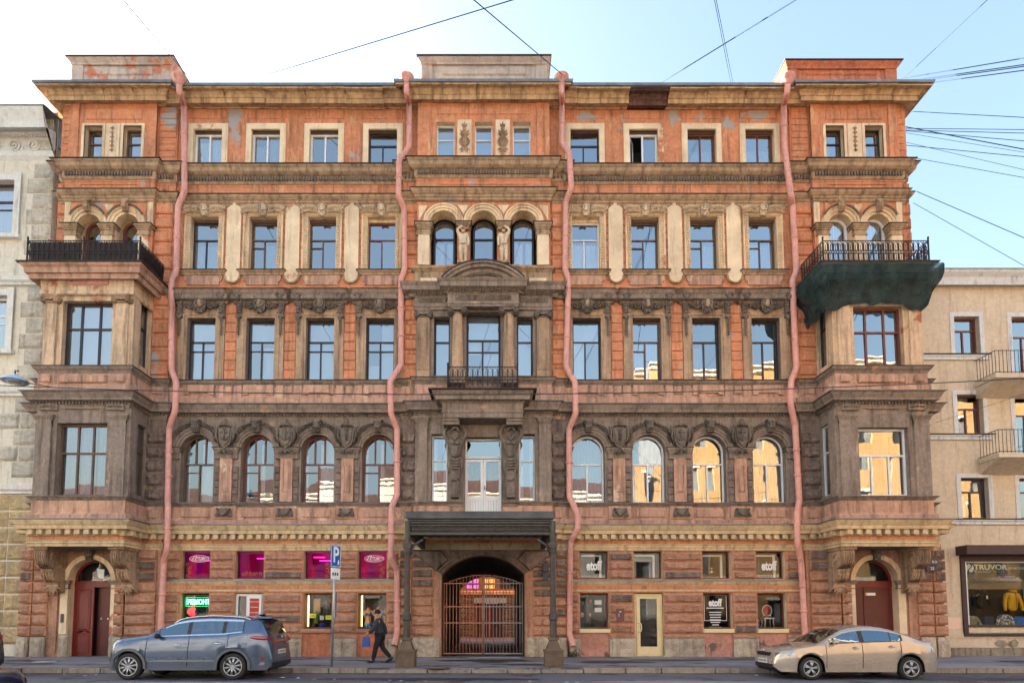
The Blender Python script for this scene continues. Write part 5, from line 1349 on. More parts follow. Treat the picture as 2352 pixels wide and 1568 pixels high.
# ------------------------------------------------------------------ ground floor of the pavilions: arched doors
for s in (-1,1):
    dx = s*13.95; r = .76; zsp_ = Z(1333); a, b = sorted((s*Cc,s*16.35)); yo = .12
    strip_wall(a, b, 0, Z(1250), yo, RUST if s > 0 else RUST, [(dx-r,dx+r,BZ-.05,zsp_+r,r)], .5, rm=CREAM)
    for e in (-1,1):
        mb = MB(); x = dx+e*(r+.13); mb.box(x-.13,x+.13,-yo-.06,-yo,Z(1455),zsp_-.02); part(mb, "door_jamb", CREAM_W, HOUSE)
        rock_block(x-.16,x+.2 if e > 0 else x+.16,.05,Z(1456),yo+.01,PLINTH,.07)
        capital("pier_capital", x-.13, x+.13, yo+.05, zsp_-.3, zsp_+.01, BROWN, False, .1)
        if e == -s*-1 or True:
            mb = MB(); xx = dx+e*(r+.42); mb.box(xx-.06,xx+.06,-yo-.05,-yo,.3,Z(1256)); part(mb, "door_jamb", RUST, HOUSE)
    mb = MB(); mb.arch(dx,zsp_,r,r+.17,-yo-.10,-yo,0,math.pi,22); part(mb, "archivolt", CREAM, HOUSE)
    inst("scroll_keystone", KEYST, HOUSE, (dx,-yo-.06,zsp_+r+.2), (1.3,1.2,1.2))
    n = 8; zz0, zz1 = Z(1461), Z(1262); h = (zz1-zz0)/n
    for (e0,e1,pr_) in ((15.42,15.93,.06),(15.97,16.38,.1),(12.72,13.02,.1),(11.62,12.66,.06)):
        x0, x1 = sorted((s*e0,s*e1))
        for q in range(n):
            if q > 4 and e0 in (12.72,): continue
            mb = MB(); mb.cbox(x0-.01,x1+.01,-yo-.04-pr_,-yo+.01,zz0+q*h+.03,zz0+(q+1)*h-.025,.03); part(mb, "block_bed", JOINT, HOUSE)
            rock_block(x0+.02,x1-.02,zz0+q*h+.055,zz0+(q+1)*h-.05,yo+.038+pr_,RUST if q < 5 or random.random() < .4 else RUST_D,.05)
        rock_block(x0,x1,.04,Z(1462),yo+.06+pr_,PLINTH,.07)
    # door: dark fanlight, transom, leaves
    yd = -yo+.34; mb = MB()
    mb.arch(dx,zsp_,r-.09,r,yd-.05,yd+.05,0,math.pi,20); mb.box(dx-r,dx+r,yd-.07,yd+.05,zsp_-.22,zsp_-.0); mb.box(dx-r,dx-r+.07,yd-.05,yd+.05,BZ,zsp_-.22); mb.box(dx+r-.07,dx+r,yd-.05,yd+.05,BZ,zsp_-.22)
    do = part(mb, "entrance_door", DOORR, HOUSE); do['label'] = "dark red arched door half open" if s < 0 else "maroon steel double door under a fanlight"
    mb = MB(); pts = [(dx+(r-.09)*math.cos(q*math.pi/16),zsp_+(r-.09)*math.sin(q*math.pi/16)) for q in range(17)]; mb.add([(p[0],yd,p[1]) for p in pts],[tuple(range(17))]); part(mb, "fanlight_pane", SHOPG, do)
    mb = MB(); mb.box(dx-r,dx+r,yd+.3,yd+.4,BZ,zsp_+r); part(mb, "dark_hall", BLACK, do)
    z0, z1 = BZ+.02, zsp_-.22
    if s < 0:
        mb = MB(); x0,x1 = dx-r+.07, dx-.06
        mb.box(x0,x1,yd-.04,yd+.02,z0,z1)
        for q0,q1 in ((.08,.78),(.95,z1-z0-.1)):
            mb.cbox(x0+.09,x1-.09,yd-.07,yd-.04,z0+q0,z0+q1,.02); mb.cbox(x0+.15,x1-.15,yd-.085,yd-.07,z0+q0+.07,z0+q1-.07,.012)
        mb.tube([(x0+.1,yd-.07,z0+.84),(x0+.25,yd-.1,z0+.9),((x0+x1)/2,yd-.12,z0+.94),(x1-.25,yd-.1,z0+.9),(x1-.1,yd-.07,z0+.84)],.03,6)
        part(mb, "door_leaf", DOORR, do)
        mb = MB(); mb.box(dx-.02,dx+r-.2,yd+.16,yd+.2,z0,z1); part(mb, "inner_steel_door", DOORB, do)
        mb = MB(); mb.box(dx+.1,dx+.14,yd+.14,yd+.16,z0+1.3,z0+1.36); mb.box(dx+.34,dx+.38,yd+.14,yd+.16,z0+1.3,z0+1.36); part(mb, "sticker", WTXT, do)
        PAP = MATS["white_vinyl"]; mb = MB(); mb.prism([(dx+.05,zsp_+.12),(dx+.24,zsp_+.08),(dx+.25,zsp_+.42),(dx+.1,zsp_+.44),(dx-.02,zsp_+.46),(dx+.02,zsp_+.2)],yd-.012,yd-.006); part(mb, "torn_paper", PAP, do)
        mb = MB(); mb.box(dx-r-.19,dx-r-.1,-yo-.1,-yo-.06,z0+1.2,z0+1.5); part(mb, "intercom", plain("grey_intercom", (70,66,72), .4, .5), HOUSE)
    else:
        for e in (-1,1):
            a0, a1 = sorted((dx+e*.01+(-.28 if True else 0),dx+e*(r-.07))) if e > 0 else (dx-r+.07,dx-.29)
            mb = MB(); mb.cbox(a0,a1,yd-.05,yd,z0,z1,.008); part(mb, "door_leaf", DOORB, do)
        mb = MB(); mb.box(dx-.62,dx-.55,yd-.09,yd-.05,z0+.98,z0+1.16); part(mb, "handle", BLACK, do)
        mb = MB(); mb.box(dx-.2,dx-.13,yd-.058,yd-.05,z1-.3,z1-.2); mb.m = [0]*6; mb.box(dx-.13,dx+.16,yd-.058,yd-.05,z1-.3,z1-.2,1); part(mb, "sticker", [plain("yellow_sticker",(236,196,60),.6,0,0), WTXT], do)

# ------------------------------------------------------------------ middle of the ground floor: gateway and passage
a1 = 1.48; zs_, zcr = Z(1319), Z(1275)
strip_wall(-Bx, Bx, 0, Z(1240), .15, RUST, [(-a1,a1,.0,zcr,zcr-zs_)], .6, rm=RUST)
rise = zcr-zs_; rad = (a1*a1+rise*rise)/(2*rise); aa = math.asin(a1/rad); czz = zcr-rad
mb = MB(); mb.arch(0,czz,rad,rad+.10,-.21,-.15,math.pi/2-aa,math.pi/2+aa,24); mb.arch(0,czz,rad+.10,rad+.18,-.26,-.15,math.pi/2-aa,math.pi/2+aa,24); part(mb, "archivolt", RUST_D, HOUSE)
# arch stones
def voussoir(a0, a2, r0, ztop):
    p0 = [(r0*math.sin(a),czz+r0*math.cos(a)) for a in [a0+(a2-a0)*k/5 for k in range(6)]]
    def up(a, x, z): t = (ztop-z)/math.cos(a); return (x+t*math.sin(a), ztop)
    poly = p0 + [up(a2,*p0[-1]), up(a0,*p0[0])]
    cx = sum(p[0] for p in poly)/len(poly); cz = sum(p[1] for p in poly)/len(poly)
    mb = MB(); n = len(poly); inn = [(x+(cx-x)*.1, z+(cz-z)*.16) for x,z in poly]
    rnd = random.Random(int(a0*100)); vs = [(x,-.19,z) for x,z in poly] + [(x,-.27-.03*rnd.random(),z) for x,z in inn] + [(cx,-.3,cz)]
    mb.add(vs, [(k,(k+1)%n,n+(k+1)%n,n+k)[::-1] for k in range(n)] + [(n+k,n+(k+1)%n,2*n)[::-1] for k in range(n)])
    return part(mb, "arch_stone", RUST_D, HOUSE)
zt_a = Z(1262)-.02
for a0,a2 in ((-aa-.02,-aa*.70),(-aa*.68,-.01),(.01,aa*.68),(aa*.70,aa+.02)): voussoir(a0,a2,rad+.2,zt_a)
n = 9; zz0, zz1 = Z(1461), Z(1262); h = (zz1-zz0)/n
for s in (-1,1):
    for (e0,e1,pr_) in ((1.78,2.5,.0),(2.56,2.96,.08)):
        x0, x1 = sorted((s*e0,s*e1))
        for q in range(n):
            if q == n-1 and e0 < 2: x0, x1 = sorted((s*2.2,s*e1))
            mb = MB(); mb.cbox(x0-.03,x1+.03,-.19-pr_,-.14,zz0+q*h+.03,zz0+(q+1)*h-.025,.03); part(mb, "block_bed", JOINT, HOUSE)
            rock_block(x0+.02,x1-.02,zz0+q*h+.055,zz0+(q+1)*h-.05,.188+pr_,RUST if q < 5 and random.random() < .8 else RUST_D,.06)
        x0, x1 = sorted((s*(e0-.25 if e0 < 2 else e0),s*e1)); rock_block(x0,x1,.04,Z(1463),.2+pr_,PLINTH,.08)
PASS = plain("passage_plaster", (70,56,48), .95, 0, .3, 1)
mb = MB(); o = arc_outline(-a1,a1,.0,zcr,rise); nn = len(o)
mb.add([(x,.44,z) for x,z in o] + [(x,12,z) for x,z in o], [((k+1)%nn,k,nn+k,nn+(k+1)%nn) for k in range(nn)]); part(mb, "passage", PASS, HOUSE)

# gate
G = root("iron_gate", (0,.2,BZ), "rusty iron double gate with arched top closing the dark carriage passage", "gate")
for s in (-1,1):
    mb = MB(); zr = Z(1339,.2); zb = BZ+.08; x0, x1 = (.02*s, s*1.44)
    for x,r in ((s*.03,.028),(s*1.42,.035),(s*1.32,.02)): mb.tube([(x,.2,zb),(x,.2,zr+(.0 if abs(x) > 1 else Z(1320,.2)-zr))], r, 6)
    for z in (zb+.03,zb+1.12,zb+2.1 if False else (zb+.03+zr)/2+.42,zr): mb.box(min(x0,x1),max(x0,x1),.18,.22,z-.02,z+.02)
    for k in range(11):
        x = s*(.12+.12*k); top = zr + (Z(1320,.2)-zr)*max(0,1-(abs(x)/1.36)**2)
        mb.tube([(x,.2,zb),(x,.2,top)], .015, 5)
        if k % 3 == 1: mb.ell((x,.2,(zb+zr)/2+.0),(.025,.025,.05),6,4); mb.ell((x,.2,top-.02),(.02,.02,.05),6,4)
    mb.tube([(s*1.36*q/10,.2,zr+(Z(1320,.2)-zr)*(1-(q/10)**2)) for q in range(11)], .016, 5)
    part(mb, "gate_leaf", MATS.get("grey_gate_iron") or plain("grey_gate_iron",(142,134,136),.6,.2,.25,6) if s > 0 else plain("rust_brown_iron", (170,116,92), .7, .1, .3, 6), G)
    mb = MB(); mb.box(min(s*1.42,s*1.49),max(s*1.42,s*1.49),.15,.25,BZ,zr+.05); part(mb, "gate_post", IRON, G)

# balcony of the third floor with its carved supports
y2 = -1.35; zt = Z(892,y2-.2)
BAL = [(-1.38,-.2),(-1.38,y2+.25),(1.38,y2+.25),(1.38,-.2)]
mb = MB(); mb.sweep([(.0,Z(959,-1.1)),(.0,Z(948,-1.1)),(.03,Z(947,-1.1)),(.03,Z(942,-1.1)),(.0,Z(941,-1.1)),(.02,Z(927,-1.1)),(.08,Z(922,-1.1)),(.24,Z(917,-1.3)),(.25,Z(908,-1.35)),(.33,Z(901,-1.4)),(.37,Z(895,-1.45)),(.0,zt)], BAL); bo = part(mb, "balcony", BROWN, HOUSE)
mb = MB(); mb.box(-1.38,1.38,y2+.25,-.2,Z(959,-1.1),Z(957,-1.1)); part(mb, "balcony_soffit", BROWN, bo)
mb = MB(); mb.box(-1.85,1.85,y2-.22,-.25,zt-.01,zt+.025); part(mb, "balcony_deck", DARKMETAL, bo)
railing("railing", [(-1.2,-.3),(-1.2,y2+.0),(1.2,y2+.0),(1.2,-.3)], zt+.04, .80, bo, r=.013)
dentils(BAL, .11, Z(922,-1.2), Z(918,-1.2), .05, .05, GREYB, .1)
for s in (-1,1): mb = MB(); mb.box(min(s*.82,s*1.38)-.0,max(s*.82,s*1.38),-1.05,-.3,Z(977,-.9),Z(959,-1.0)); mb.box(min(s*.86,s*1.34),max(s*.86,s*1.34),-1.1,-.3,Z(970,-.9),Z(966,-.9)); part(mb, "support_block", BROWN, bo)

# ------------------------------------------------------------------ carved figures
def skin_figure(name, V, E, mats, par, loc, sub=2, rt=0, scale=(1,1,1)):
    """V = {joint: ((x,y,z), radius)}; one continuous surface grown over the joints"""
    keys = list(V); me = bpy.data.meshes.new(name)
    me.from_pydata([V[k][0] for k in keys], [(keys.index(a),keys.index(b)) for a,b in E], [])
    me.materials.append(mats); o = bpy.data.objects.new(name, me)
    if par is not None: link(o, par, loc)
    else: link(o, None, loc)
    o.modifiers.new("Skin", 'SKIN').use_smooth_shade = True
    for k,v in zip(keys, me.skin_vertices[0].data): r = V[k][1]; v.radius = r if isinstance(r, tuple) else (r, r)
    for k,v in enumerate(me.skin_vertices[0].data): v.use_root = (k == rt)
    m = o.modifiers.new("Subdivision", 'SUBSURF'); m.levels = sub; m.render_levels = sub
    o.scale = scale; return o
def bake(o):
    dg = bpy.context.evaluated_depsgraph_get(); dg.update()
    me = bpy.data.meshes.new_from_object(o.evaluated_get(dg)); o.modifiers.clear(); old = o.data; o.data = me; me.name = old.name; bpy.data.meshes.remove(old)
for s in (-1,1):
    # standing figures between the arches of the fourth floor
    x = s*.735; yb = -.52; z0 = Z(607,-.5); H = (Z(530,-.5)-z0)
    k = H/1.55
    V = {'pel':((0,0,.86*k),.145*k),'wai':((0,-.01,1.02*k),.125*k),'che':((0,-.02,1.22*k),(.17*k,.13*k)),'nek':((0,-.02,1.38*k),.062*k),'hd0':((.0,-.05,1.45*k),.085*k),'hd1':((0,-.05,1.56*k),.085*k),
         'sh1':((-s*-.17*k,-.02,1.33*k),.075*k),'el1':((s*.27*k,-.08,1.52*k),.055*k),'wr1':((s*.1*k,-.09,1.66*k),.043*k),'ha1':((s*.0*k,-.08,1.68*k),.05*k),
         'sh2':((-s*.17*k,-.02,1.33*k),.075*k),'el2':((-s*.24*k,-.03,1.06*k),.055*k),'wr2':((-s*.22*k,-.09,.84*k),.042*k),'ha2':((-s*.2*k,-.1,.76*k),.045*k),
         'hp1':((.09*k,0,.8*k),.1*k),'kn1':((.1*k+s*.0,-.06,.45*k),.075*k),'an1':((.11*k,0,.09*k),.047*k),'ft1':((.13*k,-.14*k,.03*k),.045*k),
         'hp2':((-.09*k,0,.8*k),.1*k),'kn2':((-.07*k,-.1,.46*k),.075*k),'an2':((-.1*k,.0,.09*k),.047*k),'ft2':((-.14*k,-.14*k,.03*k),.045*k)}
    E = [('pel','wai'),('wai','che'),('che','nek'),('nek','hd0'),('hd0','hd1'),('che','sh1'),('sh1','el1'),('el1','wr1'),('wr1','ha1'),('che','sh2'),('sh2','el2'),('el2','wr2'),('wr2','ha2'),('pel','hp1'),('hp1','kn1'),('kn1','an1'),('an1','ft1'),('pel','hp2'),('hp2','kn2'),('kn2','an2'),('an2','ft2')]
    V = {q:(p_, tuple(w*1.2 for w in r_) if isinstance(r_,tuple) else r_*(1.22 if q not in ('hd0','hd1','nek') else 1.1)) for q,(p_,r_) in V.items()}
    fg = skin_figure("atlas_figure", V, E, FIGST, HOUSE, (x,yb,z0)); fg['label'] = "carved standing stone figure with one arm raised to its head"; bake(fg)
    mb = MB()
    for q in range(14):
        a = R(-100+200*q/13); mb.leaf(x+.13*k*math.sin(a),z0+(.9-.02*abs(q-6.5))*k,yb-.12*k*math.cos(a),R(-90)+.2*math.sin(q*2.1),(.3+.06*math.sin(q*1.7))*k,.1*k,.03)
    mb.tube([(x-.16*k,yb-.1,z0+.9*k),(x,yb-.17*k,z0+.86*k),(x+.16*k,yb-.1,z0+.92*k)],.03,6); part(mb, "loincloth", FIGST, fg)
    mb = MB()
    for q in range(16): a = R(-20+220*q/15); mb.ell((x+.085*k*math.cos(a),yb-.06-.03*math.sin(q),z0+1.56*k+.07*k*math.sin(a)),(.04*k,.05*k,.04*k),6,4)
    for q in range(5): mb.ell((x+.03*(q-2)*k,yb-.13*k,z0+(1.42-.02*(2-abs(q-2)))*k),(.025*k,.03*k,.05*k),6,4)
    mb.ell((x,yb-.135*k,z0+1.51*k),(.016*k,.025*k,.03*k),6,4)
    for e in (-1,1): mb.ell((x+e*.035*k,yb-.125*k,z0+1.53*k),(.014*k,.012*k,.01*k),6,4)
    part(mb, "hair_and_beard", STONE, fg)
    mb = MB(); mb.box(x-.2,x+.2,-.34,-.3,z0,Z(530,-.4)); part(mb, "pier", ORANGE, HOUSE); mb = MB(); mb.box(x-.2,x+.2,-.75,-.3,z0-.06,z0+.015); part(mb, "figure_plinth", OCHRE_G, HOUSE)
    # herm atlantes of the second floor
    x = s*.98; yb = -.62; zt_ = Z(976,-.7); zw = Z(1052,-.6)   # block underside, waist
    k = (zt_-zw)/1.02
    V = {'bel':((0,0,.0),(.155*k,.13*k)),'wai':((0,-.02,.16*k),(.15*k,.13*k)),'che':((0,-.03,.42*k),(.20*k,.16*k)),'nek':((0,-.06,.60*k),.08*k),'hd0':((0,-.12,.68*k),.1*k),'hd1':((0,-.13,.82*k),.1*k),
         'sh1':((.22*k,-.02,.55*k),.09*k),'el1':((.36*k,-.08,.74*k),.07*k),'wr1':((.25*k,-.04,.96*k),.052*k),'ha1':((.19*k,-.03,1.03*k),.055*k),
         'sh2':((-.22*k,-.02,.55*k),.09*k),'el2':((-.36*k,-.08,.74*k),.07*k),'wr2':((-.25*k,-.04,.96*k),.052*k),'ha2':((-.19*k,-.03,1.03*k),.055*k)}
    E = [('bel','wai'),('wai','che'),('che','nek'),('nek','hd0'),('hd0','hd1'),('che','sh1'),('sh1','el1'),('el1','wr1'),('wr1','ha1'),('che','sh2'),('sh2','el2'),('el2','wr2'),('wr2','ha2')]
    fg = skin_figure("atlas_figure", V, E, GREYB, HOUSE, (x,yb,zw)); fg['label'] = "bearded stone atlas holding up the balcony with both arms"; bake(fg)
    mb = MB()
    for q in range(9): mb.ell((x+(q-4)*.022*k,yb-.21*k,zw+(.66-.03*(4-abs(q-4)))*k),(.028*k,.04*k,.06*k),6,4)
    mb.ell((x,yb-.235*k,zw+.77*k),(.02*k,.03*k,.04*k),6,4)
    for q in range(10): a = R(180*q/9); mb.ell((x+.1*k*math.cos(a),yb-.14*k,zw+.83*k+.08*k*math.sin(a)),(.045*k,.07*k,.04*k),6,4)
    for e in (-1,1): mb.ell((x+e*.05*k,yb-.20*k,zw+.80*k),(.03*k,.015*k,.012*k),6,4); mb.ell((x+e*.08*k,yb-.16*k,zw+.45*k),(.09*k,.05*k,.07*k),8,5)
    part(mb, "hair_and_beard", GREYB, fg)
    zb = Z(1143,-.5); mb = MB(); mb.prism([(x-.14,zb),(x+.14,zb),(x+.2,zw+.02),(x-.2,zw+.02)],-.66,-.3); mb.prism([(x-.09,zb+.1),(x+.09,zb+.1),(x+.13,zw-.5),(x-.13,zw-.5)],-.69,-.62)
    for q in range(4): zq = zw-.02-.11*q; mb.tube([(x-.21+.01*q,-.62,zq+.03),(x-.1,-.71,zq-.05),(x,-.73,zq-.09+.02*q),(x+.1,-.71,zq-.05),(x+.21-.01*q,-.62,zq+.03)],.04,6)
    for e in (-1,1): mb.tube([(x+e*.21,-.62,zw+.02),(x+e*.23,-.62,zw-.3),(x+e*.2,-.62,zw-.55)],[.05,.06,.02],6); mb.scroll(x+e*.08,zw-.78,-.7,.07,1.2,0,e,.025,12)
    mb.ell((x,-.7,zw-.78),(.07,.05,.06),8,5); mb.leaf(x,zb+.12,-.69,R(90),.3,.08,.03)
    part(mb, "tapering_pedestal", GREYB, fg)

# ------------------------------------------------------------------ drainpipes
def pipe(pts, funnel, label, dy=None):
    P = []
    for u,v,yy in pts: x, z = at(u, v, yy); P.append(Vector((x,yy,z)))
    # round every bend
    Q = [P[0]]
    for a,b,c in zip(P,P[1:],P[2:]):
        r = min(.07,(b-a).length*.45,(c-b).length*.45); p, q = b+(a-b).normalized()*r, b+(c-b).normalized()*r
        for t in (0,.33,.67,1): Q.append((p*(1-t)+b*t)*(1-t)+(b*(1-t)+q*t)*t)
    Q.append(P[-1]); mb = MB(); mb.tube(Q,.105,12,caps=False)
    m2 = MB(); m2.tube([q for q in Q],.095,10,caps=False)
    po = part(mb, "drainpipe", PIPE, HOUSE); po['label'] = label
    t = P[0]; mb = MB(); mb.lathe([(.105,-.02),(.13,.06),(.23,.2),(.25,.22),(.25,.27),(.265,.28),(.265,.32),(.24,.32),(.22,.22),(.1,.05)],(t.x,t.y,t.z),16); part(mb, "funnel", PIPE, po)
    for a,b in zip(P,P[1:]):
        d = b-a; n = int(d.length/1.3)
        for k in range(1,n+1):
            c = a+d*(k/(n+1)); e = d.normalized()*.035; mb = MB(); mb.tube([c-e,c+e],.124,12); mb.tube([c+Vector((-.16,0,0)),c+Vector((.16,0,0))],.012,5); mb.tube([c+Vector((0,.05,0)),Vector((c.x,-.05,c.z))],.014,5); part(mb, "pipe_band", PIPE, po)
yA, yB, yC = -.85, -.33, -.62
pipe([(412,196,yA),(412,214,yA),(423,242,yB),(424,440,yB-.05),(409,474,yB),(405,624,yB),(394,642,yB),(394,850,yB),(405,878,yC),(402,945,yC),(389,982,yB),(385,1150,yB),(386,1165,yC),(384,1262,yC),(376,1290,yB),(370,1440,yB),(366,1496,yB)],0,"pink drainpipe at the left end")
pipe([(934,196,yA),(934,214,yA),(940,240,yB),(940,335,yB),(930,354,yB),(917,368,yC),(915,450,yC),(928,478,yB),(929,620,yB),(921,642,yB),(921,838,yB),(896,876,yC),(898,950,yC),(912,985,yB),(912,1135,yB),(899,1165,yC),(898,1282,yC),(912,1308,yB),(912,1452,yB),(905,1482,yB-.25)],0,"pink drainpipe left of the middle bay")
pipe([(1290,196,yA),(1290,214,yA),(1291,240,yB),(1291,330,yB),(1308,352,yC),(1312,432,yC),(1299,466,yB),(1298,620,yB),(1306,640,yB),(1300,842,yB),(1321,878,yC),(1322,950,yC),(1307,985,yB),(1308,1140,yB),(1328,1182,yC),(1327,1214,yC),(1310,1244,yB),(1308,1456,yB),(1317,1484,yB-.25)],0,"pink drainpipe right of the middle bay")
pipe([(1809,196,yA),(1808,214,yA),(1800,242,yB),(1802,340,yB),(1817,452,yC),(1820,470,yB),(1829,622,yB),(1820,646,yB),(1829,845,yB),(1817,875,yC),(1816,930,yC),(1826,975,yB),(1836,1150,yB),(1830,1180,yC),(1832,1250,yC),(1840,1290,yB),(1849,1460,yB),(1849,1496,yB)],0,"pink drainpipe at the right end")
# ================================================================== canopy over the gateway
CAN = root("entrance_canopy", (0, -4.2, .14), "sooty cast iron canopy on two columns standing at the kerb before the gateway", "canopy")
yc = -4.2
xl, xr = X(934.5,1400,yc), X(1270.5,1400,yc)
def zc_(v): return Z(v,yc)
for x in (xl,xr):
    b = .135; mb = MB(); w = .26
    mb.box(x-w,x+w,yc-w,yc+w,b,zc_(1496)); mb.cbox(x-w+.04,x+w-.04,yc-w-.015,yc-w+.02,b+.05,zc_(1496)-.05,.012)
    mb.box(x-w-.02,x+w+.02,yc-w-.02,yc+w+.02,zc_(1496),zc_(1491))
    p0 = [(x-.21,yc-.21),(x+.21,yc-.21),(x+.21,yc+.21),(x-.21,yc+.21)]; p1 = [(x+(q[0]-x)*.5,yc+(q[1]-yc)*.5) for q in p0]
    mb.add([(q[0],q[1],zc_(1491)) for q in p0]+[(q[0],q[1],zc_(1468)) for q in p1],[(k,(k+1)%4,4+(k+1)%4,4+k) for k in range(4)]); mb.box(x-.15,x+.15,yc-.15,yc+.15,zc_(1468),zc_(1463))
    co = MB(); co.lathe([(.10,zc_(1463)),(.10,zc_(1425)),(.13,zc_(1422)),(.13,zc_(1410)),(.085,zc_(1404)),(.075,zc_(1272)),(.10,zc_(1268)),(.11,zc_(1262)),(.12,zc_(1256)),(.13,zc_(1250)),(.09,zc_(1246)),(.085,zc_(1196))],(x,yc,0),10,'z',0,False)
    for q in range(14): co.ell((x,yc-.085,zc_(1280)-.11*q),(.018,.015,.025),6,4)
    cc_ = part(co, "column", CANOPY, CAN); part(mb, "pedestal", plain("brown_iron_pedestal",(96,80,66),.7,.1,.3,4,bump=.3) if x < 0 else MATS["brown_iron_pedestal"], cc_)
    mb = MB(); mb.box(x-.12,x+.12,yc-.12,yc+.12,zc_(1258),zc_(1252)); mb.box(x-.14,x+.14,yc-.14,yc+.14,zc_(1252),zc_(1247)); part(mb, "capital", CANOPY, cc_)
    e = 1 if x < 0 else -1; mb = MB(); mb.tube([(x+e*.05,yc,zc_(1276)),(x+e*.18,yc,zc_(1252)),(x+e*.45,yc,zc_(1238))],.04,6); part(mb, "bracket", CANOPY, CAN)
    mb = MB(); mb.box(x-.07,x+.07,yc+.1,-.3,zc_(1228),zc_(1200)); part(mb, "side_beam", CANOPY, CAN)
zA, zB2 = zc_(1228), zc_(1198)
mb = MB()
for z0,z1,o in ((zA,zA+.05,.05),(zA+.05,zA+.08,.02),(zB2-.12,zB2-.08,.04),(zB2-.05,zB2,.07)): mb.box(xl+.08,xr-.08,yc-o,yc+.04,z0,z1)
fo = part(mb, "lattice_frame", CANOPY, CAN)
mb = MB(); n = 26; z0, z1 = zA+.08, zB2-.12; L = (xr-xl-.2)/n
for k in range(n):
    x = xl+.1+L*(k+.5)
    mb.arch(x,(z0+z1)/2,L*.3,L*.42,yc-.012,yc+.012,0,2*math.pi,8); mb.box(x+L*.46,x+L*.54,yc-.014,yc+.014,z0,z1); mb.box(x-L*.04,x+L*.04,yc-.012,yc+.012,z0,z1); mb.box(x-L*.3,x+L*.3,yc-.012,yc+.012,(z0+z1)/2-.012,(z0+z1)/2+.012)
    for e in (-1,1): mb.scroll(x+e*L*.3,z0+.04,yc,.035,1,0,e,.008,8); mb.scroll(x+e*L*.3,z1-.04,yc,.035,1,0,e,.008,8)
stuff(part(mb, "cast_lattice", CANOPY, fo))
BOARD = plain("weathered_dark_board", (82,82,86), .8, 0, .35, 2.5, bump=.4)
mb = MB(); mb.box(xl-.05,xr+.05,yc-.12,yc-.06,zc_(1191),zc_(1178)+.04); part(mb, "fascia_board", BOARD, CAN)
mb = MB(); mb.add([(xl-.05,yc-.1,zc_(1191)+.02),(xr+.05,yc-.1,zc_(1191)+.02),(xr+.05,-.35,zc_(1191)+.12),(xl-.05,-.35,zc_(1191)+.12)],[(0,1,2,3)]); mb.box(xl,xr,yc-.06,-.35,zc_(1196),zc_(1193)); part(mb, "roof", BOARD, CAN)
for x,z in ((-1.62,Z(1290,-.4)),(2.2,Z(1302,-.4)),(2.2,Z(1322,-.4))):
    if x < 0: continue
    mb = MB(); mb.box(x-.1,x+.1,-.5,-.32,z-.14,z+.12); mb.tube([(x,-.4,z+.12),(x,-.4,z+.2),(x+.1,-.3,z+.2)],.02,6)
    o = part(mb, "junction_box", plain("dark_grey_box",(66,64,66),.6,.2,.2), HOUSE)

# ================================================================== ground
ASPH, ns, ls, bs = new_mat("worn_asphalt")
n1 = noise(ns, ls, .35, 5, .6, (.5,1.6,1), 2); n2 = noise(ns, ls, 60, 3, .7); n3 = noise(ns, ls, 1.1, 6, .7, None, 7)
c = mixc(ns, ls, ramp(ns, ls, n1, .35, .65), srgb(84,84,90), srgb(112,112,118)); c = mixc(ns, ls, ramp(ns, ls, n3, .54, .60), c, srgb(62,62,68)); c = mixc(ns, ls, ramp(ns, ls, n2, .3, .7), mixc(ns, ls, .3, c, (0.01,.01,.01,1)), c)
ls.new(c, bs.inputs['Base Color']); ls.new(ramp(ns, ls, n1, .3, .7, (.55,.55,.55,1), (.85,.85,.85,1)), bs.inputs['Roughness'])
bp = N(ns, "ShaderNodeBump", Strength=.35, Distance=.01); ls.new(n2, bp.inputs['Height']); ls.new(bp.outputs[0], bs.inputs['Normal'])
PAVE, ns, ls, bs = new_mat("patched_pavement_asphalt")
n1 = noise(ns, ls, .5, 5, .6, (.5,1.5,1), 12); n2 = noise(ns, ls, 50, 3, .7); n3 = noise(ns, ls, .6, 5, .75, (.6,1.8,1), 17)
c = mixc(ns, ls, ramp(ns, ls, n1, .35, .65), srgb(108,106,112), srgb(150,146,150)); c = mixc(ns, ls, ramp(ns, ls, n3, .54, .58), c, srgb(72,70,74)); c = mixc(ns, ls, ramp(ns, ls, n2, .3, .7), mixc(ns, ls, .25, c, (0.01,.01,.01,1)), c)
ls.new(c, bs.inputs['Base Color']); bs.inputs['Roughness'].default_value = .75
bp = N(ns, "ShaderNodeBump", Strength=.35, Distance=.01); ls.new(n2, bp.inputs['Height']); ls.new(bp.outputs[0], bs.inputs['Normal'])
KERB = plaster("granite_kerb", (150,138,128), .3, 0, sootc=(70,66,66), fine=30, seed=71)
YK = -4.62
mb = MB(); mb.add([(-300,-300,-.03),(300,-300,-.03),(300,300,-.03),(-300,300,-.03)],[(0,1,2,3)]); structure(part(mb, "ground", PAVE))
mb = MB(); mb.add([(-120,-22.8,0),(120,-22.8,0),(120,YK,0),(-120,YK,0)],[(0,1,2,3)]); structure(part(mb, "road", ASPH))
mb = MB(); mb.add([(-120,YK+.16,.138),(120,YK+.16,.138),(120,.6,.168),(-120,.6,.168),(-120,YK+.16,-.02),(120,YK+.16,-.02)],[(0,1,2,3),(4,5,1,0)]); structure(part(mb, "sidewalk", PAVE))
mb = MB(); mb.add([(-120,-28,.14),(120,-28,.14),(120,-22.8,.14),(-120,-22.8,.14)],[(0,1,2,3)]); mb.box(-120,120,-22.8,-22.65,-.02,.14); structure(part(mb, "far_sidewalk", PAVE))
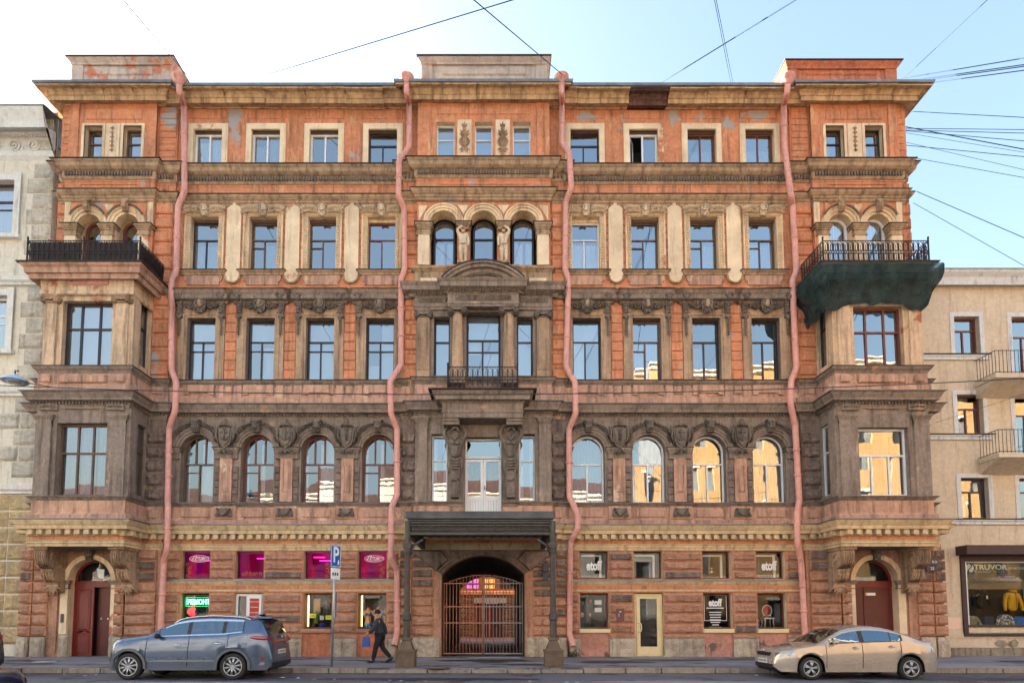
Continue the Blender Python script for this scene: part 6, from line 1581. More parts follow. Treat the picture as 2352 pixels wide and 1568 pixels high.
mb = MB(); mb.add([(-1.6,.6,.16),(1.6,.6,.16),(1.6,12,.15),(-1.6,12,.15)],[(0,1,2,3)]); mb.add([(-8,12,.15),(8,12,.15),(8,21,.15),(-8,21,.15)],[(0,1,2,3)]); structure(part(mb, "courtyard", PAVE))
PATCH = plain("dark_asphalt_patch", (50,48,52), .5, 0, .25, 3, bump=.3); PATCHL = plain("pale_asphalt_patch", (132,128,132), .85, 0, .2, 3, bump=.3)
rnd = random.Random(12)
for x_,y_,w_,d_,m_ in ((6.3,-1.6,1.6,.35,PATCH),(9.2,-1.3,1.2,.4,PATCH),(4.2,-2.4,1.3,.5,PATCH),(-2.9,-2.2,1.0,.3,PATCH),(0.2,-1.8,1.8,.5,PATCH),(-12.3,-2.6,1.6,.4,PATCHL),(-15.5,-1.8,1.1,.3,PATCH),(1.6,-3.4,1.2,.3,PATCH),(12.6,-1.2,1.0,.3,PATCH),(17.5,-2.2,1.4,.4,PATCH),(-4.8,-1.2,.8,.3,PATCHL),(7.6,-3.3,2.2,.35,PATCHL)):
    n_ = 18; P = []
    for k in range(n_): a_ = 2*math.pi*k/n_; q_ = rnd.uniform(.65,1.15); P.append((x_+w_*q_*math.cos(a_), y_+d_*q_*math.sin(a_)))
    mb = MB(); mb.add([(px_,py_,.138+(py_-YK-.16)*.03/5.06+.005) for px_,py_ in P],[tuple(range(n_))]); structure(part(mb, "pavement_patch", m_))
for x_,y_,w_,d_,m_ in ((-1.5,-6.2,3.2,.35,PATCH),(5.0,-6.9,2.4,.3,PATCHL),(-6.5,-7.2,2.6,.3,PATCHL),(13.5,-6.3,2.5,.3,PATCH)):
    n_ = 14; P = []
    for k in range(n_): a_ = 2*math.pi*k/n_; q_ = rnd.uniform(.8,1.1); P.append((x_+w_*q_*math.cos(a_), y_+d_*q_*math.sin(a_)))
    mb = MB(); mb.add([(px_,py_,.005) for px_,py_ in P],[tuple(range(n_))]); structure(part(mb, "road_patch", m_))
GUT = plain("gutter_grime", (58,56,58), .95, 0, .35, 6)
mb = MB(); P = [(-20+k*.5, YK-.12-.10*abs(math.sin(k*1.7))-.06*math.sin(k*.6)) for k in range(90)]
mb.add([(a_,b_,.0042) for a_,b_ in P]+[(a_,YK+.02,.0042) for a_,b_ in P],[(k,k+1,91+k,90+k) for k in range(89)]); structure(part(mb, "gutter", GUT))
ke = structure(bpy.data.objects.new("kerb", None)); link(ke, None, (0,YK,.0))
x = -21.0; rnd = random.Random(5)
while x < 24:
    L = rnd.uniform(.95,1.7); mb = MB(); h = .145+rnd.uniform(-.008,.008)
    low = -2.9 < x+L/2 < 3.1
    if low: h = .095
    mb.v += []; a, b = x+.014, x+L-.014; j = rnd.uniform(-.012,.012)
    mb.zprism([(a,YK+j+.02),(a+.02,YK+j),(b-.02,YK+j),(b,YK+j+.02),(b,YK+.165),(a,YK+.165)],-.02,h); part(mb, "kerb_stone", KERB, ke); x += L
WPAINT = plain("worn_road_paint", (176,178,184), .8, 0, .25, 6)
for x,y,L,w in ((13.0,-7.35,1.7,.07),(8.1,-8.6,1.5,.07),(15.2,-6.6,1.1,.05)):
    mb = MB(); mb.add([(x-L/2,y,.005),(x+L/2,y-.12,.005),(x+L/2,y-.12+w,.005),(x-L/2,y+w,.005)],[(0,1,2,3)]); structure(part(mb, "road_marking", WPAINT))
for u,v,c_,nm in ((101,1519,(186,188,176),"pale round manhole cover in the pavement by the red door"),(1006,1532,(120,110,106),"dark round manhole cover in the pavement before the gateway")):
    gx, gy = at_ground(u,v,.15); mb = MB(); mb.lathe([(.0,0),(.27,0),(.285,.006),(.32,.006),(.33,0)],(gx,gy,.153),28); mb.f.pop(); mb.m.pop(); mb.s.pop()
    mc = plain("cover_%d" % u, c_, .6, .3, .2, 8)
    o = part(mb, "manhole_cover", mc); tag(o, nm, "manhole cover", "manhole covers in the pavement")
    mb = MB(); mb.lathe([(0,0),(.25,0),(.25,.008),(0,.008)],(gx,gy,.154),28); part(mb, "lid", mc, o)

# ================================================================== courtyard behind the passage
YST = plaster("yard_stone", (104,98,90), .4, 0, fine=20, bump=1.0, seed=49)
CY_ = root("courtyard_building", (0,20,.15), "stone courtyard building with lit windows seen through the gateway", "building")
mb = MB(); mb.box(-10,10,20,26,.1,8.5); part(mb, "wall", YST, CY_)
for x in (-10.2,10): mb = MB(); mb.box(x,x+.2,12.1,20,.1,8); part(mb, "wall", plaster("yard_plaster", (96,90,78), .2, seed=44) if x < 0 else MATS["yard_plaster"], CY_)
for r in range(8):
    for k in range(6):
        x0 = -3.0+k*1.0
        if -.85 < x0+.5 < .95 : continue
        rock_block(x0+.03,x0+.97,.3+r*.36,.62+r*.36,-19.98,YST,.07,CY_)
mb = MB(); mb.box(-4,4,19.8,20.1,3.05,3.2); mb.box(-4,4,19.7,20.1,3.2,3.3); part(mb, "cornice", CREAM, CY_)
mb = MB(); mb.box(-8,8,19.95,20.05,3.31,6); part(mb, "upper_wall", plaster("yard_ochre",(120,104,72),.2,seed=46), CY_)
LV = plain("violet_lit_window",(214,120,235),.5,0,.15,2,emit=.1); LY = plain("yellow_lit_window",(240,200,110),.5,0,.15,2,emit=.07)
for x,m_ in ((-1.14,LV),(-.05,LY),(1.15,ROOM)):
    mb = MB(); mb.box(x-.42,x+.42,19.9,19.96,3.46,4.1); wo = part(mb, "window", m_, CY_); mb = MB(); mb.box(x-.03,x+.03,19.87,19.9,3.46,4.1); mb.box(x-.42,x+.42,19.87,19.9,3.7,3.75); part(mb, "frame", BROWNF, wo)
mb = MB(); mb.box(-.8,.9,19.85,20.0,.15,2.5); do = part(mb, "door", plain("dark_yard_door",(44,24,24),.6), CY_); mb = MB(); mb.box(-.02,.04,19.82,19.85,.15,2.4); part(mb, "door_bar", REDP, do)
mb = MB(); mb.box(-1.0,1.15,19.5,19.7,2.45,2.8); mb.box(-.2,.6,19.45,19.5,2.4,2.6); part(mb, "sign_board", plain("pale_blue_sign",(120,150,170),.5,0,.1), CY_)

# ================================================================== left neighbour
LN = root("neighbour_building", (-20,0,BZ), "pale cream and grey stuccoed building cut by the left edge of the photo", "building")
LCREAM = plaster("pale_stucco", (238,226,206), .22, 0, sootc=(140,132,118), seed=81, var=.06); LGREY = plaster("rough_grey_stone", (208,198,182), .3, 0, sootc=(118,116,106), fine=22, bump=1.0, seed=83)
LTRIM = plaster("white_stucco_trim", (238,234,226), .15, 0, sootc=(160,154,146), seed=85, var=.05); LOW = plaster("yellow_grey_rustication", (200,172,124), .4, 0, sootc=(112,104,94), fine=20, bump=.9, seed=87)
yn = .15
def ZL(v): return Z(v,yn)
def XL(u,v): return X(u,v,yn)
xe = -16.2
ztop = ZL(258)
lh = [(-19.6,XL(34,470),ZL(536),ZL(416)), (-19.8,XL(18,720),ZL(800),ZL(680))]
mb = MB(); mb.wall(-26,xe,0,ztop,yn,lh,.3); part(mb, "wall", LCREAM, LN)
mb = MB(); mb.box(-70,xe,1.5,10,0,ztop-.02); mb.box(xe-.15,xe,yn,1.5,0,ztop); part(mb, "core_wall", LCREAM, LN)  # unseen extra length of core added leftward to keep the sun off the road
for h in lh:
    window(h[0],h[1],h[2],h[3],yn+.2,BROWNF if h is lh[0] else WHITE,'Tboth',fw=.07,cur=[(.1,1,0,1)],cm=CURT,par=LN)
    mb = MB(); mb.box(h[1],h[1]+.2,yn-.08,yn,h[2]-.1,h[3]+.22); mb.box(h[0],h[1],yn-.08,yn,h[3],h[3]+.22); mb.box(h[1]+.06,h[1]+.26,yn-.11,yn-.08,h[2]-.1,h[3]+.28); part(mb, "window_surround", LTRIM, LN)
    mb = MB(); mb.box(h[0],h[1]+.35,yn-.2,yn,h[2]-.25,h[2]-.1); part(mb, "window_sill", LTRIM, LN)
n = 30; zz0, zz1 = ZL(1480), ZL(376)
for k in range(n):
    z0 = zz0+k*(zz1-zz0)/n; z1 = z0+(zz1-zz0)/n
    lowf = k < 9; mid = 9 <= k < 14
    if lowf:
        for q in range(3): rock_block(xe-.98-1.0*q,xe-.02-1.0*q,z0+.03,z1-.03,-yn+.02,LOW,.07,LN)
    elif k in (9,15,22): mb = MB(); mb.sweep([(0,z0),(.12,z0+.02),(.12,z0+.1),(.2,z0+.16),(.22,z0+.3),(.0,z0+.34)],[(-26,yn),(xe,yn)]); part(mb, "band_course", LTRIM, LN)
    else:
        w = (.95,.72)[k % 2]; rock_block(xe-.05-w,xe-.05,z0+.03,z1-.02,-yn+.02,LGREY,.08,LN)
        if mid and k % 2: rock_block(xe-1.95,xe-.05-w-.06,z0+.03,z1-.02,-yn+.02,LGREY,.08,LN)
zz = lambda v: Z(v,yn-.4)
mb = MB(); mb.sweep([(0,ZL(370)),(.1,ZL(362)),(.1,ZL(350)),(.05,ZL(346)),(.05,ZL(312)),(.12,ZL(308)),(.62,zz(303)),(.65,zz(290)),(.72,zz(280)),(.8,zz(268)),(.8,zz(263))],[(-26,yn),(xe,yn)]); part(mb, "cornice", LTRIM, LN)
mb = MB()
for k in range(40): mb.ell((-20.0+k*.095,yn-.13,ZL(318)),(.035,.04,.06),6,4)
stuff(part(mb, "egg_moulding", LTRIM, LN))
mb = MB()
for k in range(5): mb.scroll(-20+.75*k,ZL(338),yn-.1,.25,1.8,R(90*k),1 if k % 2 else -1,.04,26); mb.leaf(-19.65+.75*k,ZL(338),yn-.08,R(40+70*k),.35,.14,.06)
part(mb, "scroll_relief", LTRIM, LN)
mb = MB(); mb.box(xe-.85,xe-.1,yn-.12,yn-.04,ZL(350),ZL(328)); part(mb, "wall_panel", LGREY, LN)
mb = MB(); mb.add([(-26,yn-.85,zz(262)),(xe+.1,yn-.85,zz(262)),(xe+.1,8,zz(262)+1.4),(-26,8,zz(262)+1.4)],[(0,1,2,3)]); part(mb, "roof", ROOF, LN)
mb = MB(); zr = zz(262)
for z in (zr+.15,zr+.42): mb.tube([(-26,yn-.5,z),(xe-.3,yn-.5,z)],.014,5)
for k in range(6): mb.tube([(-25+1.7*k,yn-.5,zr),(-25+1.7*k,yn-.5,zr+.42)],.018,5)
part(mb, "roof_rail", IRON, LN)
mb = MB(); mb.box(xe-.0,xe+.35,.2,1.2,Z(330),Z(262)); part(mb, "fire_wall_cap", ROOF, LN)

# ================================================================== right neighbour
RN = root("beige_building", (20,.3,BZ), "plain beige four storey building with white window surrounds and small balconies at the right edge", "building")
yr = .5; RB = plaster("smooth_beige_render", (230,210,184), .16, 0, sootc=(170,140,110), seed=91, var=.05, bump=.1); RW = plaster("white_surround", (232,232,234), .08, 0, seed=93, var=.04); RBR = plain("dark_brown_awning", (66,46,44), .5, .2, .15); RST = plaster("grey_stone_base", (158,144,126), .4, 0, seed=95)
def ZR(v): return Z(v,yr)
def XR(u,v): return X(u,v,yr)
wins = [(XR(2192,770),XR(2250,770),ZR(813),ZR(727)),(XR(2199,950),XR(2258,950),ZR(997),ZR(906)),(XR(2208,1143),XR(2271,1143),ZR(1190),ZR(1097))]
win2 = [(XR(2324,770),XR(2324,770)+1.1,ZR(855),ZR(728)),(XR(2331,950),XR(2331,950)+1.1,ZR(1040),ZR(907)),(XR(2342,1143),XR(2342,1143)+1.1,ZR(1190),ZR(1098))]
shopw = (XR(2218,1370),XR(2218,1370)+3.2,ZR(1434),ZR(1289))
ztr = ZR(655)
mb = MB(); mb.wall(16.3,28,0,ztr+.4,yr,wins+win2+[shopw],.3,0,0); part(mb, "wall", RB, RN)
mb = MB(); mb.box(16.3,28,2.2,10,0,ztr+.8); mb.box(28,28.1,yr,2.2,0,ztr); part(mb, "core_wall", RB, RN)
for k,h in enumerate(wins+win2):
    window(h[0],h[1],h[2],h[3],yr+.18,REDF if k != 2 else BROWNF,'Tl',fw=.06,par=RN,g=GLASS_W,cur=[(0,.4,0,.6)] if k == 2 else None,cm=CURT)
    mb = MB(); e = .16
    mb.box(h[0]-e,h[0],yr-.03,yr,h[2]-.05,h[3]+e); mb.box(h[1],h[1]+e,yr-.03,yr,h[2]-.05,h[3]+e); mb.box(h[0],h[1],yr-.03,yr,h[3],h[3]+e); part(mb, "window_surround", RW, RN)
for v in (820,1003,1197):
    mb = MB(); mb.sweep([(0,ZR(v+8)),(.08,ZR(v+7)),(.08,ZR(v+2)),(.12,ZR(v-1)),(.12,ZR(v-3)),(0,ZR(v-4))],[(16.3,yr),(18.9 if v != 1197 else 28,yr)]); co = part(mb, "band_course", RW, RN)
    mb = MB(); mb.box(16.3,18.95 if v != 1197 else 28,yr-.15,yr,ZR(v-4),ZR(v-4)+.03); part(mb, "band_flashing", BROWNF, co)
zz = lambda v: Z(v,yr-.3)
mb = MB(); mb.sweep([(0,ZR(656)),(.25,zz(652)),(.27,zz(645)),(.3,zz(636)),(.42,zz(628)),(.45,zz(622))],[(16.2,yr),(28,yr)]); part(mb, "cornice", RW, RN)
mb = MB(); mb.add([(16.2,yr-.5,zz(622)),(28,yr-.5,zz(622)),(28,5,zz(622)+1.2),(16.2,5,zz(622)+1.2)],[(0,1,2,3)]); part(mb, "roof", ROOF, RN)
for (v0,v1,u0) in ((880,848,2288),(1063,1032,2296)):
    xb = X(u0,v0,yr-1.0); zb = Z(v0-15,yr-1.0); mb = MB(); mb.v = []
    mb.box(xb,xb+3,yr-1.0,yr,zb-.02,zb+.14); mb.add([(xb+.05,yr-.9,zb-.02),(xb+3,yr-.9,zb-.02),(xb+3,yr,zb-.45),(xb+.05,yr,zb-.45)],[(0,3,2,1)]); mb.add([(xb+.05,yr-.9,zb-.02),(xb+.05,yr,zb-.45),(xb+.05,yr,zb-.02)],[(0,1,2)])
    bo = part(mb, "balcony", RB, RN)
    mb = MB(); z1 = zb+.14+.85
    for z in (zb+.2,z1): mb.tube([(xb+.06,yr,z),(xb+.06,yr-.95,z),(xb+3,yr-.95,z)],.014,5)
    for k in range(7): mb.tube([(xb+.06,yr-.95+.14*k,zb+.1),(xb+.06,yr-.95+.14*k,z1)],.009,4)
    for k in range(20): mb.tube([(xb+.06+.14*k,yr-.95,zb+.1),(xb+.06+.14*k,yr-.95,z1)],.009,4)
    stuff(part(mb, "railing", IRON, bo))
# shop front with clothes
x0,x1,z0,z1 = shopw
mb = MB()
for r in ((x0-.16,x0,z0-.42,z1+.22),(x1,x1+.16,z0-.42,z1+.22),(x0,x1,z0-.42,z0-.33),(x0,x1,z0-.08,z0),(x0,x1,z1+.0,z1+.22)): mb.box(r[0],r[1],yr-.07,yr+.06,r[2],r[3])
so = part(mb, "shop_window", RBR, RN)
mb = MB(); mb.box(x0,x1,yr-.02,yr+.02,z0-.33,z0-.08); part(mb, "stall_riser", RB, so)
mb = MB(); mb.box(x0-.28,x1+.2,yr-.55,yr,z1+.22,z1+.55); part(mb, "shutter_box", RBR, so)
mb = MB(); mb.box(x0,x0+.08,yr-.02,yr+.05,z0,z1); mb.box(x0+.08,x1,yr-.02,yr+.05,z1-.03,z1); part(mb, "white_frame", WHITE, so)
mb = MB(); mb.add([(x0+.08,yr+.03,z0),(x1,yr+.03,z0),(x1,yr+.03,z1-.03),(x0+.08,yr+.03,z1-.03)],[(0,1,2,3)]); part(mb, "pane", SHOPD, so)
NAVY = plain("navy_sign_film",(24,34,44),.5,0,0); PT = plain("pale_mint_vinyl",(206,226,222),.6,0,0); TEAL = plain("teal_vinyl",(110,190,205),.6,0,0)
mb = MB(); mb.box(x0+.09,x1,yr+.05,yr+.06,z1-.43,z1-.06); bo = part(mb, "sign_band", NAVY, so)
inst("shop_lettering", text_mesh("TRUVOR", .26, PT, .004, 'LEFT', 1.18, bold=.006), bo, (x0+.4,yr+.045,z1-.21))
inst("shop_lettering", text_mesh("КЛАССИКА  УСПЕХА", .085, TEAL, .004, 'LEFT', 1.25), bo, (x0+.42,yr+.045,z1-.375))
inst("shop_lettering", text_mesh("МУЖСКАЯ ОДЕЖДА", .12, PT, .004, 'LEFT', 1.0), bo, (x0+1.66,yr+.045,z1-.25))
mb = MB(); mb.ell((0,0,0),(.15,.006,.17),20,8); mb.v = [(x0+.24+p[0],yr+.046+p[1],z1-.24+p[2]) for p in mb.v]; eo_ = part(mb, "shop_emblem", PT, bo)
mb = MB(); mb.tube([(x0+.24+.07*math.sin(t*2),yr+.034,z1-.24+.15*math.cos(t*1.0)) for t in [k*math.pi/10 for k in range(11)]],.016,5); part(mb, "emblem_curve", NAVY, eo_)
mb = MB(); mb.box(x0+1.3,x0+1.92,yr+.042,yr+.05,z1-.62,z1-.47); so2 = part(mb, "brand_label", plain("indigo_label",(62,52,120),.5,0,0), so)
inst("label_lettering", text_mesh("FREDRIKSON", .075, WTXT, .003, 'CENTER', .85), so2, (x0+1.7,yr+.038,z1-.545)); mb = MB(); mb.tube([(x0+1.36,yr+.036,z1-.59),(x0+1.43,yr+.036,z1-.53),(x0+1.47,yr+.036,z1-.49),(x0+1.46,yr+.036,z1-.58)],.013,5); mb.tube([(x0+1.38,yr+.036,z1-.55),(x0+1.5,yr+.036,z1-.54)],.01,5); part(mb, "label_mark", REDP, so2)
mb = MB(); mb.box(x0-.1,x1+.1,yr+1.3,yr+1.4,z0-.3,z1+.1); mb.box(x0-.1,x1+.1,yr+.06,yr+1.4,z0-.3,z0-.02); mb.box(x0-.1,x1+.1,yr+.06,yr+1.4,z1,z1+.1); mb.box(x0-.14,x0-.02,yr+.06,yr+1.4,z0,z1); part(mb, "display_room", plain("bright_shop_wall",(176,166,150),.9,0,.2,1), so)
mb = MB(); mb.box(x0,x1,yr+1.27,yr+1.3,z0+.0,z0+1.35); part(mb, "dark_rack", BLACK, so)
for k in range(3): mb = MB(); mb.ell((x0+1.0+.85*k,yr+.5,z1-.05),(.05,.05,.02)); part(mb, "ceiling_lamp", EM_W, so)
mb = MB(); mb.box(16.2,28,yr-.03,yr+.02,ZR(1464),ZR(1456)); mb.box(16.2,28,yr-.02,yr+.01,ZR(1456)-.0,ZR(1454)+.03); part(mb, "plinth_band", RB, RN)
x = 16.5; rnd = random.Random(9)
while x < 26: L = rnd.uniform(.8,1.1); mb = MB(); mb.cbox(x+.008,x+L-.008,yr-.08,yr,.05,ZR(1486),.015); part(mb, "plinth_stone", RST, RN); x += L
mb = MB(); P = [(XR(u,v),ZR(v)) for u,v in ((2284,1476),(2292,1468),(2306,1470),(2312,1478),(2318,1472),(2330,1466),(2338,1474),(2334,1484),(2324,1486),(2314,1480),(2304,1486),(2290,1482))]; mb.prism(P[::-1],yr-.036,yr-.02); part(mb, "bare_patch", RST, RN)
mb = MB(); P = [(XR(u,v),ZR(v)) for u,v in ((2168,1416),(2206,1418),(2208,1442),(2190,1444),(2168,1441))]; mb.prism(P[::-1],yr-.006,yr); part(mb, "pale_patch", plain("pale_pink_patch",(236,206,184),.9,0,.03), RN)
# house number plates at the corner of the big house
SIGN = plain("navy_enamel",(30,36,66),.3,0,0)
mb = MB(); xs0, xs1 = X(2128,1290,-.3), X(2156,1290,-.3); mb.prism([(xs0,Z(1297,-.3)),(xs1,Z(1297,-.3)),(xs1,Z(1283,-.3)),((xs0+xs1)/2+.1,Z(1279,-.3)),(xs0,Z(1280,-.3))],-.3,-.27); pl = part(mb, "street_plate", SIGN, HOUSE)
inst("plate_lettering", text_mesh("В.О.", .11, WTXT, .003), pl, (xs1-.14,-.305,Z(1290,-.3)))
mb = MB(); mb.box(xs0,xs1,-.3,-.27,Z(1311,-.3),Z(1299,-.3)); pl = part(mb, "number_plate", SIGN, HOUSE); inst("plate_lettering", text_mesh("22", .13, WTXT, .003), pl, ((xs0+xs1)/2-.02,-.305,Z(1305,-.3)))

# ================================================================== across the street (seen in the window panes)
OPP = [(-46,-17,10.8,(214,204,186)),(-16.6,13.6,11.6,(214,206,192)),(14.0,44,22.5,(196,152,92))]
for k,(a,b,h,col) in enumerate(OPP):
    ob = root("opposite_house", ((a+b)/2,-28,.14), ("long low ochre house across the street at the left","pale yellow middle house across the street","tall golden house across the street at the right")[k], "building", "houses across the street")
    m_ = plaster("opposite_render_%d" % k, col, .1, 0, seed=100+k, var=.08); ow = plain("opposite_trim_%d" % k, (236,226,206), .8) 
    mb = MB(); holes = []; nx = int((b-a)/2.6); st = (b-a)/nx; nz = int((h-1)/3.7)
    for i in range(nx):
        for j in range(nz): holes.append((a+st*(i+.5)-.55,a+st*(i+.5)+.55,1.2+j*3.7,3.2+j*3.7))
    mb.wall(-b,-a,0,h,28,[(-h_[1],-h_[0],h_[2],h_[3]) for h_ in holes],.25); mb.v = [(-x,-y,z) for x,y,z in mb.v]; part(mb, "wall", m_, ob)
    mb = MB(); mb.box(a,b,-38,-28.35,0,h-.1); part(mb, "core_wall", MATS.get("far_window_blue") or plain("far_window_blue",(120,124,124),.3,0,.3,1), ob)
    mb = MB(); mb.sweep([(0,h-.5),(.2,h-.45),(.25,h-.2),(.5,h-.1),(.5,h)],[(b,-28),(a,-28)]); mb.sweep([(0,4.4),(.15,4.45),(.15,4.7),(0,4.75)],[(b,-28),(a,-28)]); part(mb, "cornice", ow, ob)
    mb = MB(); mb.add([(a,-27.5,h),(b,-27.5,h),(b,-33,h+2.2),(a,-33,h+2.2)],[(0,3,2,1),(0,1,2,3)]); part(mb, "roof", plain("red_tin_roof_%d" % k,(120,92,82),.6,.1), ob)
    mb = MB()
    for h_ in holes: mb.box(h_[0]-.15,h_[1]+.15,-28,-27.93,h_[3],h_[3]+.2)
    stuff(part(mb, "window_lintels", ow, ob))
# ================================================================== cars
def lerp(pts, x):
    if x <= pts[0][0]: return pts[0][1]
    for (a,p),(b,q) in zip(pts,pts[1:]):
        if x <= b:
            t = (x-a)/(b-a); return p+(q-p)*t
    return pts[-1][1]
def smooth(pts, x, w=.05): return (lerp(pts,x-w)+lerp(pts,x)*2+lerp(pts,x+w))/4
def carpaint(name, col, metal=.6, rough=.25):
    m, ns, ls, bs = new_mat(name)
    c = mixc(ns, ls, ramp(ns, ls, noise(ns, ls, 2.5, 5, .65), .42, .75), srgb(*col), tuple(k*.8 for k in srgb(*col)[:3])+(1,))
    g = ns.new("ShaderNodeNewGeometry"); sp = ns.new("ShaderNodeSeparateXYZ"); ls.new(g.outputs['Position'], sp.inputs[0])
    d = ns.new("ShaderNodeMapRange"); d.inputs[1].default_value = .62; d.inputs[2].default_value = .2; ls.new(sp.outputs[2], d.inputs[0])
    dn = ns.new("ShaderNodeMath"); dn.operation = 'MULTIPLY'; ls.new(d.outputs[0], dn.inputs[0]); ls.new(ramp(ns, ls, noise(ns, ls, 5, 5, .7), .25, .75), dn.inputs[1])
    d2 = ns.new("ShaderNodeMath"); d2.operation = 'MULTIPLY'; d2.inputs[1].default_value = .55; ls.new(dn.outputs[0], d2.inputs[0])
    ls.new(mixc(ns, ls, d2.outputs[0], c, srgb(112,104,96)), bs.inputs['Base Color'])    # road dirt thrown up on the sills
    rr = ns.new("ShaderNodeMapRange"); rr.inputs[3].default_value = rough; rr.inputs[4].default_value = .75; ls.new(d2.outputs[0], rr.inputs[0]); ls.new(rr.outputs[0], bs.inputs['Roughness'])
    bs.inputs['Metallic'].default_value = metal; bs.inputs['Coat Weight'].default_value = 1.0; bs.inputs['Coat Roughness'].default_value = .06
    return m
CARG = glass("car_glass", .2, (.34,.4,.45), .04, gcol=(.72,.88,1)); TYRE = plain("tyre_rubber",(38,37,38),.85,0,.15,20); RIM = plain("alloy_rim",(176,178,182),.3,.85,.05); TRIM = plain("black_plastic_trim",(30,30,32),.55,0,.15); CHROME = plain("chrome_strip",(214,216,220),.15,.95,0)
HEADL = plain("headlamp_glass",(150,164,176),.1,.2,.05,8,.8,1.0); TAILL = plain("tail_lamp_red",(150,20,26),.15,0,.1,8,.8,1.0); SEAT = plain("dark_car_seat",(44,46,50),.8); PLATE = plain("white_number_plate",(214,214,208),.5,0,.05)
def car(name, label, paint, p, loc, group, flip=False):
    rt = root(name, (loc[0],loc[1],0), label, "car", group)
    L, W0, zt, zs, zsill, wheels, rw, spans, ws, rws = (p[k] for k in ('L','W','top','belt','sill','wheels','rw','spans','ws','rws'))
    xs = set([0,.015,.04,.08,.13,.2,L,L-.015,L-.04,L-.08,L-.13,L-.2]); k = 0.0
    while k < L: xs.add(round(k,3)); k += .07
    for wx in wheels:
        for q in range(-16,17): xs.add(round(wx+q*(rw+.075)/16,3))
    for a,b in spans: xs |= {a,b}
    xs |= set(ws) | set(rws); xs = sorted(x for x in xs if 0 <= x <= L)
    ra = rw+.065
    def Wp(x):
        f, r = p.get('fr',.62), p.get('rr',.80)
        a = max(0,1-x/p.get('fl',.62)); b = max(0,1-(L-x)/.5)
        return W0*(1-(1-f)*a**2.4)*(1-(1-r)*b**2.6)
    def bottom(x):
        e = min(x,L-x); z = zsill + max(0,.12-e)*1.0
        for wx in wheels:
            if abs(x-wx) < ra: z = max(z, rw+math.sqrt(ra*ra-(x-wx)**2))
        return z
    def section(x):
        W = Wp(x); t = smooth(zt,x,.03); s = min(smooth(zs,x,.06), t-.05); b = bottom(x)
        e = max(s+.01,t-.05-.10*max(0,min(1,(t-s-.1)/.4))*.5); h = max(0,t-s-.05)
        we = (W-.055) - .40*h - (.02 if h < .1 else 0)
        zm = max(b+.05, min(s-.1, zsill+(s-zsill)*.62)); zlow = max(b+.02, zsill+.16)
        q = [(0,b),(W*.90,b),(W*.965,b+.012),(W*.968,min(zlow,zm-.02)),(W*1.0,zm),(W*.965,max(zm+.01,s-.06)),(W-.055,s)]
        y5, y6 = W-.055, we
        for f in (.07,.88,1.0): q.append((y5+(y6-y5)*f, s+(e-s)*f))
        q += [(we*.90,e+(t-e)*.55),(we*.55,e+(t-e)*.92),(0,t)]
        return q
    S = [section(x) for x in xs]; M = len(S[0]); mb = MB(); vs = []
    for x,sec in zip(xs,S):
        for y,z in sec: vs.append((x,-y,z))
        for y,z in sec[1:-1]: vs.append((x,y,z))
    T = 2*M-2
    def idx(i, k, side): 
        if side == 0 or k in (0,M-1): return i*T+k
        return i*T+M+k-1
    for i in range(len(xs)-1):
        xm = (xs[i]+xs[i+1])/2
        for k in range(M-1):
            for side in (0,1):
                f = (idx(i,k,side),idx(i+1,k,side),idx(i+1,k+1,side),idx(i,k+1,side))
                if side: f = f[::-1]
                mi = 0
                if k == 7 and any(a < xm < b for a,b in spans): mi = 1
                elif k in (6,7,8) and spans[0][0]-.02 < xm < spans[-1][1]+.05 and (k == 7): mi = 2
                elif k == 6 and spans[0][0] < xm < spans[-1][1]: mi = 3+side if p.get('chrome') else 2
                elif k == 8 and p.get('chrome') and spans[0][0]+.1 < xm < spans[-1][1]: mi = 5+side
                elif k in (10,11) and (ws[0] < xm < ws[1] or rws[0] < xm < rws[1]): mi = 1
                elif k == 0: mi = 2
                elif k == 1: mi = 2
                mb.f.append(list(f)); mb.m.append(mi); mb.s.append(mi != 1 and k > 1)
    n0 = 0; mb.v = vs
    for i,rev in ((0,False),(len(xs)-1,True)):
        f = [idx(i,k,0) for k in range(M)] + [idx(i,k,1) for k in range(M-2,0,-1)]
        mb.f.append(f if rev else f[::-1]); mb.m.append(0); mb.s.append(False)
    # split: panels, glass, trim as parts
    def sub(which, nm, mat):
        m2 = MB(); used = {}
        for f,mi,sm in zip(mb.f,mb.m,mb.s):
            if mi not in which: continue
            g = []
            for v in f:
                if v not in used: used[v] = len(m2.v); m2.v.append((loc[0]+mb.v[v][0],loc[1]+mb.v[v][1],mb.v[v][2]))
                g.append(used[v])
            m2.f.append(g); m2.m.append(0); m2.s.append(sm)
        return part(m2, nm, mat, rt) if m2.f else None
    warp = p.get('warp') or (lambda x: x)
    mb.v = [(warp(a),b,c) for a,b,c in mb.v]
    body = sub({0}, "body", paint); body.data.set_sharp_from_angle(angle=R(24)); sub({1}, "glazing", CARG); sub({2}, "trim", TRIM); [sub({q}, "chrome_strip", CHROME) for q in (3,4,5,6)]
    ox, oy = loc
    def surf(x, z):
        q = section(x)[1:]
        for (ya,za),(yb,zb) in zip(q,q[1:]):
            if za <= z <= zb and zb > za: return ya+(yb-ya)*(z-za)/(zb-za)
        return Wp(x)
